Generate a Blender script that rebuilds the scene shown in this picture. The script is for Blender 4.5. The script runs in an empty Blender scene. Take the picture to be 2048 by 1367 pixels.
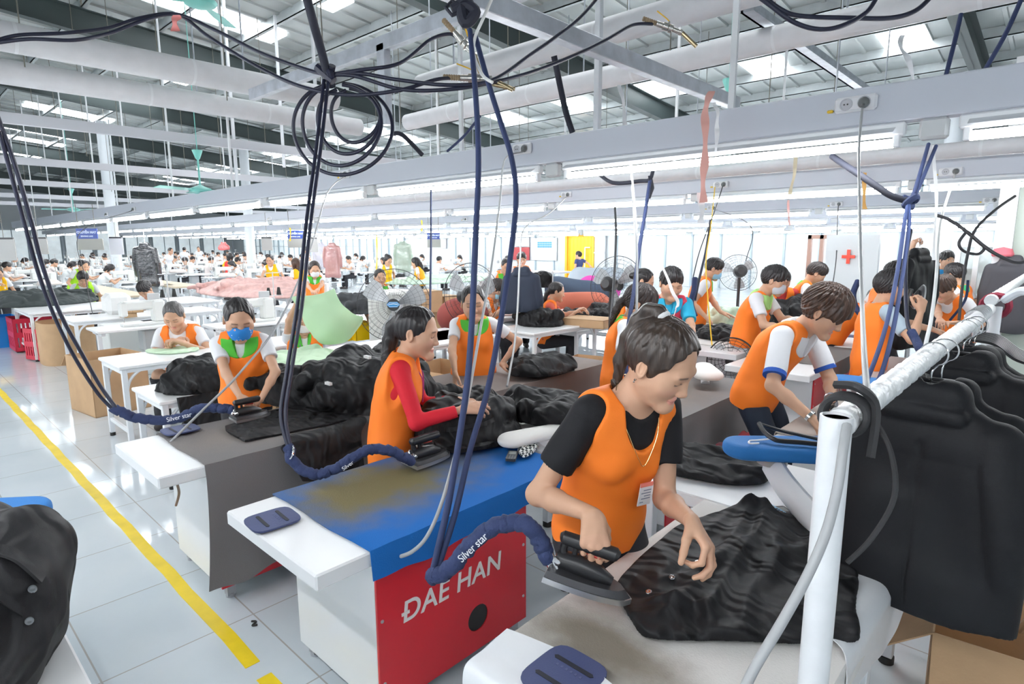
import bpy, bmesh, math, random
import numpy as np
from mathutils import Vector, Matrix
random.seed(7); RNG = np.random.default_rng(7)
SC = bpy.context.scene; COL = SC.collection
PI = math.pi
# ------------------------------------------------------------------ camera
CF, CPITCH, CROLL, CYAW, CH = 1195.19, 0.16374, -0.00343, 0.75206, 1.70
_cp, _sp, _cy, _sy, _cr, _sr = math.cos(CPITCH), math.sin(CPITCH), math.cos(CYAW), math.sin(CYAW), math.cos(CROLL), math.sin(CROLL)
FW = np.array([-_sy*_cp, _cy*_cp, -_sp]); _rt = np.array([_cy, _sy, 0.0]); _up = np.cross(_rt, FW)
CR = _cr*_rt+_sr*_up; CU = -_sr*_rt+_cr*_up
EYE = np.array([0, 0, CH])
def ray(x, y): return FW+CR*(x-1024)/CF-CU*(y-683.5)/CF
def PZ(x, y, z): d = ray(x, y); return EYE+d*(z-CH)/d[2]      # point of the photo on a level plane
def PX(x, y, X): d = ray(x, y); return EYE+d*X/d[0]
def PY(x, y, Y): d = ray(x, y); return EYE+d*Y/d[1]
def PD(x, y, dep): return EYE+ray(x, y)*dep
cam = bpy.data.objects.new('camera', bpy.data.cameras.new('camera')); COL.objects.link(cam)
cam.data.sensor_width = 36; cam.data.lens = 36*CF/2048; cam.data.clip_start = .02; cam.data.clip_end = 300
cam.matrix_world = Matrix(((CR[0], CU[0], -FW[0], EYE[0]), (CR[1], CU[1], -FW[1], EYE[1]), (CR[2], CU[2], -FW[2], EYE[2]), (0, 0, 0, 1)))
SC.camera = cam
def V(*a): return np.array(a, float)
def nz(v): v = np.asarray(v, float); return v/(np.linalg.norm(v)+1e-12)
# ------------------------------------------------------------------ materials
MATS = {}
def mat(name, col, rough=.5, metal=0, bump=0, bscale=40, emit=0, trans=0, alpha=1, var=0, vscale=6, coat=0, spec=.5, attr=None, stretch=(1, 1, 1), sheen=0, detail=3):
    if name in MATS: return MATS[name]
    m = bpy.data.materials.new(name); MATS[name] = m; m.use_nodes = True
    nt = m.node_tree; b = nt.nodes['Principled BSDF']; I = b.inputs
    c4 = (*col, 1); I['Base Color'].default_value = c4; I['Roughness'].default_value = rough; I['Metallic'].default_value = metal
    I['Specular IOR Level'].default_value = spec
    if coat: I['Coat Weight'].default_value = coat
    if sheen: I['Sheen Weight'].default_value = sheen
    if emit: I['Emission Color'].default_value = c4; I['Emission Strength'].default_value = emit
    if trans: I['Transmission Weight'].default_value = trans
    if alpha < 1: I['Alpha'].default_value = alpha
    tc = None
    def tex(scale):
        nonlocal tc
        if tc is None:
            tc = nt.nodes.new('ShaderNodeTexCoord'); mp = nt.nodes.new('ShaderNodeMapping'); mp.inputs['Scale'].default_value = stretch
            nt.links.new(tc.outputs['Object'], mp.inputs['Vector']); tc = mp
        n = nt.nodes.new('ShaderNodeTexNoise'); n.inputs['Scale'].default_value = scale; n.inputs['Detail'].default_value = detail
        nt.links.new(tc.outputs[0], n.inputs['Vector']); return n
    if attr:
        a = nt.nodes.new('ShaderNodeAttribute'); a.attribute_name = attr; nt.links.new(a.outputs['Color'], I['Base Color'])
    elif var:
        n = tex(vscale); r = nt.nodes.new('ShaderNodeValToRGB'); r.color_ramp.elements[0].position = .3; r.color_ramp.elements[1].position = .7
        r.color_ramp.elements[0].color = (*[max(0, c*(1-var)) for c in col], 1); r.color_ramp.elements[1].color = (*[min(1, c*(1+var*.6)) for c in col], 1)
        nt.links.new(n.outputs['Fac'], r.inputs['Fac']); nt.links.new(r.outputs['Color'], I['Base Color'])
    if bump:
        n = tex(bscale); bp = nt.nodes.new('ShaderNodeBump'); bp.inputs['Strength'].default_value = bump; bp.inputs['Distance'].default_value = .01
        nt.links.new(n.outputs['Fac'], bp.inputs['Height']); nt.links.new(bp.outputs['Normal'], I['Normal'])
    return m
# ------------------------------------------------------------------ mesh builder
class MB:
    def __init__(s): s.v = []; s.f = []
    def add(s, vs, fs):
        o = len(s.v); s.v += [tuple(map(float, p)) for p in vs]; s.f += [tuple(i+o for i in f) for f in fs]; return s
    def box(s, lo, hi, ch=0, R=None, c=None):
        lo = np.array(lo, float); hi = np.array(hi, float); lo, hi = np.minimum(lo, hi), np.maximum(lo, hi)
        ch = min(ch, *((hi-lo)*.49))
        if ch <= 0:
            vs = [(x, y, z) for x in (lo[0], hi[0]) for y in (lo[1], hi[1]) for z in (lo[2], hi[2])]
            fs = [(0, 1, 3, 2), (4, 6, 7, 5), (0, 4, 5, 1), (2, 3, 7, 6), (0, 2, 6, 4), (1, 5, 7, 3)]
        else:
            vs = []; idx = {}
            for i in range(8):
                b = [(i >> 2) & 1, (i >> 1) & 1, i & 1]
                for ax in range(3):
                    p = [(hi if b[k] else lo)[k]+(0 if k == ax else (-ch if b[k] else ch)) for k in range(3)]
                    idx[(i, ax)] = len(vs); vs.append(p)
            fs = []
            for ax in range(3):
                o = [k for k in range(3) if k != ax]
                for sd in (0, 1):
                    q = []
                    for a, b2 in ((0, 0), (0, 1), (1, 1), (1, 0)):
                        bb = [0, 0, 0]; bb[ax] = sd; bb[o[0]] = a; bb[o[1]] = b2
                        q.append(idx[(bb[0]*4+bb[1]*2+bb[2], ax)])
                    fs.append(tuple(q))
                for a in (0, 1):
                    for b2 in (0, 1):
                        c0 = [0, 0, 0]; c0[o[0]] = a; c0[o[1]] = b2; c1 = c0[:]; c1[ax] = 1
                        i0 = c0[0]*4+c0[1]*2+c0[2]; i1 = c1[0]*4+c1[1]*2+c1[2]
                        fs.append((idx[(i0, o[0])], idx[(i0, o[1])], idx[(i1, o[1])], idx[(i1, o[0])]))
            for i in range(8): fs.append((idx[(i, 0)], idx[(i, 1)], idx[(i, 2)]))
        vs = np.array(vs)
        if R is not None:
            c = np.array(c if c is not None else (lo+hi)/2); vs = (vs-c)@np.array(R).T+c
        return s.add(vs, fs)
    def tube(s, pts, r, n=8, cap=True, closed=False, flat=None):
        P = np.array(pts, float); m = len(P); rs = np.broadcast_to(np.array(r, float), (m,)) if np.ndim(r) == 0 else np.array(r, float)
        T = np.gradient(P, axis=0) if not closed else np.roll(P, -1, 0)-np.roll(P, 1, 0)
        T /= (np.linalg.norm(T, axis=1, keepdims=True)+1e-12)
        u = np.cross(T[0], (0, 0, 1.0));
        if np.linalg.norm(u) < 1e-3: u = np.cross(T[0], (0, 1.0, 0))
        u = nz(u); vs = []
        for i in range(m):
            u = nz(u-T[i]*(u@T[i])); w = np.cross(T[i], u)
            for k in range(n):
                a = 2*PI*k/n; vs.append(P[i]+rs[i]*(u*math.cos(a)+w*math.sin(a)*(flat or 1)))
        fs = []
        for i in range(m if closed else m-1):
            j = (i+1) % m
            for k in range(n): fs.append((i*n+k, i*n+(k+1) % n, j*n+(k+1) % n, j*n+k))
        if cap and not closed: fs += [tuple(range(n-1, -1, -1)), tuple(range((m-1)*n, m*n))]
        return s.add(vs, fs)
    def cyl(s, a, b, r, r2=None, n=16): return s.tube([a, b], [r, r if r2 is None else r2], n)
    def lathe(s, prof, c=(0, 0, 0), ax=(0, 0, 1), n=24):
        ax = nz(ax); u = np.cross(ax, (1, 0, 0));
        if np.linalg.norm(u) < .1: u = np.cross(ax, (0, 1, 0))
        u = nz(u); w = np.cross(ax, u); c = np.array(c, float); vs = []
        for r, z in prof:
            for k in range(n): a = 2*PI*k/n; vs.append(c+ax*z+r*(u*math.cos(a)+w*math.sin(a)))
        fs = [(i*n+k, i*n+(k+1) % n, (i+1)*n+(k+1) % n, (i+1)*n+k) for i in range(len(prof)-1) for k in range(n)]
        fs += [tuple(range(n-1, -1, -1)), tuple(range((len(prof)-1)*n, len(prof)*n))]
        return s.add(vs, fs)
    def prism(s, poly, z0, z1, M=None):
        n = len(poly); vs = [(x, y, z0) for x, y in poly]+[(x, y, z1) for x, y in poly]
        if M is not None: vs = [M(p) for p in vs]
        fs = [tuple(range(n-1, -1, -1)), tuple(range(n, 2*n))]+[(i, (i+1) % n, n+(i+1) % n, n+i) for i in range(n)]
        return s.add(vs, fs)
    def grid(s, P, thick=0):           # P: (m,n,3); thick gives the sheet a real thickness
        P = np.array(P, float); m, n, _ = P.shape; o = len(s.v)
        q = [(i*n+j, i*n+j+1, (i+1)*n+j+1, (i+1)*n+j) for i in range(m-1) for j in range(n-1)]
        if not thick: return s.add(P.reshape(-1, 3), q)
        gu = np.gradient(P, axis=0); gv = np.gradient(P, axis=1); N = np.cross(gu, gv); N /= (np.linalg.norm(N, axis=2, keepdims=True)+1e-12)
        B = P-N*thick; k = m*n
        fs = [f for f in q]+[tuple(i+k for i in f[::-1]) for f in q]
        rim = [i*n for i in range(m)]+[(m-1)*n+j for j in range(1, n)]+[i*n+n-1 for i in range(m-2, -1, -1)]+[j for j in range(n-2, 0, -1)]
        for a, b in zip(rim, rim[1:]+rim[:1]): fs.append((a, b, b+k, a+k))
        return s.add(np.vstack([P.reshape(-1, 3), B.reshape(-1, 3)]), fs)
def spline(pts, n=10, closed=False):
    P = np.array(pts, float); m = len(P); out = []
    rng = range(m if closed else m-1)
    for i in rng:
        if closed: p0, p1, p2, p3 = P[(i-1) % m], P[i], P[(i+1) % m], P[(i+2) % m]
        else: p0, p1, p2, p3 = P[max(i-1, 0)], P[i], P[i+1], P[min(i+2, m-1)]
        for t in np.arange(n)/n:
            out.append(.5*((2*p1)+(p2-p0)*t+(2*p0-5*p1+4*p2-p3)*t*t+(3*p1-p0-3*p2+p3)*t**3))
    if not closed: out.append(P[-1])
    return np.array(out)
ROOT = {}
def raw(name, verts, faces, m, smooth=True, sharp=35):
    me = bpy.data.meshes.new(name)
    me.from_pydata(verts, [], faces); me.update()
    if m is not None: me.materials.append(m)
    if smooth:
        me.polygons.foreach_set('use_smooth', np.ones(len(me.polygons), bool))
        if sharp: me.set_sharp_from_angle(angle=math.radians(sharp))
    return me
def thing(name, label, cat, loc=(0, 0, 0), group=None):
    o = bpy.data.objects.new(name, None); COL.objects.link(o); o.location = tuple(map(float, loc)); o.empty_display_size = .1
    o['label'] = label; o['category'] = cat
    if group: o['group'] = group
    ROOT[o.name] = np.array(loc, float); return o
def part(name, mb, m, parent=None, label=None, smooth=True, sharp=35, base=None):
    """vertices in world coordinates; origin at the root's base"""
    me = mb if isinstance(mb, bpy.types.Mesh) else None
    if parent is not None: o0 = ROOT[parent.name]
    else: o0 = np.array(base if base is not None else (0, 0, 0), float)
    if me is None:
        vs = np.array(mb.v, float)-o0; me = raw(name, vs.tolist(), mb.f, m, smooth, sharp)
        bm = bmesh.new(); bm.from_mesh(me); bmesh.ops.recalc_face_normals(bm, faces=bm.faces); bm.to_mesh(me); bm.free()
        if smooth and sharp: me.set_sharp_from_angle(angle=math.radians(sharp))
    o = bpy.data.objects.new(name, me); COL.objects.link(o)
    if parent is not None: o.parent = parent
    else: o.location = tuple(o0)
    ROOT[o.name] = o0
    if label: o['label'] = label
    return o
def solo(name, mb, m, label, cat, group=None, **k):
    vs = np.array(mb.v); b = np.array([*(vs[:, :2].min(0)+vs[:, :2].max(0))/2, vs[:, 2].min()])
    o = part(name, mb, m, None, label, base=b, **k); o['category'] = cat
    if group: o['group'] = group
    return o
def struct(name, mb, m, **k):
    o = part(name, mb, m, None, **k); o['kind'] = 'structure'; return o
def kids(o): return [c for c in bpy.data.objects if c.parent == o]
def dup(o, loc, rz=None, label=None, group=None):
    def cp(s, par):
        c = s.copy(); COL.objects.link(c)
        if par is not None: c.parent = par
        ROOT[c.name] = ROOT.get(s.name, V(0, 0, 0))
        for ch in KID.get(s.name, []): cp(ch, c)
        return c
    KID.clear()
    for c in bpy.data.objects:
        if c.parent: KID.setdefault(c.parent.name, []).append(c)
    r = cp(o, None); r.location = tuple(map(float, loc))
    if rz is not None: r.rotation_euler = (0, 0, rz)
    if label: r['label'] = label
    if group: r['group'] = group
    return r
KID = {}
def move(o, loc, rz=0): o.location = tuple(map(float, loc)); o.rotation_euler = (0, 0, rz)
def text(name, s, size, m, parent, loc, xdir, ydir, ext=.002, off=0, shear=0, space=1, align='CENTER'):
    cu = bpy.data.curves.new(name, 'FONT'); cu.body = s; cu.size = size; cu.extrude = ext; cu.offset = off; cu.shear = shear; cu.space_character = space
    cu.align_x = align; cu.align_y = 'CENTER'; cu.materials.append(m)
    q = bpy.data.objects.new(name, cu); COL.objects.link(q); dg = bpy.context.evaluated_depsgraph_get(); me = bpy.data.meshes.new_from_object(q.evaluated_get(dg)); bpy.data.objects.remove(q)
    o = bpy.data.objects.new(name, me); COL.objects.link(o); x = nz(xdir); z = nz(np.cross(x, ydir)); y = np.cross(z, x)
    p = np.array(loc, float)-(ROOT[parent.name] if parent is not None else 0)
    o.matrix_local = Matrix(((x[0], y[0], z[0], p[0]), (x[1], y[1], z[1], p[1]), (x[2], y[2], z[2], p[2]), (0, 0, 0, 1)))
    if parent is not None: o.parent = parent
    return o
# ------------------------------------------------------------------ signed distance bodies
class Field:
    def __init__(s, lo, hi, h):
        s.h = h; s.lo = np.array(lo, float); n = np.ceil((np.array(hi)-s.lo)/h).astype(int)+1; s.n = n
        s.ax = [(s.lo[i]+h*np.arange(n[i])).astype(np.float32) for i in range(3)]; s.f = np.full(n, .2, np.float32)
    def sl(s, lo, hi, pad):
        a = np.clip(np.floor((np.array(lo)-pad-s.lo)/s.h).astype(int), 0, s.n); b = np.clip(np.ceil((np.array(hi)+pad-s.lo)/s.h).astype(int)+1, 0, s.n)
        if (b <= a).any(): return None
        return tuple(slice(a[i], b[i]) for i in range(3))
    def sub(s, S): return s.ax[0][S[0]][:, None, None], s.ax[1][S[1]][None, :, None], s.ax[2][S[2]][None, None, :]
    def add(s, pr, k=.01, op='u', inf=0):
        S = s.sl(pr.lo, pr.hi, k+3*s.h+max(inf, 0)+.01)
        if S is None: return s
        d = pr.ev(*s.sub(S))-inf; f = s.f[S]
        if op == 'u':
            if k > 0: hh = np.maximum(k-np.abs(f-d), 0)/k; r = np.minimum(f, d)-hh*hh*k*.25
            else: r = np.minimum(f, d)
        elif op == 's':
            d = -d
            if k > 0: hh = np.maximum(k-np.abs(f-d), 0)/k; r = np.maximum(f, d)+hh*hh*k*.25
            else: r = np.maximum(f, d)
        s.f[S] = r; return s
    def clip(s, fn):                      # keep fn<0
        s.f = np.maximum(s.f, fn(s.ax[0][:, None, None], s.ax[1][None, :, None], s.ax[2][None, None, :]).astype(np.float32)); return s
    def bumps(s, fn): s.f = s.f+fn(s.ax[0][:, None, None], s.ax[1][None, :, None], s.ax[2][None, None, :]).astype(np.float32); return s
    def mesh(s):
        f = s.f.copy(); f[0] = f[-1] = .2; f[:, 0] = f[:, -1] = .2; f[:, :, 0] = f[:, :, -1] = .2
        ins = f < 0; n = s.n
        c = np.zeros(n-1, np.uint8)
        for i in (0, 1):
            for j in (0, 1):
                for k in (0, 1): c += ins[i:n[0]-1+i, j:n[1]-1+j, k:n[2]-1+k]
        I, J, K = np.nonzero((c > 0) & (c < 8))
        if len(I) == 0: return np.zeros((0, 3)), np.zeros((0, 4), int)
        vals = {}
        for i in (0, 1):
            for j in (0, 1):
                for k in (0, 1): vals[(i, j, k)] = f[I+i, J+j, K+k].astype(np.float64)
        acc = np.zeros((len(I), 3)); cnt = np.zeros(len(I))
        for a in vals:
            for axx in range(3):
                if a[axx] == 0:
                    b = list(a); b[axx] = 1; va, vb = vals[a], vals[tuple(b)]; m = (va < 0) != (vb < 0)
                    t = np.where(m, va/np.where(m, va-vb, 1), 0); p = np.array(a, float)
                    for q in range(3): acc[:, q] += np.where(m, p[q]+(t if q == axx else 0), 0)
                    cnt += m
        P = s.lo+s.h*(np.stack([I, J, K], 1)+acc/cnt[:, None])
        idx = np.full(n-1, -1, np.int64); idx[I, J, K] = np.arange(len(I))
        Q = []
        for axx in range(3):
            A = np.moveaxis(ins, axx, 0); X = np.moveaxis(idx, axx, 0)
            e0, e1 = A[:-1, 1:-1, 1:-1], A[1:, 1:-1, 1:-1]
            a, b, c2 = np.nonzero(e0 != e1); b += 1; c2 += 1
            q = np.stack([X[a, b-1, c2-1], X[a, b, c2-1], X[a, b, c2], X[a, b-1, c2]], 1)
            fl = A[a, b, c2]; fl = ~fl if axx != 1 else fl
            fl = ~fl if axx == 1 else fl
            q[fl] = q[fl][:, ::-1]; Q.append(q)
        # axis order parity: moveaxis of axis 1 swaps orientation
        Q[1] = Q[1][:, ::-1]
        return P, np.vstack(Q)
def relax(P, Q, it=1, w=.5):
    for _ in range(it):
        acc = np.zeros_like(P); c = np.zeros(len(P))
        for i in range(4):
            for j in ((i+1) % 4, (i-1) % 4):
                np.add.at(acc, Q[:, i], P[Q[:, j]]); np.add.at(c, Q[:, i], 1)
        P = P*(1-w)+w*acc/np.maximum(c, 1)[:, None]
    return P
class RC:      # round cone, optionally flattened along axis fl (unit vec) by factor
    def __init__(s, a, b, ra, rb, fl=None, fs=1., cut0=False, cut1=False):
        s.a, s.b, s.ra, s.rb, s.fl, s.fs, s.c0, s.c1 = np.array(a, float), np.array(b, float), ra, rb, fl, fs, cut0, cut1
        r = max(ra, rb)*max(1, 1 if fl is None else 1); s.lo = np.minimum(s.a, s.b)-r; s.hi = np.maximum(s.a, s.b)+r
    def ev(s, X, Y, Z):
        x, y, z = X-s.a[0], Y-s.a[1], Z-s.a[2]; ba = s.b-s.a
        if s.fl is not None:
            n = s.fl; g = 1/s.fs-1; dt = (x*n[0]+y*n[1]+z*n[2])*g; x, y, z = x+dt*n[0], y+dt*n[1], z+dt*n[2]
            ba = ba+n*(ba@n)*g
        L = ba@ba+1e-12; tt = (x*ba[0]+y*ba[1]+z*ba[2])/L; t = np.clip(tt, 0, 1)
        d = np.sqrt((x-t*ba[0])**2+(y-t*ba[1])**2+(z-t*ba[2])**2)-(s.ra+(s.rb-s.ra)*t)
        if s.fl is not None: d = d*(s.fs*.5+.5 if s.fs < 1 else 1)
        l = math.sqrt(L)
        if s.c0: d = np.maximum(d, -tt*l)
        if s.c1: d = np.maximum(d, (tt-1)*l)
        return d
class EL:
    def __init__(s, c, r, R=None):
        s.c = np.array(c, float); s.r = np.broadcast_to(np.array(r, float), (3,)); s.R = np.eye(3) if R is None else np.array(R)   # columns: local axes
        m = s.r.max(); s.lo = s.c-m; s.hi = s.c+m
    def ev(s, X, Y, Z):
        x, y, z = X-s.c[0], Y-s.c[1], Z-s.c[2]; k0 = 0; k1 = 0
        for i in range(3):
            q = (x*s.R[0, i]+y*s.R[1, i]+z*s.R[2, i])/s.r[i]; k0 = k0+q*q; k1 = k1+(q/s.r[i])**2
        k0 = np.sqrt(k0); return k0*(k0-1)/(np.sqrt(k1)+1e-9)
class BX:
    def __init__(s, c, hf, R=None, r=.01):
        s.c = np.array(c, float); s.hf = np.array(hf, float); s.R = np.eye(3) if R is None else np.array(R); s.r = r
        m = np.abs(s.R)@s.hf; s.lo = s.c-m; s.hi = s.c+m
    def ev(s, X, Y, Z):
        x, y, z = X-s.c[0], Y-s.c[1], Z-s.c[2]; o = 0; mx = None
        for i in range(3):
            q = np.abs(x*s.R[0, i]+y*s.R[1, i]+z*s.R[2, i])-s.hf[i]+s.r; o = o+np.maximum(q, 0)**2; mx = q if mx is None else np.maximum(mx, q)
        return np.sqrt(o)+np.minimum(mx, 0)-s.r
def wrink(amp, sx=18., seed=0, vert=.5, dirz=(0, 0, 1)):
    r = np.random.default_rng(seed); ph = r.uniform(0, 6.28, 12)
    def fn(X, Y, Z):
        u = X*sx+1.3*np.sin(Y*sx*.6+Z*sx*.5+ph[0]); v = Y*sx+1.3*np.sin(X*sx*.5-Z*sx*.45+ph[1]); w = Z*sx*vert
        return amp*(np.sin(u+1.2*np.sin(w+ph[2])+ph[3])*.5+np.sin(v-1.1*np.sin(w*1.3+ph[4])+ph[5])*.5+.5*np.sin((u+v)*.8+w*1.7+ph[6])+.3*np.sin(u*1.9-v*1.4+w+ph[7]))
    return fn
def ffolds(amp, sx, seed=0, n=4, up=.35):
    """long rounded folds with sharp valleys, running in a few directions"""
    r = np.random.default_rng(seed); K = []
    for i in range(n):
        a = r.uniform(0, 2*PI); d = nz(V(math.cos(a), math.sin(a), r.uniform(-up, up))); e = nz(np.cross(d, V(0, 0, 1))); g = nz(np.cross(d, e)); K.append((d, e, g, r.uniform(0, 6.3, 5), r.uniform(.7, 1.5)))
    def fn(X, Y, Z):
        o = 0
        for d, e, g, ph, s in K:
            q = e[0]*X+e[1]*Y+e[2]*Z; v = g[0]*X+g[1]*Y+g[2]*Z; u = (d[0]*X+d[1]*Y+d[2]*Z)*sx*s+1.1*np.sin(q*sx*.35+ph[0])+.8*np.sin(v*sx*.4+ph[1])
            m = .5+.5*np.sin(q*sx*.22*s+v*sx*.3+ph[2]+.5*np.sin(u*.3)); o = o-np.abs(np.sin(u+ph[3]))*m
        return amp*(o+.5)
    return fn
def hit(F, px, py, d0=.8, d1=4.):
    rr = ray(px, py); ds = np.arange(d0, d1, F.h*.4); P = EYE+rr*ds[:, None]; i = np.round((P-F.lo)/F.h).astype(int); ok = ((i >= 0) & (i < F.n)).all(1); i = np.clip(i, 0, F.n-1)
    k = np.nonzero(ok & (F.f[i[:, 0], i[:, 1], i[:, 2]] < 0))[0]
    return P[k[0]] if len(k) else P[len(P)//2]
def sdmesh(name, PQ, m, parent, base=None, label=None, attr=None, smooth_it=0):
    P, Q = PQ
    if smooth_it: P = relax(P, Q, smooth_it)
    o0 = ROOT[parent.name] if parent is not None else np.array(base if base is not None else (0, 0, 0), float)
    me = bpy.data.meshes.new(name); nv, nf = len(P), len(Q)
    me.vertices.add(nv); me.vertices.foreach_set('co', (P-o0).astype(np.float32).ravel())
    me.loops.add(nf*4); me.loops.foreach_set('vertex_index', Q.astype(np.int32).ravel())
    me.polygons.add(nf); me.polygons.foreach_set('loop_start', np.arange(nf, dtype=np.int32)*4)
    me.polygons.foreach_set('use_smooth', np.ones(nf, bool)); me.update(calc_edges=True); me.validate()
    if m is not None: me.materials.append(m)
    if attr is not None:
        a = me.color_attributes.new('Col', 'FLOAT_COLOR', 'POINT'); a.data.foreach_set('color', np.c_[attr, np.ones(len(attr))].astype(np.float32).ravel())
    return part(name, me, m, parent, label, base=o0)
# ------------------------------------------------------------------ people
SKIN = (.60, .355, .235)
def rot(ax, deg):
    return np.array(Matrix.Rotation(math.radians(deg), 3, Vector(tuple(ax))))
def ik(S, W, l1, l2, pole):
    d = W-S; L = np.linalg.norm(d); L2 = min(L, (l1+l2)*.995); u = nz(d)
    W = S+u*L2; a = (l1*l1-l2*l2+L2*L2)/(2*L2); hgt = math.sqrt(max(l1*l1-a*a, 0)); p = np.asarray(pole, float); p = nz(p-u*(p@u))
    return S+u*a+p*hgt, W
FABC = {}
def fabric(name, col, rough=.75, bump=.12, bscale=420, var=.0):
    return mat(name, col, rough, bump=bump, bscale=bscale, var=var, sheen=.0, spec=.25)
M_SKIN = lambda: mat('skin', SKIN, .48, attr='Col', bump=.04, bscale=300, spec=.35)
def hair_mat(col): return mat('hair_%d' % int(sum(c*w for c, w in zip(col, (9e4, 3e4, 1e4)))), col, .38, bump=.5, bscale=55, stretch=(1, 1, .16), spec=.5, var=.5, vscale=60)
class Head:
    def __init__(s, c, Rm, sc): s.c, s.R, s.s = c, Rm, sc       # columns of R: right, forward, up
    def p(s, x, y, z): return s.c+s.R@(np.array([x, y, z])*s.s)
    def loc(s, P): return ((P-s.c)@s.R)/s.s
    def el(s, c, r, R2=None): return EL(s.p(*c), np.array(r)*s.s, s.R if R2 is None else s.R@R2)
    def rc(s, a, b, ra, rb, fs=None): return RC(s.p(*a), s.p(*b), ra*s.s, rb*s.s)
def head_prims(F, H, fem=True, fine=True, mouth=0):
    s = H.s; k = lambda v: v*s
    F.add(H.el((0, -.008, .028), (.0745, .094, .086)), k(.03))
    F.add(H.el((0, .020, -.035), (.0595, .066, .07)), k(.03))
    for sx in (1, -1): F.add(H.rc((sx*.047, .008, -.05), (sx*.014, .068, -.097), .021, .017), k(.03))
    F.add(H.el((0, .076, -.099), (.02, .017, .016)), k(.025))
    if fine:
        for sx in (1, -1): F.add(H.el((sx*.040, .053, -.022), (.027, .024, .027)), k(.04))
        for sx in (1, -1): F.add(H.el((sx*.031, .097, .0), (.0185, .016, .0115)), k(.014), 's')
        for sx in (1, -1): F.add(H.el((sx*.031, .0725, -.001), (.0165, .0135, .0115)), k(.003))
        F.add(H.el((0, .079, .021), (.046, .011, .010)), k(.02))
        F.add(H.rc((0, .082, .004), (0, .1015, -.033), .0065, .0098), k(.018))
        for sx in (1, -1): F.add(H.el((sx*.0115, .0945, -.036), (.008, .0095, .0072)), k(.009))
        F.add(H.el((0, .0838, -.0645), (.0195, .0075, .0048)), k(.004)); F.add(H.el((0, .0828, -.0735), (.0165, .0080, .0058)), k(.003))
    else: F.add(H.rc((0, .083, .006), (0, .105, -.033), .008, .012), k(.014))
    for sx in (1, -1):
        R2 = rot((0, 0, 1), sx*-22)@rot((1, 0, 0), 12)
        F.add(H.el((sx*.0775, -.008, -.006), (.010, .019, .031), R2), k(.006))
        if fine: F.add(H.el((sx*.087, -.004, -.002), (.0065, .0105, .019), R2), k(.004), 's')
def head_colors(P, H, base, closed=True, lip=(.72, .25, .22), brow=(.06, .04, .035), blush=True, lipstick=.8):
    L = H.loc(P); x, y, z = L.T; ax = np.abs(x); C = np.tile(np.array(base), (len(P), 1)); fr = y > .045
    def mix(m, col, w=1.): m = np.clip(m, 0, 1)[:, None]*w; C[:] = C*(1-m)+np.array(col)*m
    sm = lambda d, w: np.clip(.5-d/w, 0, 1)
    if blush: mix(sm(np.hypot((ax-.043)/1.3, z+.03)-.014, .02)*fr, (.86, .42, .33), .35); mix(sm(np.hypot(x, z+.035)-.008, .02)*(y > .09), (.82, .42, .32), .3)
    le = np.hypot(x/.0225, (z+.0685-.0015*np.cos(ax/.0225*6))/.0105)-1; mix(sm(le*.01, .0035)*(y > .07), lip, lipstick)
    mix(sm(np.abs(z+.0688)-.0008, .002)*(ax < .021)*(y > .07), (.35, .1, .1), .7)
    bz = .0215-((ax-.031)*4.5)**2*.25; mix(sm(np.abs(z-bz)-.0028, .003)*sm(np.abs(ax-.031)-.0165, .004)*(y > .055), brow, .85)
    if closed: mix(sm(np.abs(z+.0065-((ax-.031)/.016)**2*.003)-.0021, .0030)*sm(np.abs(ax-.031)-.0155, .002)*(y > .05), (.05, .03, .03), .9)
    else:
        op = .0048; ez = 1-((ax-.031)/.0145)**2; inside = (np.abs(z+.0005) < op*np.maximum(ez, 0)) & (y > .05)
        C[inside] = (.85, .83, .8); ir = inside & (np.hypot(ax-.031, z+.0005) < .0058); C[ir] = (.03, .02, .015)
        mix(sm(np.abs(z+.0005-op*np.maximum(ez, 0))-.0012, .002)*(ez > 0)*(y > .05), (.04, .03, .03), .9)
    return C
HAIRCOL = {'black': (.018, .015, .016), 'brown': (.065, .032, .02), 'dark': (.03, .021, .019), 'grey': (.09, .085, .085)}
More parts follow.
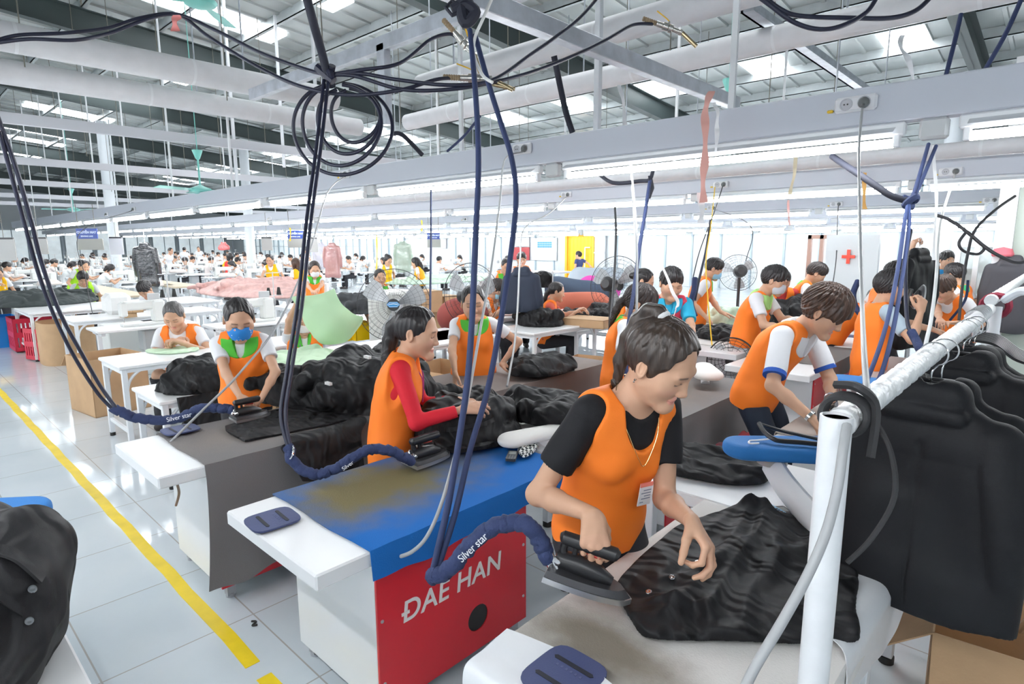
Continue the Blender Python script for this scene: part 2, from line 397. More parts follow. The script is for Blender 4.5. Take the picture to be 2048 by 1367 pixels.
def hair_mesh(H, style, h, seed=0):
    """style: dict(kind=crop|fringe|pulled|bob|long, tail=[pts in head space with radius])"""
    kind = style.get('kind', 'crop'); s = H.s; up = style.get('vol', .0)
    pts = [H.p(*q) for q in ((-.12, -.13, -.24), (.12, .13, .16), (.12, -.13, .16), (-.12, .13, -.24), (-.12, -.13, .16), (.12, .13, -.24), (.12, -.13, -.24), (-.12, .13, .16))]
    tail = style.get('tail', []); tp = [H.p(*q[:3]) for q in tail]; allp = np.array(pts+tp); F = Field(allp.min(0)-.05*s, allp.max(0)+.05*s, h)
    gr = {'crop': .010, 'fringe': .016, 'pulled': .007, 'bob': .012, 'long': .012, 'bald': .004}[kind]+up
    F.add(H.el((0, -.010, .030), (.0745+gr, .094+gr, .086+gr)), .0)
    if kind in ('fringe', 'crop'): F.add(H.el((0, .01, .075), (.062, .075, .052+up)), .02*s)
    if kind in ('bob', 'long'):
        for sx in (1, -1): F.add(H.rc((sx*.07, -.02, .02), (sx*.066, -.02, -.085 if kind == 'bob' else -.17), .026, .02), .02*s)
        F.add(H.rc((0, -.07, .0), (0, -.075, -.09 if kind == 'bob' else -.24), .05, .035), .03*s)
    cut = lambda c, r, R2=None: F.add(H.el(c, r, R2), .006*s, 's')
    # face opening
    if kind == 'fringe': cut((0, .115, -.052), (.066, .07, .088)); cut((.09, .055, -.055), (.05, .05, .062)); cut((-.09, .055, -.055), (.05, .05, .062))
    elif kind == 'crop': cut((0, .12, -.04), (.078, .075, .100)); cut((.09, .045, -.05), (.05, .052, .062)); cut((-.09, .045, -.05), (.05, .052, .062))
    else: cut((0, .135, .0), (.100, .108, .116)); cut((0, .11, .028), (.088, .072, .072)); cut((.094, .082, -.03), (.056, .058, .080)); cut((-.094, .082, -.03), (.056, .058, .080))
    if kind in ('crop', 'fringe', 'pulled', 'bald'):
        nlow = {'crop': -.055, 'fringe': -.075, 'pulled': -.06, 'bald': -.04}[kind]; n = H.R@nz((0, -.45, 1.)); o = H.p(0, -.07, nlow)
        F.clip(lambda X, Y, Z: -((X-o[0])*n[0]+(Y-o[1])*n[1]+(Z-o[2])*n[2]))
    for sx in (1, -1):      # ears stay free
        if kind not in ('bob', 'long'): cut((sx*.095, -.004, -.016), (.03, .022, .034))
    for i in range(len(tail)-1): F.add(RC(tp[i], tp[i+1], tail[i][3]*s, tail[i+1][3]*s), .012*s)
    rr = np.random.default_rng(seed); ph = rr.uniform(0, 6, 6); c, R = H.c, H.R
    def strands(X, Y, Z):
        x = ((X-c[0])*R[0, 0]+(Y-c[1])*R[1, 0]+(Z-c[2])*R[2, 0])/s; y = ((X-c[0])*R[0, 1]+(Y-c[1])*R[1, 1]+(Z-c[2])*R[2, 1])/s; z = ((X-c[0])*R[0, 2]+(Y-c[1])*R[1, 2]+(Z-c[2])*R[2, 2])/s
        a = np.arctan2(x, y+.05+.4*np.abs(z-.11)) if kind != 'pulled' else np.arctan2(x, z+.2+y*.3)
        a2 = np.arctan2(x, -y-.02)
        amp = .0022 if kind in ('crop', 'fringe') else .0013
        return s*amp*(np.sin(a*31+ph[0]+6*z)+.7*np.sin(a*53+ph[1]-14*z)+.8*np.sin(a2*23+ph[2]+40*z*0)+.6*np.sin(x*300+ph[3]+y*60))
    F.bumps(strands)
    return F.mesh()
def hand_prims(F, W, d, n, right, sc, curl=(.5, .5, .5, .5), spread=.12, thumb=(.5, .35), k=.008):
    """W wrist, d along the palm, n palm normal; curl per finger 0..1.2 (per-joint radians x1.3)"""
    d = nz(d); n = nz(n-d*(n@d)); sd = np.cross(n, d)*(-1 if right else 1); S = sc
    kn = []
    for i, (lat, fo) in enumerate(((.031, .083), (.0105, .088), (-.0105, .084), (-.030, .075))):
        kn.append(W+sd*lat*S+d*fo*S+n*(.002 if i in (1, 2) else .004)*S)
    for i in range(4):
        b = W+sd*(.016-.0105*i)*S+d*.006*S
        F.add(RC(b, kn[i], .0145*S, .0118*S), .014*S)
    F.add(RC(W+sd*.012*S+d*.03*S+n*.006*S, kn[1]*.5+kn[2]*.5-d*.02*S, .015*S, .012*S), .012*S)
    ln = ((.044, .026, .021), (.049, .03, .022), (.045, .028, .022), (.035, .021, .019))
    for i in range(4):
        a = kn[i]; c = curl[i]; fan = spread*(1.5-i)*.7; dr0 = nz(d+sd*fan)
        ang = 0; r = (.0094, .0097, .0092, .0082)[i]*S
        for j in range(3):
            ang += c*(1.0, 1.25, .8)[j]; dr = dr0*math.cos(ang)+n*math.sin(ang); b = a+dr*ln[i][j]*S
            F.add(RC(a, b, r, r*(.93, .9, .86)[j]), k*S*.6 if j else k*S); a = b; r *= (.93, .9, .86)[j]
    ab, fl = thumb
    t0 = W+sd*.022*S+d*.018*S+n*.006*S; dr = nz(d*.75+sd*(.35+ab)+n*fl); a = t0+dr*.045*S
    F.add(RC(t0, a, .016*S, .0125*S), .014*S); dr = nz(d*.95+sd*(.1+ab*.6)+n*(fl*1.3)); b = a+dr*.034*S; F.add(RC(a, b, .0118*S, .0105*S), .006*S)
    dr = nz(d*1.0+sd*(ab*.35-.05)+n*(fl*1.6)); c2 = b+dr*.026*S; F.add(RC(b, c2, .0105*S, .0085*S), .004*S)
DEF = dict(h=1.56, yaw=0, lean=8, side=0, twist=0, head=(0, 20, 0), fem=True, vox=.007, hv=.0035, sit=False, hair=dict(kind='pulled'), haircol='black',
           vest=(1.0, .235, .028), shirt=(.82, .83, .86), sleeve=.55, cuff=None, collar=None, trousers=(.03, .03, .035), mask=None, closed=True, legs=True, fine=True,
           shoes=(.05, .04, .04), neckcut='scoop', fat=1.0, skin=SKIN, hands=True, feet=None, vestlen=.0, coat=None, lip=.6, blush=True, apron=None, turn=0, hunch=10)
FITLOG = []
def person(label, at, group=None, name='person', **kw):
    o = dict(DEF); o.update(kw); h = o['h']; u = h/1.56; fem = o['fem']; vx = o['vox']; fat = o['fat']
    y = math.radians(o['yaw']); Fd = V(math.cos(y), math.sin(y), 0); Rt = V(math.sin(y), -math.cos(y), 0); Zu = V(0, 0, 1)
    z0 = at[2] if len(at) > 2 else 0; base = V(at[0], at[1], z0)
    root = thing(name, label, 'person', base, group)
    Ax = Rt
    def tors(f): return rot(Ax, -o['lean']*f)@rot(Fd, o['side']*f)          # lean forward / to the right
    hy, hp, hr = o['head']
    Hf = rot(Zu, hy)@Fd; Hr = np.cross(Hf, Zu); Rm = rot(Hr, -hp); Hf2 = Rm@Hf; Hu = Rm@Zu; R3 = rot(Hf2, hr); Hr2 = R3@Hr; Hu = R3@Hu
    hs = (.97 if fem else 1.0)*(h/1.6)**.5*o.get('headsc', 1)
    T1 = tors(.75)@Zu; T2 = rot(Ax, -o['hunch'])@tors(1.1)@Zu; F1 = tors(.75)@Fd; F2 = rot(Ax, -o['hunch'])@tors(1.1)@Fd
    tw = rot(T2, o['twist']); R2 = nz(tw@Rt-T2*((tw@Rt)@T2)); F2 = np.cross(T2, R2)
    def spine(base, h):
        pel = base+Zu*((.53*h) if not o['sit'] else o.get('seat', .42)+.09*h/1.56)+Fd*o.get('hipf', -.12*math.sin(math.radians(o['lean'])) if not o['sit'] else 0)
        wai = pel+T1*.105*h; che = wai+nz(T1+T2)*.085*h; nb = che+T2*.105*h
        return pel, wai, che, nb, nb+nz(T2*.7+Zu*.3+Hf*.22+Hu*.35)*.108*h+Hf2*.012
    if o.get('fit'):
        tgt = PD(*o['fit'])
        for _ in range(8):
            pel, wai, che, nb, Hc = spine(base, h)
            if not o['sit']: h *= 1+.9*(tgt[2]-Hc[2])/(Hc[2]-z0)
            else: o['seat'] = o.get('seat', .42)+(tgt[2]-Hc[2])
            base = base+V(tgt[0]-Hc[0], tgt[1]-Hc[1], 0)
        u = h/1.56; root.location = tuple(base); ROOT[root.name] = base; at = base; FITLOG.append((label[:40], np.round(base, 2).tolist(), round(h, 2), round(o.get('seat', 0), 2)))
    pel, wai, che, nb, Hc = spine(base, h)
    shc = che+T2*.082*h-F2*.005
    shw = (.098 if fem else .112)*h
    SR = shc+R2*shw+T2*o.get('shr', 0); SL = shc-R2*shw+T2*o.get('shl', 0)
    H = Head(Hc, np.stack([Hr2, Hf2, Hu], 1), hs)
    l1, l2 = .176*h*o.get('arm', 1), .15*h*o.get('arm', 1)
    ra = (.033 if fem else .039)*u*fat*o.get('armfat', 1); arms = []
    for sgn, S, key in ((1, SR, 'r'), (-1, SL, 'l')):
        W = o.get(key+'h'); pole = o.get(key+'e', -Fd*.6+Rt*sgn*.5-Zu*.3)
        if W is None: W = S-Zu*.27*h+Fd*.05+Rt*sgn*.05
        E, W = ik(S, np.array(W, float), l1, l2, pole); hd = o.get(key+'hand', {}); d = nz(hd.get('d', W-E)); n = hd.get('n', None)
        if n is None: n = -Zu if abs(d[2]) < .8 else -Rt*sgn
        arms.append((sgn, S, E, W, d, np.array(n, float), hd))
    hipw = .055*h; legs = []
    for sgn in (1, -1):
        hip = pel+Rt*sgn*hipw-Zu*.035*h
        if o['sit']:
            kn = hip+Fd*.24*h+Rt*sgn*.02; kn[2] = z0+.285*h; an = kn-Zu*.235*h+Fd*.0; an[2] = z0+.045*h
        else:
            ft = base+Rt*sgn*.055*h+(V(*o['feet'][0 if sgn > 0 else 1], 0) if o['feet'] else 0); an = ft+Zu*.045*h
            kn, an = ik(hip, an, .25*h, .245*h, Fd)
        legs.append((sgn, hip, kn, an))
    def torso(F, inf=0, k=.04, bust=True, up=True):
        fr = rot
        F.add(RC(pel-Rt*.045*h+T1*.0, pel+Rt*.045*h, .066*h*fat, .066*h*fat, fl=F1, fs=.86), k*u, inf=inf)
        F.add(RC(pel, wai, .082*h*fat, .072*h*fat, fl=F1, fs=.74), k*u, inf=inf)
        F.add(RC(wai, che, .074*h*fat, .088*h*(fat*.6+.4), fl=F2, fs=.74), k*u, inf=inf)
        F.add(RC(che-R2*.03*h, che+R2*.03*h, .07*h, .07*h, fl=F2, fs=.85), k*u, inf=inf)
        F.add(RC(che+T2*.05*h, nb-T2*.015*h, .075*h, .045*h, fl=F2, fs=.75), k*u, inf=inf)
        F.add(RC(SR-R2*.025*h, SL+R2*.025*h, .036*h, .036*h), k*u, inf=inf)
        if fem and bust:
            for sg in (1, -1): F.add(EL(che+R2*sg*.042*h+F2*.048*h-T2*.008*h, .031*h), .03*u, inf=inf)
    def neck(F): F.add(RC(nb-T2*.03*h, H.p(0, -.018, -.05), (.033 if fem else .039)*h, (.031 if fem else .036)*h), .03*u); F.add(RC(SR*.55+nb*.45+T2*.0, nb+T2*.025*h, .022*h, .022*h), .04*u); F.add(RC(SL*.55+nb*.45, nb+T2*.025*h, .022*h, .022*h), .04*u)
    def armp(F, sgn, S, E, W, inf=0):
        F.add(RC(S, E, ra*1.18, ra*.92), .03*u, inf=inf); m = E+(W-E)*.35; F.add(RC(E, m, ra*.93, ra*.9), .02*u, inf=inf); F.add(RC(m, W, ra*.9, ra*.6, fl=nz(np.cross(W-E, V(.3, .2, .9))), fs=.92), .02*u, inf=inf)
    hsc = .98*u*(1.0 if fem else 1.07)
    def body(F, fine=False):
        torso(F, -.004*u, bust=True)
        neck(F)
        for (sgn, S, E, W, d, n, hd) in arms:
            armp(F, sgn, S, E, W)
            if o['hands']: hand_prims(F, W, d, n, sgn > 0, hsc, hd.get('curl', (.45, .5, .55, .6)), hd.get('spread', .12), hd.get('thumb', (.5, .3)))
            else: F.add(RC(W, W+d*.06*u, ra*.7, ra*.55), .01)
        if o['legs']:
            for (sgn, hip, kn, an) in legs: F.add(RC(hip, kn, .052*h, .036*h), .03*u); F.add(RC(kn, an, .034*h, .022*h), .02*u); F.add(RC(an-Zu*.01, an-Zu*.028*h+Fd*.07*h, .022*h, .018*h), .02*u)
        head_prims(F, H, fem, o['fine'] or fine)
    pts = [pel, SR, SL, Hc+V(.15, .15, .15)*1, Hc-V(.15, .15, .13)]+[a[3]+a[4]*.12*s for a in arms for s in (0, 1)]+[a[2] for a in arms]
    if o['legs']: pts += [l[2] for l in legs]+[l[3]-Zu*.05 for l in legs]+[l[3]+Fd*.13*u for l in legs]
    pts = np.array(pts); lo = pts.min(0)-.14*u; hi = pts.max(0)+.14*u; lo[2] = max(lo[2], z0-.01)
    F = Field(lo, hi, vx); body(F)
    meshes = []
    balls = []
    if o['hv'] < vx:
        balls.append((H.c, .135*hs, o['hv']))
        if o.get('handv'):
            for a in arms: balls.append((a[3]+a[4]*.085*u, .105*u, o['handv']))
        for c, r, hv in balls:
            F.clip(lambda X, Y, Z: (r-.012)-np.sqrt((X-c[0])**2+(Y-c[1])**2+(Z-c[2])**2))
            G = Field(c-r-.01, c+r+.01, hv); body(G, True)
            G.clip(lambda X, Y, Z: np.sqrt((X-c[0])**2+(Y-c[1])**2+(Z-c[2])**2)-r); meshes.append(G.mesh())
    meshes.insert(0, F.mesh())
    P = np.vstack([m[0] for m in meshes]); off = np.cumsum([0]+[len(m[0]) for m in meshes[:-1]]); Q = np.vstack([m[1]+k for m, k in zip(meshes, off)])
    sk = np.array(o['skin']); C = np.tile(sk, (len(P), 1)); inh = np.linalg.norm(P-H.c, axis=1) < .14*hs
    C[inh] = head_colors(P[inh], H, sk, o['closed'], blush=o['blush'], lipstick=o['lip'])
    for a in arms:      # knuckle and finger tips a little redder, nails paler
        q = np.linalg.norm(P-(a[3]+a[4]*.12*u), axis=1) < .07*u; C[q] = C[q]*.93+np.array((.85, .42, .34))*.07
    sdmesh('body', (P, Q), M_SKIN(), root, attr=C)
    # ---- hair
    sty = o['hair']
    if sty: sdmesh('hair', hair_mesh(H, sty, sty.get('v', max(o['hv'], .003)), len(label)), hair_mat(HAIRCOL[o['haircol']] if isinstance(o['haircol'], str) else o['haircol']), root)
    if sty and sty.get('tie'):
        t = sty['tie']; mb = MB(); cc = H.p(*t[:3]); ax = H.R@nz(t[3:6]); mb.lathe([(.012*hs, -.012), (.021*hs, -.006), (.023*hs, .0), (.021*hs, .006), (.012*hs, .012)], cc, ax, 14); part('hair_tie', mb, mat('hairtie_%s' % sty.get('tiename', 'white'), sty.get('tiecol', (.8, .8, .8)), .6), root)
    nvec = lambda q: (q[0], q[1], q[2])
    def pl(pt, nn): return lambda X, Y, Z: (X-pt[0])*nn[0]+(Y-pt[1])*nn[1]+(Z-pt[2])*nn[2]
    seed = len(label)*7+int(abs(at[0])*100) % 97
    # ---- shirt
    if o['shirt'] is not None:
        F = Field(lo, hi, vx)
        torso(F, .007*u)
        sl = o['sleeve']
        for (sgn, S, E, W, d, n, hd) in arms:
            if sl <= 1: F.add(RC(S, S+(E-S)*sl, ra*1.18+.012*u, ra*1.05+.016*u, cut1=True), .025*u)
            else: F.add(RC(S, E, ra*1.18+.01*u, ra+.009*u), .025*u); F.add(RC(E, E+(W-E)*(sl-1), ra+.009*u, ra*.75+.007*u, cut1=True), .02*u)
        F.add(RC(nb-T2*.03*h, nb+T2*.012*h, .043*h, .037*h), .02*u)
        # neckline
        F.add(EL(nb+F2*.05*h+T2*(.034)*h, (.042*h, .055*h, .045*h), np.stack([R2, F2, T2], 1)), .01*u, 's')
        F.add(RC(nb-T2*.01*h, H.p(0, -.018, -.05), (.035 if fem else .041)*h, (.036 if fem else .041)*h), .006*u, 's')
        F.bumps(wrink(.0028*u, 17/u, seed, .7)); F.clip(pl(pel-T1*.09*h, -T1))
        F.clip(pl(nb+T2*.03*h, T2))
        sdmesh('shirt', F.mesh(), fabric('cloth_%02d%02d%02d' % tuple(int(c*99) for c in o['shirt']), o['shirt']), root)
        if o['cuff']:
            for (sgn, S, E, W, d, n, hd) in arms:
                mb = MB(); p = S+(E-S)*sl; ax = nz(E-S); r = ra*1.05+.016*u; mb.lathe([(r-.008, -.02), (r+.0035, -.02), (r+.0035, .004), (r-.008, .004)], p, ax, 20); part('sleeve_band', mb, fabric('cuff_blue', o['cuff']), root)
    # ---- collar
    if o['collar'] is not None:
        F = Field(nb-.16*u, nb+.14*u, min(vx, .006)*.8)
        torso(F, .029*u, k=.05); F.add(RC(nb-T2*.03*h, nb+T2*.02*h, .055*h, .043*h), .02*u); cc_, rr_ = nb+F2*.012*h-T2*.012*h, .083*h
        F.clip(lambda X, Y, Z: np.sqrt((X-cc_[0])**2+(Y-cc_[1])**2+(Z-cc_[2])**2)-rr_); F.add(RC(nb-T2*.05*h, nb+T2*.04*h, .043*h, .037*h), .004, 's')
        F.add(RC(nb+F2*.045*h+T2*.04*h, nb+F2*.075*h-T2*.09*h, .034*h, .006*h, fl=F2, fs=1.), .004, 's'); F.clip(pl(nb+T2*.018*h, T2))
        sdmesh('collar', F.mesh(), fabric('collar_%02d%02d%02d' % tuple(int(c*99) for c in o['collar']), o['collar']), root)
    # ---- sleeveless vest
    if o['vest'] is not None:
        F = Field(lo, hi, vx); i2 = .016*u
        torso(F, i2, k=.06); hem = pel-T1*(.045+o['vestlen'])*h
        F.add(RC(che-T2*.03*h, hem-T1*.04*h, .080*h*fat, .090*h*fat, fl=F1, fs=.82), .05*u, inf=i2*.5)
        F.add(RC(wai, hem-T1*.05*h, .080*h*fat, .085*h*fat, fl=F1, fs=.78), .05*u, inf=i2*.6)
        for (sgn, S, E, W, d, n, hd) in arms:
            ou = R2*sgn
            F.add(RC(S+ou*.030*h+T2*.03*h, S+ou*.052*h-T2*.110*h, .050*h, .044*h), .012*u, 's')
            F.add(RC(S+ou*.012*h, S+(E-S)*.6, ra*1.25+.014*u, ra*1.2+.018*u), .006*u, 's')
        nk = {'scoop': (.045, .080, .055), 'v': (.043, .085, .05), 'high': (.042, .055, .045)}[o['neckcut']]
        F.add(EL(nb+F2*.055*h+T2*.012*h, (nk[0]*h, .07*h, nk[1]*h), np.stack([R2, F2, T2], 1)), .01*u, 's')
        F.add(RC(nb-T2*.02*h, nb+T2*.06*h, .05*h, .05*h), .008*u, 's')
        F.bumps(wrink(.0068*u, 12/u, seed+3, .35)); F.bumps(wrink(.0022*u, 27/u, seed+4, .6)); F.clip(pl(hem, -T1))
        sdmesh('vest', F.mesh(), fabric('vest_%02d%02d%02d' % tuple(int(c*99) for c in o['vest']), o['vest'], .62), root)
    # ---- trousers and shoes
    if o['trousers'] is not None and o['legs']:
        F = Field(np.array([min(lo[0], pel[0]-.2), min(lo[1], pel[1]-.2), z0]), np.array([hi[0], hi[1], pel[2]+.16*u]), max(vx, .008))
        F.add(RC(pel-Rt*.045*h, pel+Rt*.045*h, .069*h*fat, .069*h*fat, fl=F1, fs=.88), .03*u); F.add(RC(pel, wai, .084*h*fat, .074*h*fat, fl=F1, fs=.76), .03*u)
        for (sgn, hip, kn, an) in legs: F.add(RC(hip, kn, .056*h, .043*h), .03*u); F.add(RC(kn, an+Zu*.01, .042*h, .038*h, cut1=True), .03*u)
        F.bumps(wrink(.004*u, 15, seed+5, 1.1)); F.clip(pl(wai-T1*.03*h, T1))
        sdmesh('trousers', F.mesh(), fabric('trouser_%02d%02d%02d' % tuple(int(c*99) for c in o['trousers']), o['trousers']), root)
        for (sgn, hip, kn, an) in legs:
            G = Field(an-V(.2, .2, .12)*u, an+V(.2, .2, .08)*u, .008); G.add(RC(an-Zu*.02*h+Fd*-.01, an-Zu*.024*h+Fd*.085*h, .028*h, .022*h), 0); G.add(RC(an-Zu*.015*h, an+Zu*.0*h, .026*h, .026*h), .02); zz = an[2]-.045*h+.001
            G.clip(lambda X, Y, Z: zz-Z+X*0+Y*0); sdmesh('shoe', G.mesh(), mat('shoe_dark', o['shoes'], .5), root)
    # ---- face mask
    if o['mask'] is not None:
        G = Field(H.c-.16*hs, H.c+.16*hs, min(o['hv'], .004)); G.add(H.el((0, .034, -.046), (.0705, .080, .072)), .0); G.add(H.el((0, .070, -.085), (.034, .032, .036)), .03*hs)
        a, b = H.p(0, .08, -.008), H.R@V(0, .12, 1.); G.clip(pl(a, nz(b))); a2 = H.p(0, .03, -.115); G.clip(pl(a2, -(H.R@nz((0, -.45, 1.))))); a3 = H.p(0, .006, 0); G.clip(pl(a3, -(H.R@nz((0, 1., .25)))))
        mm = o['mask'] if not isinstance(o['mask'], tuple) else mat('mask_%02d%02d%02d' % tuple(int(c*99) for c in o['mask']), o['mask'], .8)
        me = sdmesh('face_mask', G.mesh(), mm, root)
        mb = MB()
        for sx in (1, -1): mb.tube(spline([H.p(sx*.055, .045, -.03), H.p(sx*.074, .012, .0), H.p(sx*.083, -.012, .02), H.p(sx*.082, -.022, -.01)], 5), .0016*hs, 5)
        part('ear_loop', mb, mat('mask_loop', (.85, .85, .88), .7), me)
    root_info = dict(root=root, H=H, SR=SR, SL=SL, arms=arms, pel=pel, che=che, nb=nb, F2=F2, R2=R2, T2=T2, T1=T1, F1=F1, wai=wai, u=u, h=h, Fd=Fd, Rt=Rt, hs=hs, legs=legs)
    return root_info
def badge(I, down=.07, side=0., lan=None, w=.055, hgt=.085, top=(.9, .25, .2)):
    h = I['h']; p = I['che']+I['F2']*(.075*h+.028*I['u'])+I['R2']*side-I['T1']*down; x, zz, yv = I['R2'], I['T1'], I['F2']
    B = np.stack([x, yv, zz], 1); m = MB().box(p-V(w/2, .0015, hgt/2), p+V(w/2, .0015, hgt/2), .0006, B, p); o = part('name_badge', m, mat('badge_card', (.86, .88, .92), .35), I['root'])
    m = MB().box(p+V(-w/2, -.0018, hgt*.36), p+V(w/2, .0018, hgt*.52), 0, B, p); part('badge_clip', m, mat('badge_clip_%d' % int(top[1]*99), top, .4), o)
    m = MB()
    for i, (a, b, zl) in enumerate(((-.4, .2, .18), (-.4, .35, .05), (-.4, .1, -.08), (-.4, .3, -.2), (.1, .38, -.36))): m.box(p+V(a*w, -.0012+.0032, zl*hgt), p+V(b*w, .0022, zl*hgt+.0035), 0, B, p)
    part('badge_print', m, mat('badge_ink', (.25, .3, .4), .6), o); return o
# ------------------------------------------------------------------ room
TT = .717
WHITE = lambda: mat('white_paint', (.80, .82, .84), .35, var=.04, vscale=3)
LAM = lambda: mat('white_laminate', (.84, .85, .86), .25, var=.02, vscale=4)
STEELW = lambda: mat('white_metal', (.80, .82, .85), .35)
GALV = lambda: mat('galvanised_steel', (.52, .55, .60), .42, metal=.55, var=.18, vscale=9)
DKGREEN = lambda: mat('dark_green_steel', (.045, .062, .062), .5)
PIPEW = lambda: mat('lagged_pipe', (.66, .66, .68), .55, bump=.15, bscale=14, var=.06, vscale=7)
def tile_floor():
    m = bpy.data.materials.new('glazed_tiles'); m.use_nodes = True; nt = m.node_tree; b = nt.nodes['Principled BSDF']
    tc = nt.nodes.new('ShaderNodeTexCoord'); mp = nt.nodes.new('ShaderNodeMapping'); nt.links.new(tc.outputs['Object'], mp.inputs['Vector']); mp.inputs['Location'].default_value = (.22, .17, 0)
    br = nt.nodes.new('ShaderNodeTexBrick'); br.offset = 0; br.inputs['Scale'].default_value = 1; br.inputs['Brick Width'].default_value = .6; br.inputs['Row Height'].default_value = .6
    br.inputs['Mortar Size'].default_value = .0035; br.inputs['Mortar'].default_value = (.42, .40, .38, 1); br.inputs['Color1'].default_value = (.60, .655, .69, 1); br.inputs['Color2'].default_value = (.65, .70, .73, 1)
    nt.links.new(mp.outputs[0], br.inputs['Vector'])
    no = nt.nodes.new('ShaderNodeTexNoise'); no.inputs['Scale'].default_value = 2.2; no.inputs['Detail'].default_value = 5; nt.links.new(mp.outputs[0], no.inputs['Vector'])
    mx = nt.nodes.new('ShaderNodeMixRGB'); mx.blend_type = 'MULTIPLY'; mx.inputs[0].default_value = .35; nt.links.new(br.outputs['Color'], mx.inputs[1])
    rp = nt.nodes.new('ShaderNodeValToRGB'); rp.color_ramp.elements[0].color = (.82, .86, .9, 1); rp.color_ramp.elements[0].position = .35; rp.color_ramp.elements[1].position = .6; nt.links.new(no.outputs['Fac'], rp.inputs['Fac']); nt.links.new(rp.outputs['Color'], mx.inputs[2])
    nt.links.new(mx.outputs[0], b.inputs['Base Color']); b.inputs['Roughness'].default_value = .13
    mr = nt.nodes.new('ShaderNodeMapRange'); mr.inputs['To Min'].default_value = .035; mr.inputs['To Max'].default_value = .13; nt.links.new(no.outputs['Fac'], mr.inputs['Value']); nt.links.new(mr.outputs[0], b.inputs['Roughness'])
    return m
ROOFZ = lambda Y: 6.35-.088*Y
WY = 22.0; WXL = -54.0; WXR = 2.2; WYF = -4.5
def room():
    struct('floor', MB().box((WXL-.2, WYF-.2, -.2), (WXR+.2, WY+.2, 0)), tile_floor())
    wp = mat('partition_white', (.60, .64, .66), .4, var=.03, vscale=1.5); cor = mat('corrugated_grey', (.42, .45, .47), .5, metal=.2)
    # back wall: white sandwich panels below, corrugated sheet above
    def corr(name, x0, x1, z0, zt, y, m, pitch=.25, dep=.04):
        xs = []; x = x0
        while x < x1: xs += [(x, 0), (x+pitch*.5, 0), (x+pitch*.6, dep), (x+pitch*.9, dep)]; x += pitch
        mb = MB(); P = [[(a, y-d, z) for a, d in xs] for z in (z0, zt)]; mb.grid(P, .01); return struct(name, mb, m, smooth=False)
    ztop = ROOFZ(WY)-.05
    mb = MB(); mb.box((WXL-.2, WY, 0), (WXR+.2, WY+.15, 6.4)); struct('wall_back', mb, wp)
    corr('wall_back_cladding', WXL, WXR, 2.75, ztop+.1, WY-.02, cor)
    for n, (a, b) in enumerate(((WXL, WXL+.15), (WXR, WXR+.15))):
        s = [(a, WYF, 0), (b, WYF, 0), (b, WY, 0), (a, WY, 0)]; mb = MB(); mb.add([(p[0], p[1], z if z < 1 else ROOFZ(p[1])+.1) for z in (0, 9) for p in s], [(0, 3, 2, 1), (4, 5, 6, 7), (0, 1, 5, 4), (1, 2, 6, 5), (2, 3, 7, 6), (3, 0, 4, 7)])
        struct('wall_left' if n == 0 else 'wall_right', mb, wp, smooth=False)
    struct('wall_front', MB().box((WXL, WYF-.15, 0), (WXR, WYF, ROOFZ(WYF)+.1)), wp)
    # far left wall panels: vertical ribs
    mb = MB()
    for y in np.arange(WYF, WY, 1.1): mb.box((WXL+.15, y, .0), (WXL+.2, y+.12, 3.2), .01)
    struct('trim_1', mb, mat('panel_joint', (.62, .68, .74), .4))
    # roof sheet with ribs along the slope
    sheet = mat('roof_foil', (.47, .50, .49), .38, metal=.25, bump=.25, bscale=5, var=.22, vscale=1.2, stretch=(1, .3, 1))
    ys = [WYF-.3, WY+.3]; xs = []; x = WXL-.3
    while x < WXR+.3: xs += [(x, 0), (x+.02, .035), (x+.06, .035), (x+.08, 0)]; x += .52
    mb = MB(); P = [[(a, y, ROOFZ(y)+.02-d) for a, d in xs] for y in np.linspace(*ys, 12)]; mb.grid(P, -.02); struct('ceiling', mb, sheet, smooth=False)
    pur = mat('purlin_steel', (.52, .56, .57), .4, metal=.3, var=.1, vscale=5)
    for i, y in enumerate(np.arange(WYF+.2, WY, 1.25)):
        z = ROOFZ(y); mb = MB().box((WXL, y-.035, z-.17), (WXR, y-.02, z)).box((WXL, y-.035, z-.17), (WXR, y+.04, z-.155)); o = struct('purlin', mb, pur, smooth=False)
    for i, x in enumerate(np.arange(-1.6, WXL, -6.0)):
        mb = MB(); dz = .42
        def sec(x0, x1, za, zb):
            mb.add([(xx, yy, ROOFZ(yy)+zz) for zz in (za, zb) for xx, yy in ((x0, WYF), (x1, WYF), (x1, WY), (x0, WY))], [(0, 3, 2, 1), (4, 5, 6, 7), (0, 1, 5, 4), (1, 2, 6, 5), (2, 3, 7, 6), (3, 0, 4, 7)])
        sec(x-.006, x+.006, -.18-dz, -.18); sec(x-.09, x+.09, -.18-dz, -.165-dz); sec(x-.09, x+.09, -.195, -.18)
        struct('rafter', mb, DKGREEN(), smooth=False)
    # translucent roof lights
    sky = mat('roof_light_sheet', (.93, .97, 1.0), .5, emit=7.0)
    k = 0
    for x in np.arange(-2.6, -40, -2.4):
        for y0, y1 in ((3.9, 6.2), (11.5, 13.5)):
            k += 1; mb = MB(); mb.add([(xx, yy, ROOFZ(yy)-.05+zz) for zz in (0, .03) for xx, yy in ((x-.34, y0), (x+.34, y0), (x+.34, y1), (x-.34, y1))], [(0, 3, 2, 1), (4, 5, 6, 7), (0, 1, 5, 4), (1, 2, 6, 5), (2, 3, 7, 6), (3, 0, 4, 7)])
            struct('window_%d' % k, mb, sky, smooth=False)
    # high windows in the back wall
    glow = mat('window_daylight', (.95, .98, 1.0), .4, emit=2.2)
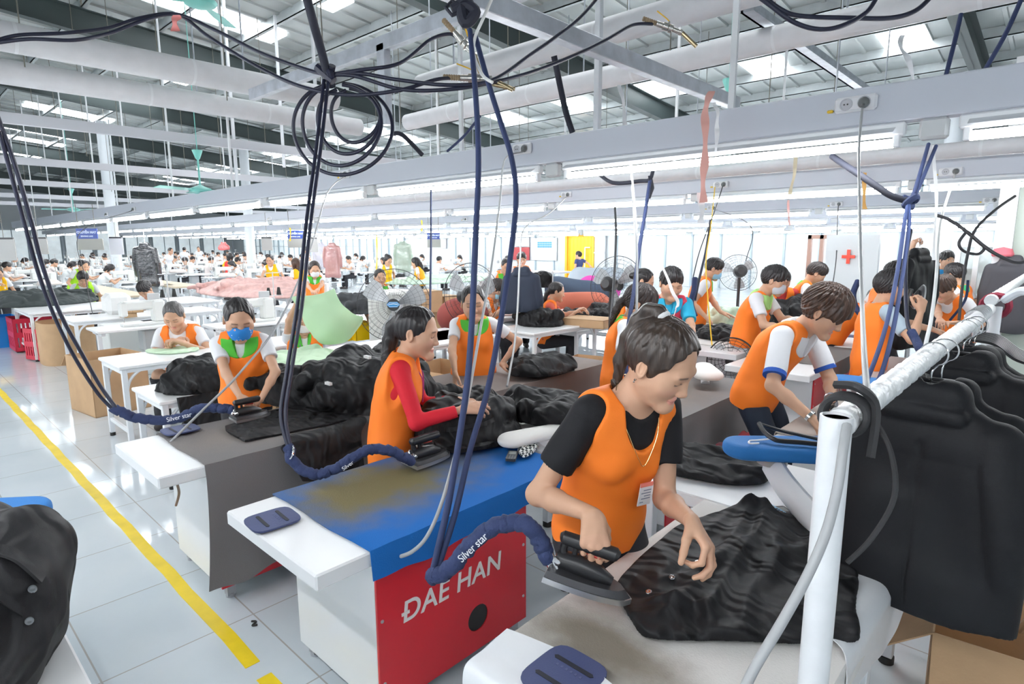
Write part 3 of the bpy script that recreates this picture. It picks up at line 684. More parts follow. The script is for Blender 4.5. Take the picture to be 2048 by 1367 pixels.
    for x in np.arange(-1.0, -30, -2.6):
        k += 1; m2 = MB().box((x-.55, WY-.08, 3.05), (x+.55, WY-.06, 3.7)); o = struct('window_%d' % k, m2, glow)
        f = MB()
        for a, b2 in ((-.6, -.53), (-.035, .035), (.53, .6)): f.box((x+a, WY-.12, 3.0), (x+b2, WY-.05, 3.75))
        for a in (3.0, 3.34, 3.7): f.box((x-.6, WY-.12, a), (x+.6, WY-.05, a+.05))
        part('window_frame', f, mat('frame_alu', (.42, .50, .55), .4), o)
    # joints of the white panels, seen all along the back
    mb = MB()
    for x in np.arange(-.6, -25, -1.15): mb.box((x-.035, WY-.05, 0), (x+.035, WY, 2.75))
    mb.box((-60, WY-.05, 2.68), (WXR, WY, 2.76)); struct('trim_2', mb, mat('joint_grey', (.36, .44, .50), .4))
    # glazed stretch of the back wall
    gl = mat('bright_glass', (.55, .62, .65), .2, emit=.55, var=.35, vscale=1.1)
    for i, x in enumerate(np.arange(-30, -52, -1.6)):
        k += 1; o = struct('window_%d' % k, MB().box((x-.72, WY-.06, .5), (x+.72, WY-.04, 2.6)), gl)
        f = MB()
        for a in (-.76, 0, .72): f.box((x+a, WY-.12, .45), (x+a+.05, WY-.03, 2.65))
        f.box((x-.76, WY-.12, .45), (x+.76, WY-.03, .52)); f.box((x-.76, WY-.12, 2.6), (x+.76, WY-.03, 2.66)); f.box((x-.76, WY-.11, 1.5), (x+.76, WY-.04, 1.54)); part('window_frame', f, mat('frame_alu', (.42, .50, .55), .4), o)
    for i, y in enumerate(np.arange(3.2, 21, 1.9)):  # glowing panes added on the far left wall to brighten it
        k += 1; o = struct('window_%d' % k, MB().box((WXL+.21, y-.8, .5), (WXL+.23, y+.8, 2.7)), gl)
        f = MB()
        for a in (-.84, 0, .8): f.box((WXL+.2, y+a, .45), (WXL+.28, y+a+.05, 2.75))
        part('window_frame', f, mat('frame_alu', (.42, .50, .55), .4), o)
    # yellow doorway with a grey sliding leaf
    a, b = PY(1137, 472, WY-.1), PY(1187, 472, WY-.1); xa, xb, zt = a[0], b[0], a[2]
    yl = mat('yellow_curtain', (.92, .50, .02), .5, var=.12, vscale=2)
    mb = MB(); xs = np.linspace(xa, xb, 40); mb.grid([[(x, WY-.10+.02*math.sin(i*1.1), z) for i, x in enumerate(xs)] for z in (.02, zt)], .01); o = struct('door_1', mb, yl)
    f = MB().box((xa-.12, WY-.2, 0), (xa, WY-.02, zt+.1)).box((xb, WY-.2, 0), (xb+.1, WY-.02, zt+.1)).box((xa-.12, WY-.2, zt), (xb+.1, WY-.02, zt+.12)); part('door_frame', f, mat('frame_yellow', (.75, .42, .03), .5), o)
    part('door_bar', MB().cyl((xb-.35, WY-.24, .2), (xb-.35, WY-.24, 1.5), .025).cyl((xb-.35, WY-.24, 1.5), (xb-.1, WY-.2, 1.5), .025), STEELW(), o)
    gr = mat('grey_door_leaf', (.50, .53, .56), .35)
    xc = PY(1212, 480, WY-.1)[0]
    for nm, (p, q) in (('door_2', (xb+.1, xc)), ('door_3', (PY(1121, 480, WY-.1)[0]-.1, xa-.12))):
        o = struct(nm, MB().box((p, WY-.16, 0), (q, WY-.08, zt+.05), .01), gr); part('door_rail', MB().box((p, WY-.2, 1.25), (q, WY-.15, 1.31)).box((p, WY-.2, 1.95), (q, WY-.15, 2.0)), mat('rail_grey', (.62, .65, .68), .3), o)
    # floor tape along the aisle
    tp = mat('yellow_floor_tape', (.85, .62, .02), .35, var=.12, vscale=8)
    y0 = PZ(300, 1105, 0)[1]
    def tape(x0, x1, lab):
        mb = MB(); P = []
        n = max(2, int(abs(x1-x0)/.25))
        for x in np.linspace(x0, x1, n): jj = .004*math.sin(x*9); P.append([(x, y0-.030+jj, .0022), (x, y0+.030+jj, .0022)])
        solo('floor_tape', mb.grid(P, .002), tp, lab, 'floor tape')
    e = PZ(508, 1328, 0)[0]; e2 = PZ(528, 1352, 0)[0]
    tape(-24, e, 'long yellow tape line running along the tiled aisle floor'); tape(e2, e2+.8, 'short yellow tape piece after the gap at the bottom of the aisle')
    # pieces of fluff on the tiles
    mb = MB(); c = PZ(507, 1247, 0); mb.tube(spline([c+V(-.02, 0, .004), c+V(0, .012, .006), c+V(.012, -.01, .004), c+V(.03, .004, .008)], 6), .0045, 6); solo('fabric_scrap', mb, mat('black_cloth_scrap', (.02, .02, .02), .8), 'tiny black scrap lying on the aisle tiles', 'scrap')
# ------------------------------------------------------------------ light trunking rows
def light_row(Y, zt, x0, x1, label, first=0., pitch=2.42, near=False, sockets=()):
    r = thing('light_trunking', label, 'ceiling light', ((x0+x1)/2, Y, zt-.2), 'suspended fluorescent light rows')
    tubem = mat('tube_glow', (.96, .98, 1.0), .4, emit=TUBE_E); bat = mat('batten_white', (.86, .88, .90), .3)
    part('trunking', MB().box((x0, Y-.05, zt+.10), (x1, Y+.05, zt+.29), .006), mat('trunking_grey', (.58, .61, .68), .42), r)
    x = x1-first; i = 0
    while x-2.2 > x0 and i < 40:
        a, b = x-2.2, x; mb = MB().box((a, Y-.028, zt+.035), (b, Y+.028, zt+.10), .008)
        mb.add([(xx, Y+yy, zt+zz) for xx in (a+.04, b-.04) for yy, zz in ((-.085, .045), (-.028, .075), (.028, .075), (.085, .045))], [(0, 1, 5, 4), (1, 2, 6, 5), (2, 3, 7, 6)])
        f = part('batten', mb, bat, r, smooth=False)
        t = part('tube', MB().cyl((a+.05, Y, zt), (b-.05, Y, zt), .0225, n=12), tubem, f)
        t['label'] = 'glowing fluorescent tube'
        for q in (a+.02, b-.05): part('lamp_holder', MB().box((q, Y-.022, zt-.022), (q+.03, Y+.022, zt+.05), .004), bat, f)
        if x-2.42-2.2 > x0-.5 and i < 14: part('joint_box', MB().box((a-.16, Y-.035, zt+.0), (a-.04, Y+.035, zt+.10), .012), mat('joint_box_grey', (.63, .65, .66), .45), r)
        x -= pitch; i += 1
    for q in np.arange(x1-1.1, max(x0, x1-34), -2.42*1.0 if near else -4.84):
        part('hanger', MB().box((q-.018, Y-.012, zt+.29), (q+.018, Y+.012, ROOFZ(Y)-.1)), mat('hanger_white', (.78, .80, .82), .4), r)
    return r
def socket(r, px, py, Y, zt, plug=True):
    p = PY(px, py, Y-.055); x, z = p[0], p[2]
    m = MB().box((x-.10, Y-.075, z-.04), (x+.10, Y-.048, z+.04), .012); o = part('socket', m, mat('socket_white', (.80, .81, .84), .35), r)
    for dx in (-.042, .042): part('socket_face', MB().lathe([(.031, 0), (.031, .004), (.026, .005), (.024, -.002), (.001, -.003)], (x+dx, Y-.076, z), (0, -1, 0), 18), mat('socket_inset', (.55, .56, .6), .4), o)
    mb = MB()
    for dx in (-.050, -.034): mb.cyl((x+dx, Y-.078, z), (x+dx, Y-.0795, z), .004)
    part('pin_hole', mb, mat('pin_dark', (.03, .03, .03), .5), o)
    if plug: part('plug', MB().lathe([(.027, 0), (.027, .012), (.021, .026), (.010, .034), (.007, .05)], (x+.042, Y-.077, z), nz((.1, -.8, -.55)), 14), mat('plug_grey', (.16, .17, .17), .5), o)
    part('cord_tag', MB().box((x-.135, Y-.07, z-.03), (x-.105, Y-.05, z-.015), .004), mat('tag_yellow', (.85, .55, .03), .5), o)
    return V(x+.042, Y-.10, z-.03)
SOCK = {}
def lights():
    rows = [(3.68, 2.20, -27.5, 1.9, 'nearest long fluorescent light row, hanging just behind the ironing woman', .18), (7.5, None, -46, 1.9, 'second fluorescent light row from the camera, above the men ironing', .9),
            (11.3, None, -46, 1.9, 'third fluorescent light row, above the back ironing tables', .5), (14.8, None, -46, 1.9, 'fourth fluorescent light row, above the large black floor fan', 1.2),
            (17.8, None, -46, 1.9, 'fifth fluorescent light row, second nearest to the back wall', .7), (20.4, None, -46, 1.9, 'last fluorescent light row, right in front of the back wall', .2)]
    ys = {7.5: 393, 11.3: 430, 14.8: 447, 17.8: 458, 20.4: 464}
    for Y, z, a, b, lab, fi in rows:
        if z is None: z = PY(1580, ys[Y], Y)[2]
        r = light_row(Y, z, a, b, lab, fi, near=(Y < 4))
        if Y < 4:
            SOCK['a'] = socket(r, 1712, 208, Y, z); SOCK['b'] = socket(r, 1045, 298, Y, z); SOCK['c'] = socket(r, 690, 349, Y, z); SOCK['d'] = socket(r, 268, 418, Y, z); socket(r, 214, 428, Y, z)
        elif Y < 8:
            SOCK['e'] = socket(r, 1902, 343, Y, z); SOCK['f'] = socket(r, 1442, 369, Y, z); SOCK['g'] = socket(r, 1133, 389, Y, z); socket(r, 625, 431, Y, z, False); socket(r, 540, 436, Y, z, False)
        elif Y < 12: SOCK['h'] = socket(r, 1982, 400, Y, z); SOCK['i'] = socket(r, 1673, 408, Y, z); SOCK['j'] = socket(r, 1424, 415, Y, z); SOCK['k'] = socket(r, 930, 438, Y, z)
    light_row(-.25, 2.24, -20, 1.9, 'fluorescent light row directly above the near ironing tables, out of frame', .4)
    light_row(-3.6, 2.24, -20, 1.9, 'fluorescent light row behind the camera, out of frame', .4)
# ------------------------------------------------------------------ pipes and steel under the roof
def ceiling_steel():
    def pipe(label, a, b, r, fl=True, cat='pipe'):
        a, b = np.array(a, float), np.array(b, float); t = thing('lagged_pipe', label, cat, (a+b)/2)
        part('pipe_run', MB().cyl(a, b, r, n=20), PIPEW(), t); d = nz(b-a); L = np.linalg.norm(b-a)
        for s in np.arange(.9, L-.3, 1.3): part('pipe_band', MB().lathe([(r*.9, -.012), (r*1.012, -.012), (r*1.012, .012), (r*.9, .012)], a+d*s, d, 20), mat('pipe_tape', (.72, .73, .75), .5), t)
        for s in np.arange(.5, L, 2.4):
            p = a+d*s; part('hanger_rod', MB().cyl(p+V(0, 0, r), (p[0], p[1], ROOFZ(p[1])-.1), .008, n=6), GALV(), t)
        return t
    z = 3.30
    x1 = PZ(300, 128, z)[0]; x2 = PZ(400, 205, z)[0]
    pipe('nearest white lagged pipe across the top left of the hall', (x1, -2.5, z), (x1, PZ(672, 198, z)[1], z), .115)
    pipe('second white lagged pipe across the upper left, just below the first', (x2, -2.5, z), (x2, PZ(690, 262, z)[1], z), .115)
    y3 = PZ(1366, 120, z)[1]; y4 = PZ(1366, 20, z)[1]
    pipe('white lagged pipe running above the front light row to the upper right', (PZ(790, 240, z)[0], y3, z), (1.9, y3, z), .10)
    pipe('white lagged pipe higher at top right behind the valves', (PZ(800, 160, z)[0], y4, z), (1.9, y4, z), .10)
    y5 = PZ(1700, 285, 2.75)[1]
    pipe('white pipe between first and second light rows', (-12, 6.7, PY(1780, 312, 6.7)[2]), (1.9, 6.7, PY(1780, 312, 6.7)[2]), .07)
    pipe('white pipe right above the second light row', (-12, 8.6, PY(1780, 338, 8.6)[2]), (1.9, 8.6, PY(1780, 338, 8.6)[2]), .07)
    for i, (px, py, lab) in enumerate(((330, 272, 'first slim white box beam below the lagged pipes on the left'), (300, 341, 'second slim white box beam on the left, above the small teal ceiling fan'), (250, 376, 'third slim white box beam at far left under the roof'), (200, 398, 'fourth slim white box beam at far left under the roof'), (160, 411, 'farthest slim white box beam at far left under the roof'))):
        x = PZ(px, py, z)[0]; t = solo('box_beam', MB().box((x-.04, -3.5, z-.07), (x+.04, 9+i*2, z+.07), .004), mat('beam_white', (.58, .59, .63), .45), lab, 'beam')
    # galvanised square tube and frame at top middle
    zg = 2.87; xg = PZ(1366, 165, zg)[0]
    t = thing('steel_frame', 'galvanised steel square tube frame hanging at the top centre', 'frame', (xg, 3.5, zg))
    part('long_rail', MB().box((xg-.035, PZ(1000, 0, zg)[1]-.3, zg-.05), (xg+.035, PZ(1490, 205, zg)[1], zg+.05), .004), GALV(), t)
    p, q = PZ(560, 175, 3.1), PZ(930, 25, 3.1); yy = q[1]
    part('cross_rail', MB().box((PZ(590, 160, 3.1)[0]-.8, yy-.03, 3.05), (xg, yy+.03, 3.15), .004), GALV(), t)
    pp = PY(772, 250, yy); part('post', MB().box((pp[0]-.045, yy-.03, pp[2]), (pp[0]+.045, yy+.03, 3.1), .004), GALV(), t)
    t = thing('steel_frame', 'grey steel angle beam crossing at upper right above the front light row', 'frame', (-1.5, 5, 3))
    a, b = PZ(1480, 5, 3.5), PZ(1775, 195, 3.5); x = (a[0]+b[0])/2
    part('angle_rail', MB().box((x-.05, a[1], 3.42), (x+.05, b[1]+1.2, 3.44)).box((x-.05, a[1], 3.42), (x-.03, b[1]+1.2, 3.56)), GALV(), t, smooth=False)
    for (px, py0, py1, Y, lab) in ((1199, 0, 262, 3.75, 'white square pole standing on the front light row at top centre'), (563, 250, 330, 5.6, 'white square pole behind the coiled hoses'), (465, 245, 385, 4.4, 'white square pole right of the teal ceiling fan'), (219, 262, 420, 6.0, 'white square pole left of the teal ceiling fan')):
        a, b = PY(px, py0, Y), PY(px, py1, Y); solo('hanger_pole', MB().box((a[0]-.022, Y-.022, b[2]-.05), (a[0]+.022, Y+.022, ROOFZ(Y)-.05), .003), STEELW(), lab, 'pole')
    # thin drop rods from the purlins
    k = 0; rods = MB()
    for x in np.arange(-3, -30, -2.1):
        for y in (1.2, 3.0, 5.4, 7.9, 10.5): rods.cyl((x, y, 3.3), (x, y, ROOFZ(y)-.1), .006, n=5)
    o = part('ceiling_rods', rods, mat('rod_dark', (.18, .17, .14), .5), None); o['kind'] = 'structure'
    # ceiling fans
    teal = mat('teal_enamel', (.22, .62, .55), .35)
    def fan(label, top, dz, rb, a0):
        x, y, z = top; t = thing('ceiling_fan', label, 'ceiling fan', (x, y, z-dz), 'teal ceiling fans')
        part('canopy', MB().lathe([(.075, 0), (.072, -.02), (.03, -.13), (.02, -.14)], top, n=20), teal, t)
        part('down_rod', MB().cyl((x, y, z-.13), (x, y, z-dz+.05), .014).cyl((x, y, z), (x, y, ROOFZ(y)), .006), teal, t)
        part('motor', MB().lathe([(.02, .1), (.06, .08), (.15, .045), (.17, .02), (.15, -.01), (.08, -.035), (.01, -.04)], (x, y, z-dz), n=28), teal, t)
        for i in range(3):
            a = a0+i*2*PI/3; d = V(math.cos(a), math.sin(a), 0); s = V(-math.sin(a), math.cos(a), 0); P = []
            for q, w in ((.12, .03), (.24, .055), (.45, .075), (rb, .07)): P.append([V(x, y, z-dz+.015)+d*q+s*w+V(0, 0, .012), V(x, y, z-dz+.015)+d*q-s*w-V(0, 0, .012)])
            part('blade', MB().grid(P, .004), teal, t)
    fan('teal ceiling fan hanging at left above the long light row', PD(394, 300, 9.2), .62, .75, .9)
    fan('small far teal ceiling fan at the left edge of the hall', PD(142, 377, 17.5), .62, .75, .4)
    fan('teal ceiling fan showing its cone behind the pink ribbon at upper right', PD(1459, 158, 6.6), .72, .75, 2.0)
    p = PD(400, 8, 6.3); fan('teal ceiling fan cut by the top edge of the picture at left', p+V(0, 0, .62), .62, .75, .25)
# ------------------------------------------------------------------ cloth helpers
def BLACKC(name='black_suiting', col=(.011, .011, .0125), crease=.6, sc=13):
    if name in MATS: return MATS[name]
    m = mat(name, col, .62, spec=.26); nt = m.node_tree; b = nt.nodes['Principled BSDF']; tc = nt.nodes.new('ShaderNodeTexCoord'); prev = None
    for s, st, ds in ((sc*.22, crease, .05), (sc*.5, crease*.55, .02), (420, .10, .01)):
        n = nt.nodes.new('ShaderNodeTexWave' if s < 100 else 'ShaderNodeTexNoise'); n.inputs['Scale'].default_value = s
        if s < 100: n.bands_direction = 'DIAGONAL' if s < sc*.3 else 'Y'; n.inputs['Distortion'].default_value = 11; n.inputs['Detail'].default_value = 1.5; n.inputs['Detail Scale'].default_value = 1.1
        nt.links.new(tc.outputs['Object'], n.inputs['Vector']); bp = nt.nodes.new('ShaderNodeBump'); bp.inputs['Strength'].default_value = st; bp.inputs['Distance'].default_value = ds; nt.links.new(n.outputs['Fac'], bp.inputs['Height'])
        if prev: nt.links.new(prev.outputs[0], bp.inputs['Normal'])
        prev = bp
    nt.links.new(prev.outputs[0], b.inputs['Normal']); return m
SUIT = lambda: BLACKC('hanging_suiting', (.009, .0095, .0115), .25, 6)
def vnoise(P, seed, sc):
    r = np.random.default_rng(seed); o = 0
    for k in range(6):
        d = nz(r.normal(size=3)); o = o+np.sin((P@d)*sc*(1+.45*k)+r.uniform(0, 6.3)+1.5*np.sin((P@nz(r.normal(size=3)))*sc*.6+k))/(1+.4*k)
    return o/3
def patch(name, rows, m, nu=40, nv=40, thick=.006, wr=.008, ws=14, seed=1, parent=None, label=None, cat='cloth', group=None):
    """sheet through rows of control points (world)"""
    R = [spline(r, max(1, nv//(len(r)-1))) for r in rows]; n = min(len(r) for r in R); R = np.array([r[:n] for r in R])
    C = np.array([spline(R[:, j], max(1, nu//(len(rows)-1))) for j in range(n)]).transpose(1, 0, 2)
    gu = np.gradient(C, axis=0); gv = np.gradient(C, axis=1); N = np.cross(gu, gv); N /= (np.linalg.norm(N, axis=2, keepdims=True)+1e-9)
    if wr: C = C+N*(vnoise(C.reshape(-1, 3), seed, ws).reshape(C.shape[:2])*wr)[:, :, None]
    mb = MB().grid(C, thick)
    if parent is not None: return part(name, mb, m, parent, label, sharp=60)
    return solo(name, mb, m, label, cat, group, sharp=60)
def polysd(px, py, poly):
    d = np.full(px.shape, 1e9, np.float32); s = np.ones(px.shape, np.float32); n = len(poly)
    for i in range(n):
        a = poly[i]; b = poly[i-1]; ex, ey = b[0]-a[0], b[1]-a[1]; wx, wy = px-a[0], py-a[1]
        t = np.clip((wx*ex+wy*ey)/(ex*ex+ey*ey+1e-12), 0, 1); d = np.minimum(d, (wx-ex*t)**2+(wy-ey*t)**2)
        c1 = py >= a[1]; c2 = py < b[1]; c3 = ex*wy > ey*wx; s = np.where((c1 & c2 & c3) | (~c1 & ~c2 & ~c3), -s, s)
    return s*np.sqrt(d)
def flatcloth(name, poly, z0, base, folds, m, h=.006, seed=1, wr=.006, ws=20, label=None, cat='garment', parent=None, group=None, tall=.12):
    """cloth lying on a level surface: outline, base thickness and ridges (polyline, height, width)"""
    poly = spline(poly, 6, True)[:, :2] if len(poly[0]) >= 2 else poly; lo = poly.min(0); hi = poly.max(0)
    F = Field((lo[0]-.03, lo[1]-.03, z0-.012), (hi[0]+.03, hi[1]+.03, z0+tall), h)
    X, Y = np.meshgrid(F.ax[0], F.ax[1], indexing='ij'); sd = polysd(X, Y, poly); P3 = np.stack([X.ravel(), Y.ravel(), 0*X.ravel()], 1)
    H = base+wr*vnoise(P3, seed, ws).reshape(X.shape)-ffolds(wr*1.5, ws*.8, seed, 3, .1)(X, Y, 0*X)-ffolds(wr*.7, ws*2, seed+2, 3, .1)(X, Y, 0*X)
    for pl, amp, w in folds:
        q = spline([(*p[:2], 0) for p in pl], 8)[:, :2]; dd = np.full(X.shape, 1e9)
        for a, b in zip(q[:-1], q[1:]):
            ex, ey = b-a; t = np.clip(((X-a[0])*ex+(Y-a[1])*ey)/(ex*ex+ey*ey+1e-12), 0, 1); dd = np.minimum(dd, (X-a[0]-ex*t)**2+(Y-a[1]-ey*t)**2)
        H = H+amp*np.exp(-(dd/(w*w))**.75)
    H = z0+np.maximum(H, .004); Z = F.ax[2][None, None, :]; r = .012
    a = sd[:, :, None]; b = Z-H[:, :, None]
    k = .018; hh = np.maximum(k-np.abs(a-b), 0)/k; F.f = (np.maximum(a, b)+hh*hh*k*.25).astype(np.float32); F.f = np.maximum(F.f, (z0+.001-Z).astype(np.float32))
    PQ = F.mesh(); global LASTF; LASTF = F
    if parent is not None: return sdmesh(name, PQ, m, parent, smooth_it=1)
    c = np.array([*PQ[0].mean(0)[:2], z0]); o = sdmesh(name, PQ, m, None, c, label, smooth_it=1); o['category'] = cat
    if group: o['group'] = group
    return o
def heap(name, c, r, m, label, seed=1, n=14, h=.014, cat='garment pile', group=None, parent=None, wr=.012, ws=16):
    rr = np.random.default_rng(seed); c = np.array(c, float); r = np.array(r, float)
    F = Field(c-r*1.25-.05, c+r*1.25+V(.05, .05, .06), h); F.add(EL(c, r*V(.93, .93, .8)), 0)
    for i in range(n):
        a = rr.uniform(0, 2*PI); q = rr.uniform(.15, .85); zz = math.sqrt(max(0, 1-q*q))*r[2]*.78; p = c+V(math.cos(a)*q*r[0], math.sin(a)*q*r[1], zz)
        b = a+rr.uniform(1.0, 2.2); L = rr.uniform(.25, .6)*min(r[0], r[1]); d = V(math.cos(b)*L, math.sin(b)*L, rr.uniform(-.2, .1)*r[2]); w = rr.uniform(.10, .2)*r[2]+.012
        F.add(RC(p-d, p+d, w, w*.6), .04)
    bb = ffolds(wr*1.5, ws*.9, seed, 3, .8); f2 = ffolds(wr*.9, ws*1.9, seed+5, 4, .8); z0 = c[2]+.001
    F.bumps(lambda X, Y, Z: bb(X, Y, Z)+f2(X, Y, Z)); F.clip(lambda X, Y, Z: z0-Z+0*X+0*Y)
    PQ = F.mesh()
    if parent is not None: return sdmesh(name, PQ, m, parent)
    o = sdmesh(name, PQ, m, None, c, label); o['category'] = cat
    if group: o['group'] = group
    return o
# ------------------------------------------------------------------ ironing tables
def cover_mat(name, col, stain, centre, rad, amount=.9, rough=.8):
    m = mat(name, col, rough, bump=.15, bscale=220, spec=.2); nt = m.node_tree
    if nt.nodes.get('stain'): return m
    b = nt.nodes['Principled BSDF']; tc = nt.nodes.new('ShaderNodeTexCoord'); tc.name = 'stain'; mp = nt.nodes.new('ShaderNodeMapping'); mp.vector_type = 'TEXTURE'
    mp.inputs['Location'].default_value = centre; mp.inputs['Scale'].default_value = rad; nt.links.new(tc.outputs['Object'], mp.inputs[0])
    no = nt.nodes.new('ShaderNodeTexNoise'); no.inputs['Scale'].default_value = 7; no.inputs['Detail'].default_value = 6; nt.links.new(tc.outputs['Object'], no.inputs[0])
    ad = nt.nodes.new('ShaderNodeVectorMath'); ad.operation = 'MULTIPLY_ADD'; nt.links.new(no.outputs['Color'], ad.inputs[0]); ad.inputs[1].default_value = (.9, .9, 0); nt.links.new(mp.outputs[0], ad.inputs[2])
    sb = nt.nodes.new('ShaderNodeVectorMath'); sb.operation = 'SUBTRACT'; nt.links.new(ad.outputs[0], sb.inputs[0]); sb.inputs[1].default_value = (.45, .45, 0)
    ln = nt.nodes.new('ShaderNodeVectorMath'); ln.operation = 'LENGTH'; nt.links.new(sb.outputs[0], ln.inputs[0])
    mr = nt.nodes.new('ShaderNodeMapRange'); mr.interpolation_type = 'SMOOTHSTEP'; mr.inputs['From Min'].default_value = 1.15; mr.inputs['From Max'].default_value = .25; mr.inputs['To Max'].default_value = amount; nt.links.new(ln.outputs['Value'], mr.inputs['Value'])
    mx = nt.nodes.new('ShaderNodeMixRGB'); mx.inputs[1].default_value = (*col, 1); mx.inputs[2].default_value = (*stain, 1); nt.links.new(mr.outputs[0], mx.inputs[0]); nt.links.new(mx.outputs[0], b.inputs['Base Color']); return m
RED = lambda: mat('red_panel', (.60, .018, .03), .32, var=.06, vscale=3)
def itable(label, x0, x1, y0, y1, end=.18, hangs=(.1, .1, .1), cm=None, letters=True, seed=1, hole=True, coverlabel=None, legs=False, far=.05):
    """vacuum ironing table: white slab, cabinet with a red side facing +X, cloth cover"""
    t = thing('ironing_table', label, 'ironing table', ((x0+x1)/2, (y0+y1)/2, 0), 'vacuum ironing tables'); T = TT-.008
    part('worktop', MB().box((x0, y0, T-.055), (x1, y1, T), .006), LAM(), t)
    cx0, cx1, cy0, cy1 = x0+.05, x1-.03, y0+.23, y1-far
    if legs:
        for a in (x0+.06, x1-.06):
            for b in (y0+.08, y1-.08):
                l = part('leg', MB().box((a-.022, b-.022, .03), (a+.022, b+.022, T-.055), .003), STEELW(), t); part('foot', MB().cyl((a, b, 0), (a, b, .03), .028), mat('black_rubber', (.02, .02, .02), .7), l)
    else:
        part('cabinet', MB().box((cx0, cy0, .07), (cx1-.012, cy1, T-.055), .004), LAM(), t)
        # red side with the round outlet
        z0, z1 = .07, T-.055; hy, hz, hr = cy0+(cy1-cy0)*.62, z0+.14, .055; ring = []
        N = 32; outer = []
        for k in range(N):
            a = 2*PI*k/N; dy, dz = math.cos(a), math.sin(a); s = min(((cy1-hy) if dy > 0 else (hy-cy0))/max(abs(dy), 1e-6), ((z1-hz) if dz > 0 else (hz-z0))/max(abs(dz), 1e-6)); outer.append((hy+dy*s, hz+dz*s))
        for cy_, cz_ in ((cy0, z0), (cy0, z1), (cy1, z0), (cy1, z1)):
            k = min(range(N), key=lambda i: (outer[i][0]-cy_)**2+(outer[i][1]-cz_)**2); outer[k] = (cy_, cz_)
        vs = [(cx1-.01, a, b) for a, b in outer]+[(cx1-.01, hy+hr*math.cos(2*PI*k/N), hz+hr*math.sin(2*PI*k/N)) for k in range(N)]; vs += [(cx1, a, b) for _, a, b in vs]
        fs = []
        for k in range(N): j = (k+1) % N; fs += [(k, j, N+j, N+k), (2*N+k, 3*N+k, 3*N+j, 2*N+j), (N+k, N+j, 3*N+j, 3*N+k), (k, 2*N+k, 2*N+j, j)]
        rp = part('side_panel', MB().add(vs, fs), RED(), t, 'glossy red side panel', smooth=False)
        if hole: part('outlet', MB().lathe([(hr-.001, 0), (hr-.001, -.004), (.001, -.0045)], (cx1-.004, hy, hz), (1, 0, 0), 24), mat('outlet_dark', (.015, .015, .015), .6), rp)
        mb = MB()
        for b in (cy0+.018, cy1-.018):
            for c in (.18, .42, .60): mb.lathe([(.007, 0), (.006, .003), (.001, .004)], (cx1, b, c), (1, 0, 0), 10)
        part('screw', mb, mat('screw_steel', (.6, .6, .62), .3, metal=.8), rp)
        if letters:
            lw = mat('letter_white', (.80, .80, .78), .4); cyl = (cy0+cy1)/2-.03
            part('lettering_bar', MB().box((cx1+.001, cyl-.252, .399), (cx1+.004, cyl-.218, .411)), lw, rp)
            text('lettering', 'DAE HAN', .112, lw, rp, (cx1+.0015, cyl, .405), (0, 1, 0), (0, 0, 1), .0012, .0012, .12, 1.04)
        for a in (cx0+.03, cx1-.04):
            for b in (cy0+.05, cy1-.05): part('foot', MB().box((a-.02, b-.02, .012), (a+.02, b+.02, .07)).cyl((a, b, 0), (a, b, .02), .022), mat('foot_grey', (.35, .36, .38), .5), t)
    if cm is not None:
        hl, hrr, he = hangs; ys = np.linspace(y0+end, y1+.006, 60); P = []; rr = np.random.default_rng(seed)
        ph = rr.uniform(0, 6, 8); top = [0, .02, .15, .35, .5, .65, .85, .98, 1]
        def wv(y, k): return math.sin(y*17+ph[k])*.5+math.sin(y*31+ph[k+1])*.3+math.sin(y*7+ph[k+2])*.6
        nh = 9
        for y in ys:
            row = []; e = (y-y0-end)/.1; ed = .006*wv(y, 0)
            for i in range(nh): f = 1-i/nh; zz = T-hl*f*(1+.06*wv(y, 2)); row.append((x0-.010-.018*f*(1+.5*wv(y*1.3, 3))*min(1, hl*4), y+ed, zz))
            for s in top: row.append((x0+(x1-x0)*s+(-.006 if s == 0 else .006 if s == 1 else 0), y+.006*math.sin(s*9+ph[3])*max(0, 1-e), T+.007+.0018*vnoise(np.array([[x0+s*.7, y, 0]]), seed, 22)[0]))
            for i in range(1, nh+1): f = i/nh; zz = T-hrr*f*(1+.10*wv(y, 1)*min(1, .25/hrr)); row.append((x1+.010+.022*f*(1+.5*wv(y*1.1, 4))*min(1, hrr*4)+.03*f*f*(hrr > .3), y+ed-.05*f*f*max(0, 1-e*.4)*(hrr > .3), max(.09, zz)))
            P.append(row)
        last = [list(p) for p in P[-1]]
        for i in range(1, 7):
            f = i/6; P.append([(p[0], y1+.012+.02*f, min(p[2], T+.007)-he*f if nh <= j < nh+len(top) else p[2]) for j, p in enumerate(last)])
        c = part('cover', MB().grid(P, -.004), cm, t, coverlabel, sharp=70)
    return t
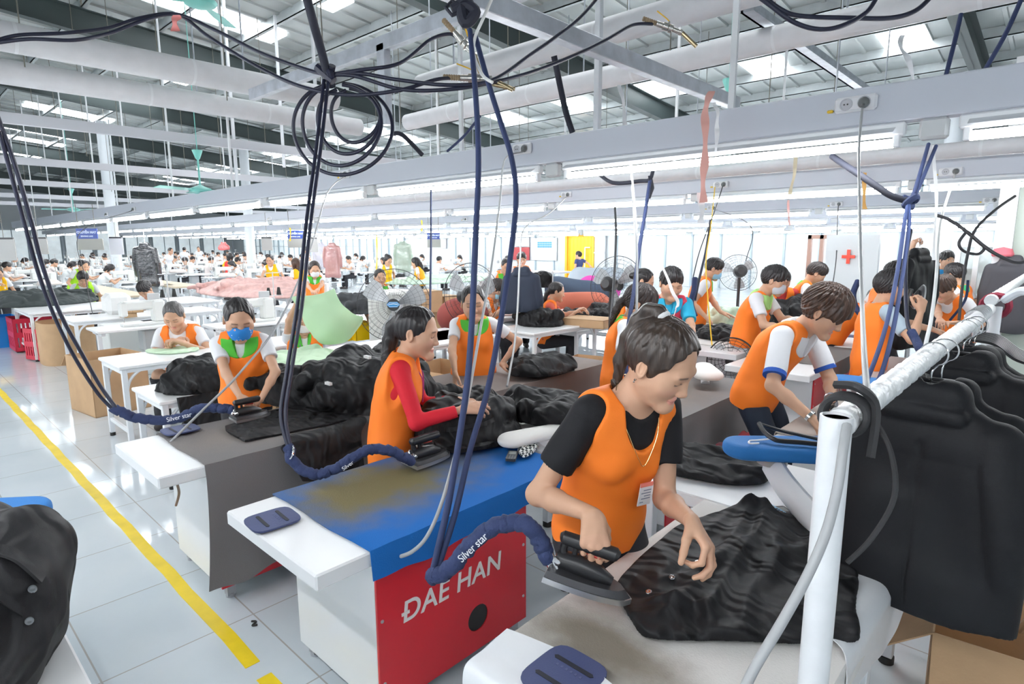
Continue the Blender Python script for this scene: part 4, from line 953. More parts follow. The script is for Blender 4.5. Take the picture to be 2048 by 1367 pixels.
def iron_pad(c, rz, label, tilt=0):
    t = thing('iron_rest', label, 'iron rest', c, 'navy rubber iron rests'); R = rot((0, 0, 1), rz); c = np.array(c); pts = []
    for k in range(40):
        a = 2*PI*k/40; q = 4.5; x, y = math.cos(a), math.sin(a); s = (abs(x)**q+abs(y)**q)**(-1/q); pts.append((x*s*.078, y*s*.085))
    m = mat('navy_rubber', (.045, .06, .15), .55, bump=.1, bscale=200); W = lambda p: c+R@np.array(p)
    part('pad', MB().prism(pts, 0, .007, W), m, t); mb = MB()
    for yy in (-.035, .035):
        sl = [(-.05, yy-.006), (.05, yy-.006), (.056, yy), (.05, yy+.006), (-.05, yy+.006), (-.056, yy)]; mb.prism(sl, .0069, .0085, W)
    part('slot', mb, mat('slot_black', (.008, .01, .02), .6), t)
    mb = MB()
    for k in range(6): mb.prism([(-.035+k*.013, .012), (-.028+k*.013, .012), (-.029+k*.013, .019), (-.033+k*.013, .019)], .0069, .0078, W)
    part('embossing', mb, mat('navy_emboss', (.07, .085, .18), .5), t); return t
def iron(c, fwd, up, label, sc=1.0, dark=False, group='steam irons'):
    """steam iron, tip along fwd"""
    f = nz(fwd); u = nz(np.array(up)-f*(np.array(up)@f)); s = np.cross(f, u); M = np.stack([s, f, u], 1)*sc; c = np.array(c, float); W = lambda p: c+M@np.array(p)
    t = thing('steam_iron', label, 'iron', c, group)
    def boat(w, L0, L1, n=14):
        L = []; 
        for k in range(n+1): q = k/n; L.append((w*math.sqrt(max(0, 1-q**2.2)), L0+(L1-L0)*q))
        return L+[(-x, y) for x, y in L[::-1][1:]]
    st = mat('sole_steel', (.62, .62, .63), .28, metal=.85); bk = mat('iron_black', (.018, .018, .02), .35); rb = mat('iron_skirt', (.05, .05, .055) if dark else (.33, .33, .34), .4, metal=.3)
    part('soleplate', MB().prism(boat(.058, -.085, .125), 0, .014, W), st, t)
    part('skirt', MB().add([W((x*a, y*a+(-.006 if a < 1 else 0), z)) for a, z in ((1.0, .015), (.9, .03)) for x, y in boat(.057, -.083, .122)], (lambda n: [tuple(range(n-1, -1, -1)), tuple(range(n, 2*n))]+[(i, (i+1) % n, n+(i+1) % n, n+i) for i in range(n)])(len(boat(.057, -.083, .122)))), rb, t)
    mb = MB(); mb.box((-.026, -.07, .03), (.026, .06, .052), .01, None)
    mb = MB().tube([W((0, -.07, .043)), W((0, -.02, .046)), W((0, .03, .043)), W((0, .07, .036))], [.022*sc, .026*sc, .024*sc, .012*sc], 12); part('body', mb, bk, t)
    part('handle', MB().tube([W((0, -.075, .098)), W((0, -.068, .1)), W((0, .0, .102)), W((0, .062, .104)), W((0, .07, .102))], [.010*sc, .0165*sc, .018*sc, .0175*sc, .011*sc], 14), bk, t)
    part('handle_post', MB().tube([W((0, -.055, .05)), W((0, -.062, .075)), W((0, -.06, .1))], .010*sc, 10).tube([W((0, -.03, .05)), W((0, -.035, .1))], .007*sc, 8), bk, t)
    part('steam_valve', MB().lathe([(.009*sc, 0), (.012*sc, .006), (.012*sc, .02), (.008*sc, .024), (.008*sc, .035)], W((.018, -.06, .04)), M@V(.1, -1, .35), 12).lathe([(.010*sc, 0), (.010*sc, .018), (.006*sc, .02)], W((-.018, -.055, .045)), M@V(-.1, -.9, .5), 10), mat('chrome', (.75, .75, .76), .15, metal=1), t)
    part('trigger', MB().tube([W((.0, -.01, .086)), W((0, .03, .083))], .006*sc, 6), mat('iron_red', (.45, .03, .02), .4), t)
    return t, W
def cable(name, pts, r, m, label, cat='cable', n=8, sub=8, group=None, bumps=0):
    P = spline(pts, sub); rs = r
    if bumps: rs = r*(1+bumps*np.sin(np.arange(len(P))*1.9)*np.cos(np.arange(len(P))*.7)); P = P+np.random.default_rng(len(label)).normal(0, r*.12, P.shape)
    return solo(name, MB().tube(P, rs, n), m, label, cat, group, sharp=80)
# ------------------------------------------------------------------ jackets, racks, hangers
def jacket_mesh(c, ax, w=.21, L=.70, seed=1, h=.007, dep=.068, back=True):
    """hanging jacket: c = neck point, ax = unit vector along the shoulders"""
    c = np.array(c, float); ax = nz(ax); fr = np.cross(ax, (0, 0, 1.)); Z = V(0, 0, 1); lo = c-V(.42, .42, L+.06); hi = c+V(.42, .42, .10)
    F = Field(lo, hi, h); sh = [c+ax*w*s-Z*.105 for s in (1, -1)]
    F.add(RC(sh[0], sh[1], .035, .035, fl=fr, fs=.85), 0); F.add(RC(c+ax*.05-Z*.02, c-ax*.05-Z*.02, .04, .04, fl=fr, fs=.9), .05)
    for s in (1, -1): F.add(RC(c+ax*s*.055-Z*.03, c+ax*s*w*.95-Z*.106, .036, .034, fl=fr, fs=.85), .03)
    for s in (.11, .0, -.11): F.add(RC(c+ax*s-Z*.16, c+ax*s*1.15-Z*(L-.06), .075, .088, fl=fr, fs=dep/.1), .06)
    F.add(RC(c+ax*.12-Z*(L-.1), c-ax*.12-Z*(L-.1), .085, .085, fl=fr, fs=dep/.1), .04)
    for s in (1, -1):
        e = c+ax*s*(w+.045)-Z*.36+fr*.01*s; hnd = c+ax*s*(w+.035)-Z*.62-fr*.02
        F.add(RC(sh[0 if s > 0 else 1], e, .054, .050, fl=fr, fs=.95), .006); F.add(RC(e, hnd, .050, .044, fl=fr, fs=.95), .006)
    F.add(RC(c+ax*.06+fr*.0-Z*.0, c-ax*.06-Z*.0, .035, .035, fl=fr, fs=1.), .02); F.add(RC(c+Z*.06, c-Z*.0, .03, .03), .01, 's')
    [F.add(RC(c-Z*.14+fr*dep*.86*q, c-Z*(L+.05)+fr*dep*.94*q, .006, .009), .01, 's') for q in (1, -1)]
    F.add(RC(c+ax*.075-Z*.055+fr*.03, c-ax*.075-Z*.055+fr*.03, .028, .028, fl=fr, fs=.8), .004); F.add(RC(c+ax*.075-Z*.055-fr*.03, c-ax*.075-Z*.055-fr*.03, .028, .028, fl=fr, fs=.8), .004)
    b0 = ffolds(.008, 13, seed, 3, .1); b9 = wrink(.005, 12, seed, .30); b1 = lambda X, Y, Zz: b0(X, Y, Zz*.35)+b9(X, Y, Zz); z1 = c[2]-L; ph = seed*1.7
    F.bumps(lambda X, Y, Zz: b1(X, Y, Zz)); F.clip(lambda X, Y, Zz: z1-Zz+.012*np.sin((X*ax[0]+Y*ax[1])*16+ph))
    return F.mesh()
def hanger(c, ax, top, label=None, group=None, parent=None, w=.20, thick=.012, hookr=.02):
    """black plastic hanger: c = neck of the arms, top = height of the rail axis"""
    t = parent or thing('clothes_hanger', label, 'hanger', c, group); c = np.array(c, float); ax = nz(ax); Z = V(0, 0, 1); o = t
    pm = mat('hanger_black', (.02, .02, .022), .3)
    mb = MB(); P = [c-ax*w-Z*.07, c-ax*w*.75-Z*.055, c-ax*.08-Z*.012, c-ax*.04, c+ax*.04, c+ax*.08-Z*.012, c+ax*w*.75-Z*.055, c+ax*w-Z*.07]
    mb.tube(spline(P, 4), thick, 8, flat=.55)
    if parent is None: mb.tube([c-ax*w*.7-Z*.075, c+ax*w*.7-Z*.075], .004, 6)
    part('hanger_arms', mb, pm, o)
    fr = np.cross(ax, Z); r = hookr; hk = [c, c+Z*max(.01, (top-r-c[2]-.002))]+[V(c[0], c[1], top)+ax*r*math.sin(a)-Z*r*math.cos(a)*-1*-1 for a in ()]
    k = []
    for a in np.linspace(-.5*PI, 1.15*PI*.8, 12): k.append(V(c[0], c[1], top)+ax*(r+.008)*(-math.cos(a+PI/2)) if False else V(c[0], c[1], top)+ax*(r+.012)*math.cos(a)*-1+Z*(r+.012)*math.sin(a))
    hp = [c, V(c[0], c[1], top-.05)]+[V(c[0], c[1], top)+ax*(hookr+.004)*math.sin(a)-Z*(hookr+.004)*math.cos(a) for a in np.linspace(.35, 1.55*PI, 12)]
    part('hook', MB().tube(spline(hp, 3), .0022, 6), mat('chrome', (.75, .75, .76), .15, metal=1), o); return t
# ------------------------------------------------------------------ boxes, baskets, white tables, machines, fans
def carton(label, c, size, rz=0, open_=True, mt=None, flaps=(1, 1, 1, 1), h=None, round_=False):
    R = rot((0, 0, 1), rz); c = np.array(c, float); sx, sy, sz = size; t = thing('cardboard_box', label, 'box', c); W = lambda p: c+R@np.array(p, float)
    cm = mat('cardboard', (.52, .335, .185), .75, var=.10, vscale=5, bump=.1, bscale=60); w = .006; mb = MB()
    if round_:
        n = 36; pts = []
        for k in range(n):
            a = 2*PI*k/n; q = 3.2; x, y = math.cos(a), math.sin(a); s = (abs(x)**q+abs(y)**q)**(-1/q); pts.append((x*s*sx/2, y*s*sy/2))
        vs = [(x*f, y*f, z) for f, z in ((1, 0), (1, sz), (.975, sz), (.975, .01)) for x, y in pts]; fs = []
        for L in range(3): fs += [(L*n+k, L*n+(k+1) % n, (L+1)*n+(k+1) % n, (L+1)*n+k) for k in range(n)]
        fs += [tuple(range(n)), tuple(range(3*n, 4*n))]; part('box_body', MB().add([W(v) for v in vs], fs), cm, t); return t
    for a, b, cc, d in ((-sx/2, -sx/2+w, -sy/2, sy/2), (sx/2-w, sx/2, -sy/2, sy/2), (-sx/2, sx/2, -sy/2, -sy/2+w), (-sx/2, sx/2, sy/2-w, sy/2)): mb.add([W((x, y, z)) for x in (a, b) for y in (cc, d) for z in (0, sz)], [(0, 1, 3, 2), (4, 6, 7, 5), (0, 4, 5, 1), (2, 3, 7, 6), (0, 2, 6, 4), (1, 5, 7, 3)])
    mb.add([W((x, y, z)) for x in (-sx/2, sx/2) for y in (-sy/2, sy/2) for z in (0, w)], [(0, 1, 3, 2), (4, 6, 7, 5), (0, 4, 5, 1), (2, 3, 7, 6), (0, 2, 6, 4), (1, 5, 7, 3)])
    if not open_: mb.add([W((x, y, z)) for x in (-sx/2, sx/2) for y in (-sy/2, sy/2) for z in (sz-w, sz)], [(0, 1, 3, 2), (4, 6, 7, 5), (0, 4, 5, 1), (2, 3, 7, 6), (0, 2, 6, 4), (1, 5, 7, 3)])
    part('box_body', mb, cm, t, smooth=False)
    if open_:
        fl = sy*.42; k = 0
        for ang, on, (px, py), wd in ((-2.3, flaps[0], (0, -1), sx), (-2.5, flaps[1], (0, 1), sx), (-2.2, flaps[2], (-1, 0), sy), (-2.6, flaps[3], (1, 0), sy)):
            if not on: continue
            d = V(px, py, 0); e = V(-py, px, 0); b0 = V(px*sx/2, py*sy/2, sz); L = fl; tip = b0+d*L*math.sin(-ang)*.9+V(0, 0, L*math.cos(ang))
            n_ = nz(np.cross(e, tip-b0))*.005; vs = [b0-e*wd/2, b0+e*wd/2, tip+e*wd*.49, tip-e*wd*.49]; vs = vs+[v+n_ for v in vs]; part('flap', MB().add([W(v) for v in vs], [(0, 1, 2, 3), (7, 6, 5, 4), (0, 4, 5, 1), (1, 5, 6, 2), (2, 6, 7, 3), (3, 7, 4, 0)]), cm, t, smooth=False)
    return t
def box_print(t, c, rz, lines, face='-y', size=None):
    pass
def wtable(label, x0, x1, y0, y1, z=TT, rz=0, c=None, shelf=True, brace=True, group='white work tables'):
    """white laminate table on square legs with bowed braces"""
    t = thing('work_table', label, 'table', ((x0+x1)/2, (y0+y1)/2, 0), group)
    part('tabletop', MB().box((x0, y0, z-.028), (x1, y1, z), .006), LAM(), t)
    for a in (x0+.03, x1-.03):
        for b in (y0+.04, y1-.04):
            l = part('leg', MB().box((a-.02, b-.02, .03), (a+.02, b+.02, z-.028), .003), STEELW(), t); part('foot', MB().cyl((a, b, 0), (a, b, .03), .022), mat('black_rubber', (.02, .02, .02), .7), l)
    if brace:
        mb = MB()
        for b in (y0+.04, y1-.04): mb.box((x0+.03, b-.015, z-.07), (x1-.03, b+.015, z-.03)).box((x0+.03, b-.012, .14), (x1-.03, b+.012, .17))
        for a in (x0+.03, x1-.03):
            for b, s in ((y0+.04, 1), (y1-.04, -1)): mb.tube(spline([(a, b, z-.30), (a, b+s*.03, z-.14), (a, b+s*.12, z-.05), (a, b+s*.24, z-.035)], 5), .012, 8)
            mb.box((a-.012, y0+.04, z-.06), (a+.012, y1-.04, z-.03))
        part('frame', mb, STEELW(), t)
    return t
def basket(label, c, size, col, rz=0, wheels=True, holes=True):
    c = np.array(c, float); R = rot((0, 0, 1), rz); sx, sy, sz = size; t = thing('laundry_crate', label, 'crate', c); W = lambda p: c+R@np.array(p, float); m = mat('crate_%02d%02d%02d' % tuple(int(q*99) for q in col), col, .4)
    def panel(a, b, n):
        a, b = np.array(a, float), np.array(b, float); mb = MB(); d = b-a; L = np.linalg.norm(d); d = d/L
        def bar(p0, p1, z0, z1, th=.006): q = a+d*p0; r2 = a+d*p1; nn = np.cross(d, (0, 0, 1))*th; mb.add([W(v) for v in (q+V(0, 0, z0)-nn, r2+V(0, 0, z0)-nn, r2+V(0, 0, z1)-nn, q+V(0, 0, z1)-nn, q+V(0, 0, z0)+nn, r2+V(0, 0, z0)+nn, r2+V(0, 0, z1)+nn, q+V(0, 0, z1)+nn)], [(0, 1, 2, 3), (7, 6, 5, 4), (0, 4, 5, 1), (1, 5, 6, 2), (2, 6, 7, 3), (3, 7, 4, 0)])
        bar(0, L, 0, sz*.12, .008); bar(0, L, sz*.86, sz, .008); bar(0, L, sz*.42, sz*.58, .008)
        for k in range(n): 
            p = L*k/n; bar(p, p+L/n*.6, .002, sz-.002, .005) if holes else bar(0, L, .002, sz-.002, .005) if k == 0 else None
        bar(L-.02, L, 0.001, sz-.001, .0065); part('crate_side', mb, m, t, smooth=False)
    z0 = .0; A = [(-sx/2, -sy/2, z0), (sx/2, -sy/2, z0), (sx/2, sy/2, z0), (-sx/2, sy/2, z0)]
    for i in range(4): panel(A[i], A[(i+1) % 4], 9)
    part('crate_floor', MB().add([W((x, y, z)) for x in (-sx/2, sx/2) for y in (-sy/2, sy/2) for z in (z0, z0+.012)], [(0, 1, 3, 2), (4, 6, 7, 5), (0, 4, 5, 1), (2, 3, 7, 6), (0, 2, 6, 4), (1, 5, 7, 3)]), m, t); return t
def machine(loc, rz, label=None, group=None, detail=True):
    """industrial sewing machine on its table, local: operator on -Y side"""
    t = thing('sewing_machine', label, 'sewing machine', (0, 0, 0), group); w = mat('machine_white', (.80, .82, .80), .3)
    part('tabletop', MB().box((-.55, -.27, TT-.03), (.55, .27, TT), .006), LAM(), t)
    mb = MB()
    for x in (-.48, .48): mb.box((x-.025, -.22, .04), (x+.025, .22, .09)).box((x-.02, -.03, .05), (x+.02, .03, TT-.03)).box((x-.02, -.2, TT-.07), (x+.02, .2, TT-.03))
    mb.box((-.48, .0, .25), (.48, .03, .29)); part('stand', mb, STEELW(), t)
    part('motor', MB().box((-.05, -.1, TT-.32), (.2, .12, TT-.05), .02), mat('motor_grey', (.45, .47, .48), .4), t)
    F = [( -.22, .0)]
    z = TT; part('machine_bed', MB().box((-.24, -.085, z), (.24, .085, z+.035), .008), w, t)
    part('machine_arm', MB().box((.10, -.075, z+.03), (.24, .075, z+.30), .02).box((-.24, -.05, z+.19), (.14, .05, z+.30), .02).box((-.25, -.055, z+.12), (-.17, .055, z+.29), .015), w, t)
    part('handwheel', MB().lathe([(.02, 0), (.06, .004), (.06, .03), (.03, .034)], (.24, 0, z+.24), (1, 0, 0), 18), mat('wheel_grey', (.3, .31, .32), .4), t)
    if detail:
        part('needle_bar', MB().cyl((-.21, 0, z+.05), (-.21, 0, z+.13), .006), mat('chrome', (.75, .75, .76), .15, metal=1), t)
        part('control_panel', MB().box((.05, -.085, z+.31), (.18, -.05, z+.39), .005), mat('panel_grey', (.55, .57, .58), .4), t)
    mb = MB().cyl((.36, .18, z), (.36, .18, z+.62), .008, n=6).box((.24, .17, z+.30), (.48, .19, z+.31)).box((.26, .17, z+.60), (.46, .19, z+.61)); st = part('thread_stand', mb, mat('stand_grey', (.6, .6, .6), .4), t)
    for dx in (-.07, .07): part('thread_cone', MB().lathe([(.032, 0), (.016, .1)], (.36+dx, .18, z+.312), n=12), mat('thread_white', (.75, .74, .70), .7) if not detail else mat('thread_black', (.02, .02, .02), .7), st)
    move(t, loc, rz); return t
def floor_fan(label, hub, nrm, rad, base_z, ringm=.0035, col=(.02, .02, .022), logo=False, stand=True, nspoke=18, housing=False, group='industrial fans'):
    hub = np.array(hub, float); n = nz(nrm); u = nz(np.cross((0, 0, 1), n)); v = np.cross(n, u); t = thing('standing_fan', label, 'fan', (hub[0], hub[1], base_z), group); m = mat('fan_wire', col, .4); bk = mat('fan_black', (.02, .02, .022), .4)
    def ring(r, z, w): return MB().tube([hub+n*z+u*r*math.cos(a)+v*r*math.sin(a) for a in np.linspace(0, 2*PI, 48, endpoint=False)], w, 6, closed=True)
    mb = ring(rad, .0, ringm*1.7); mb2 = MB()
    for q in (.3, .45, .6, .75, .88):
        for sg in (1, -1): r_ = ring(rad*q, sg*.085*(1-q*q)**.5, ringm*.55); mb.add(r_.v, r_.f)
    for k in range(nspoke):
        a = 2*PI*k/nspoke; d = u*math.cos(a)+v*math.sin(a)
        for sg in (1, -1): mb.tube([hub+n*sg*.088+d*rad*.12, hub+n*sg*.08+d*rad*.5, hub+n*sg*.05+d*rad*.85, hub+d*rad], ringm*.5, 4)
    part('guard', mb, m, t)
    part('hub_cap', MB().lathe([(rad*.16, -.01), (rad*.17, .0), (rad*.15, .015), (.001, .018)], hub+n*.085, n, 24), bk, t)
    for k in range(3):
        a0 = 2*PI*k/3+.4; P = []
        for q, wd, tw in ((.12, .25, .9), (.4, .42, .7), (.7, .5, .5), (.9, .36, .4)):
            row = []
            for s in (-.5, -.17, .17, .5): a = a0+s*wd*1.6; row.append(hub+(u*math.cos(a)+v*math.sin(a))*rad*q+n*(s*tw*.09))
            P.append(row)
        part('blade', MB().grid(P, .004), mat('fan_blade', (.42, .44, .46) if logo else (.06, .06, .065), .35, alpha=1), t)
    part('motor', MB().lathe([(.07, -.02), (.085, -.05), (.085, -.16), (.05, -.2)], hub-n*.06, n, 20), bk if not housing else STEELW(), t)
    if logo:
        mb = MB(); c = hub+n*.1045; q = [(-.085, 0), (-.05, .035), (.05, .035), (.085, 0), (.05, -.035), (-.05, -.035)]; q = [(a*rad/.42*.9, b*rad/.42*.9) for a, b in q]
        mb.prism(q, 0, .004, lambda p: c+u*p[0]+v*p[1]+n*p[2]); bd = part('logo_plate', mb, mat('logo_blue', (.03, .25, .55), .4), t)
        mb = MB(); q = [(a*.86, b*.78) for a, b in q]; P0 = [c+u*a+v*b+n*.0055 for a, b in q]; mb.tube(P0, .0018, 5, closed=True); mb.tube([c+u*-.05+n*.006+v*.002, c+n*.006+v*.008, c+u*.05+n*.006+v*.002], .004, 5); part('logo_mark', mb, mat('logo_white', (.8, .85, .9), .4), bd)
    if stand:
        fp = hub-n*.12; part('pole', MB().cyl((fp[0], fp[1], base_z+.02), (fp[0], fp[1], hub[2]-.05), .02).cyl((fp[0], fp[1], base_z+.02), (fp[0], fp[1], base_z+.5), .028), bk, t)
        part('base', MB().lathe([(.22, 0), (.22, .02), (.06, .05), (.03, .06)], (fp[0], fp[1], base_z), n=24), bk, t)
    return t
# ------------------------------------------------------------------ ironing stations
GREYC = lambda: cover_mat('grey_cover', (.175, .165, .165), (.235, .20, .175), (0, 0, TT), (.30, .62, .5), .6)
def button(parent, c, n, col=(.6, .6, .62)):
    n = nz(n); return part('button', MB().lathe([(.001, .0), (.0085, .0), (.0095, .002), (.0085, .004), (.004, .0045), (.001, .0035)], c, n, 14), mat('button_chrome', col, .15, metal=1), parent)
def stations():
    blue = cover_mat('blue_cover', (.010, .12, .40), (.17, .145, .07), (-.10, -.10, TT), (.36, .60, .5), 1.)
    A = itable('red and white ironing table with stained blue cloth cover, left of the young woman', -2.235, -1.575, .81, 2.06, .185, (.09, .095, .07), blue, far=.26, coverlabel='blue cloth cover with scorched brown patch')
    B = itable('ironing table with grey cloth hanging to the floor, left behind the blue one', -3.44, -2.78, .74, 2.02, .19, (.1, .56, .1), GREYC(), seed=4, coverlabel='grey cloth cover reaching almost to the floor')
    C = itable('brown-grey covered ironing table where the woman in front leans her hand', -3.42, -2.76, 2.46, 4.15, .22, (.1, .50, .3), cover_mat('brown_cover', (.20, .175, .165), (.14, .105, .09), (.3, .2, TT-.2), (.25, .9, .6), .6), seed=7, coverlabel='brown-grey cloth cover')
    D = itable('grey covered ironing table with red side, right behind the young woman', -2.16, -1.54, 2.75, 4.22, .2, (.1, .27, .1), GREYC(), seed=9, letters=False)
    G = itable('red panelled ironing table with white lettering behind the leaning young man', -2.02, -1.36, 4.72, 6.2, .45, (.1, .12, .1), GREYC(), seed=12)
    K = itable('ironing table with beige cloth top in front of the leaning young man', -1.05, -.42, 3.05, 4.35, .1, (.05, .06, .05), cover_mat('beige_cover', (.42, .37, .33), (.30, .25, .21), (0, 0, TT), (.25, .4, .5), .6), seed=15, letters=False)
    K2 = itable('ironing table under the second blue sleeve board at right', -1.08, -.42, 4.6, 6.0, .1, (.05, .06, .05), cover_mat('pink_beige_cover', (.48, .40, .38), (.32, .27, .25), (0, 0, TT), (.25, .4, .5), .5), seed=16, letters=False)
    # foreground table: stained white pad
    pad = cover_mat('pad_white', (.72, .70, .675), (.17, .14, .10), (-.15, -.36, TT), (.28, .20, .5), .9); 
    E_ = itable('white ironing table with scorched pad in the foreground, jacket spread on it', -.945, -.30, .86, 2.10, .13, (.04, .06, .04), pad, seed=21, letters=False, hole=False, legs=True, coverlabel='off-white pad with brown scorch marks')
    r0 = V(-.95, .84, 0); wp = mat('white_plastic_cloth', (.78, .80, .83), .35, bump=.2, bscale=18)
    T = TT+.004; x0, x1 = -.952, -.292
    rows = [[(x0, .845, T-.10), (x0+.2, .838, T-.13), (x0+.4, .835, T-.16), (x1, .83, T-.15)], [(x0, .85, T-.01), (x0+.2, .845, T), (x0+.4, .845, T), (x1, .845, T)], [(x0, .92, T+.003), (x0+.2, .92, T+.004), (x0+.4, .92, T+.004), (x1, .92, T+.002)], [(x0-.004, 1.0, T+.009), (x0+.2, 1.03, T+.011), (x0+.4, 1.0, T+.011), (x1, 1.02, T+.009)]]
    patch('end_cloth', rows, wp, 30, 40, .003, .003, 22, 3, E_, 'white plastic sheet over the near end')
    rows = [[(x1-.10, y, T+.010) for y in (1.55, 1.75, 1.95, 2.12)], [(x1-.02, y, T+.009) for y in (1.5, 1.75, 1.95, 2.14)], [(x1+.006, y, T-.02) for y in (1.45, 1.75, 1.95, 2.15)], [(x1+.008, y, T-.06) for y in (1.44, 1.74, 1.96, 2.155)], [(x1+.010, y, T-.19+dz) for y, dz in ((1.42, .10), (1.72, .04), (1.97, -.02), (2.16, .0))]]
    patch('side_cloth', rows, wp, 24, 40, .003, .004, 18, 5, E_, 'white plastic sheet hanging at the right side')
    F = itable('white crosswise ironing table behind the foreground one, trousers lying on it', -1.30, -.33, 2.13, 2.74, 0, (.0, .0, .0), None, legs=True, hole=False)
    A2 = itable('white ironing table behind the blue one, mostly hidden by black trousers', -2.24, -1.62, 2.10, 2.72, 0, (0, 0, 0), None, legs=True, hole=False)
    L = itable('white ironing table cut by the bottom left corner of the photo', -2.85, -1.0, -.75, .235, 0, (0, 0, 0), None, letters=False, legs=True)
    wtable('white table with black cloth and small iron behind the metal pole', -2.25, -1.15, 6.25, 7.35)
    H = itable('far white ironing table under the masked men at centre right', -2.78, -2.12, 5.2, 6.7, .3, (.1, .2, .1), cover_mat('white_cover', (.66, .65, .64), (.5, .46, .42), (0, 0, TT), (.25, .4, .5), .5), seed=31, letters=False)
    iron_pad(V(*PZ(545, 1040, TT)), -4, 'navy rubber iron rest on the white end of the blue table'); iron_pad(V(*PZ(361, 864, TT))+V(0, 0, .012), 0, 'navy rubber iron rest on the grey covered table at left')
    iron_pad(V(*PZ(1128, 1362, TT))+V(0, 0, .012), 0, 'navy rubber iron rest at the bottom edge on the foreground table'); iron_pad(V(*PZ(1700, 672, TT)), 0, 'small navy iron rest on a back table beside the metal pole')
    # irons
    SC.view_layers[0].update()
    c = PD(1160, 1168, 1.60); tip = PD(1226, 1204, 1.57); heel = PD(1090, 1150, 1.62); f = nz(tip-heel); up = nz(V(-.12, .0, 1)+.10*CR)
    global IRON_E; IRON_E = iron(c, f, up, 'black steam iron gripped by the young woman in the foreground', 1.10, True)[1]
    a = PZ(852, 922, TT+.012); f = PZ(900, 915, TT+.012)-PZ(820, 940, TT+.012); iron(a+V(0, 0, 0), (f[0], f[1], 0), (0, 0, 1), 'black handled steam iron resting on the blue covered table', 1.08, True)
    a = PZ(497, 836, TT+.016); f = PZ(545, 830, TT)-PZ(465, 846, TT); iron(a, (f[0], f[1], 0), (0, 0, 1), 'silver steam iron held by the woman with the blue mask', 1.0)
    a = PZ(1700, 657, TT+.01); iron(a, (.3, -.9, 0), (0, 0, 1), 'small silver steam iron on the back table beside the metal pole', 1.0)
    a = PD(1842, 598, 4.6); iron(a, nz(V(.1, .2, 1)), nz(V(-.65, -.6, .1)), 'dark steam iron pressed against the held-up black jacket', .9, True)
    a = PZ(1665, 848, TT+.012); iron(a, (.2, -1, 0), (0, 0, 1), 'steam iron hidden behind the rack post, held by the leaning man', 1.0, True)
    # phones and small cloth
    def phone(c, rz, lab, col, sc=1):
        R = rot((0, 0, 1), rz); t = thing('mobile_phone', lab, 'phone', c); W = lambda p: np.array(c)+R@(np.array(p)*sc)
        mb = MB(); mb.prism([(-.023, -.05), (-.018, -.055), (.018, -.055), (.023, -.05), (.023, .05), (.018, .055), (-.018, .055), (-.023, .05)], 0, .013, W); part('phone_body', mb, mat('phone_%d' % int(col[2]*99), col, .35), t)
        part('screen', MB().prism([(-.017, .008), (.017, .008), (.017, .044), (-.017, .044)], .0129, .0138, W), mat('phone_screen', (.35, .38, .36) if col[2] > .3 else (.05, .06, .06), .2), t); mb = MB()
        for i in range(4):
            for j in range(3): mb.prism([(-.016+j*.012, -.046+i*.012), (-.008+j*.012, -.046+i*.012), (-.008+j*.012, -.039+i*.012), (-.016+j*.012, -.039+i*.012)], .0129, .0142, W)
        part('keys', mb, mat('phone_keys', (.02, .03, .05) if col[2] > .3 else (.3, .3, .3), .4), t)
    phone(PZ(1545, 1023, TT+.005), 62, 'light blue keypad phone behind the spread jacket', (.25, .55, .78)); phone(PZ(1572, 1031, TT+.004), 50, 'black keypad phone next to the light blue one', (.015, .015, .02)); phone(PZ(1024, 914, TT+.012), 35, 'black keypad phone on the blue covered table', (.03, .03, .032))
    ck = mat('check_cloth', (.8, .8, .78), .8); nt = ck.node_tree; chk = nt.nodes.new('ShaderNodeTexChecker'); chk.inputs['Scale'].default_value = 75; chk.inputs['Color1'].default_value = (.02, .03, .035, 1); chk.inputs['Color2'].default_value = (.75, .78, .75, 1); tc = nt.nodes.new('ShaderNodeTexCoord'); nt.links.new(tc.outputs['Object'], chk.inputs['Vector']); nt.links.new(chk.outputs['Color'], nt.nodes['Principled BSDF'].inputs['Base Color'])
    pz = lambda *q: [tuple(PZ(a, b, TT)[:2]) for a, b in q]
    flatcloth('check_cloth', [(*p, 0) for p in pz((1035, 905), (1050, 892), (1072, 889), (1074, 902), (1062, 915), (1045, 920))], TT+.01, .012, [(pz((1040, 910), (1070, 893)), .015, .02)], ck, .004, 3, .004, 60, 'small black and white checked cloth on the blue table', 'cloth')
    sl = mat('stitch_white', (.8, .8, .8), .6)
    # garments on the foreground table
    J = thing('black_jacket', 'black jacket spread open on the foreground ironing table', 'jacket', (*PZ(1480, 1170, TT)[:2], TT+.012))
    out = pz((1230, 1178), (1262, 1140), (1300, 1105), (1352, 1062), (1420, 1038), (1468, 1028), (1490, 1022), (1528, 1030), (1580, 1040), (1640, 1062), (1668, 1078), (1700, 1088), (1722, 1110), (1717, 1150), (1716, 1185), (1712, 1225), (1716, 1290), (1640, 1285), (1600, 1296), (1500, 1292), (1440, 1290), (1380, 1290), (1330, 1288), (1285, 1280), (1262, 1250), (1240, 1210))
    fl = [(pz((1500, 1030), (1470, 1090), (1400, 1180), (1330, 1250)), .030, .030), (pz((1530, 1040), (1515, 1085), (1470, 1150), (1420, 1240)), .034, .028), (pz((1560, 1060), (1545, 1120), (1500, 1200), (1480, 1280)), .018, .03), (pz((1330, 1180), (1420, 1160), (1480, 1110)), .016, .022), (pz((1640, 1080), (1600, 1120), (1560, 1130), (1540, 1180)), .022, .026), (pz((1600, 1180), (1680, 1185), (1710, 1180)), .020, .02), (pz((1470, 1035), (1440, 1060), (1380, 1100)), .014, .03), (pz((1310, 1225), (1400, 1245), (1420, 1262)), .022, .022), (pz((1560, 1250), (1640, 1240), (1700, 1255)), .012, .03), (pz((1490, 1028), (1525, 1036)), .03, .03)]
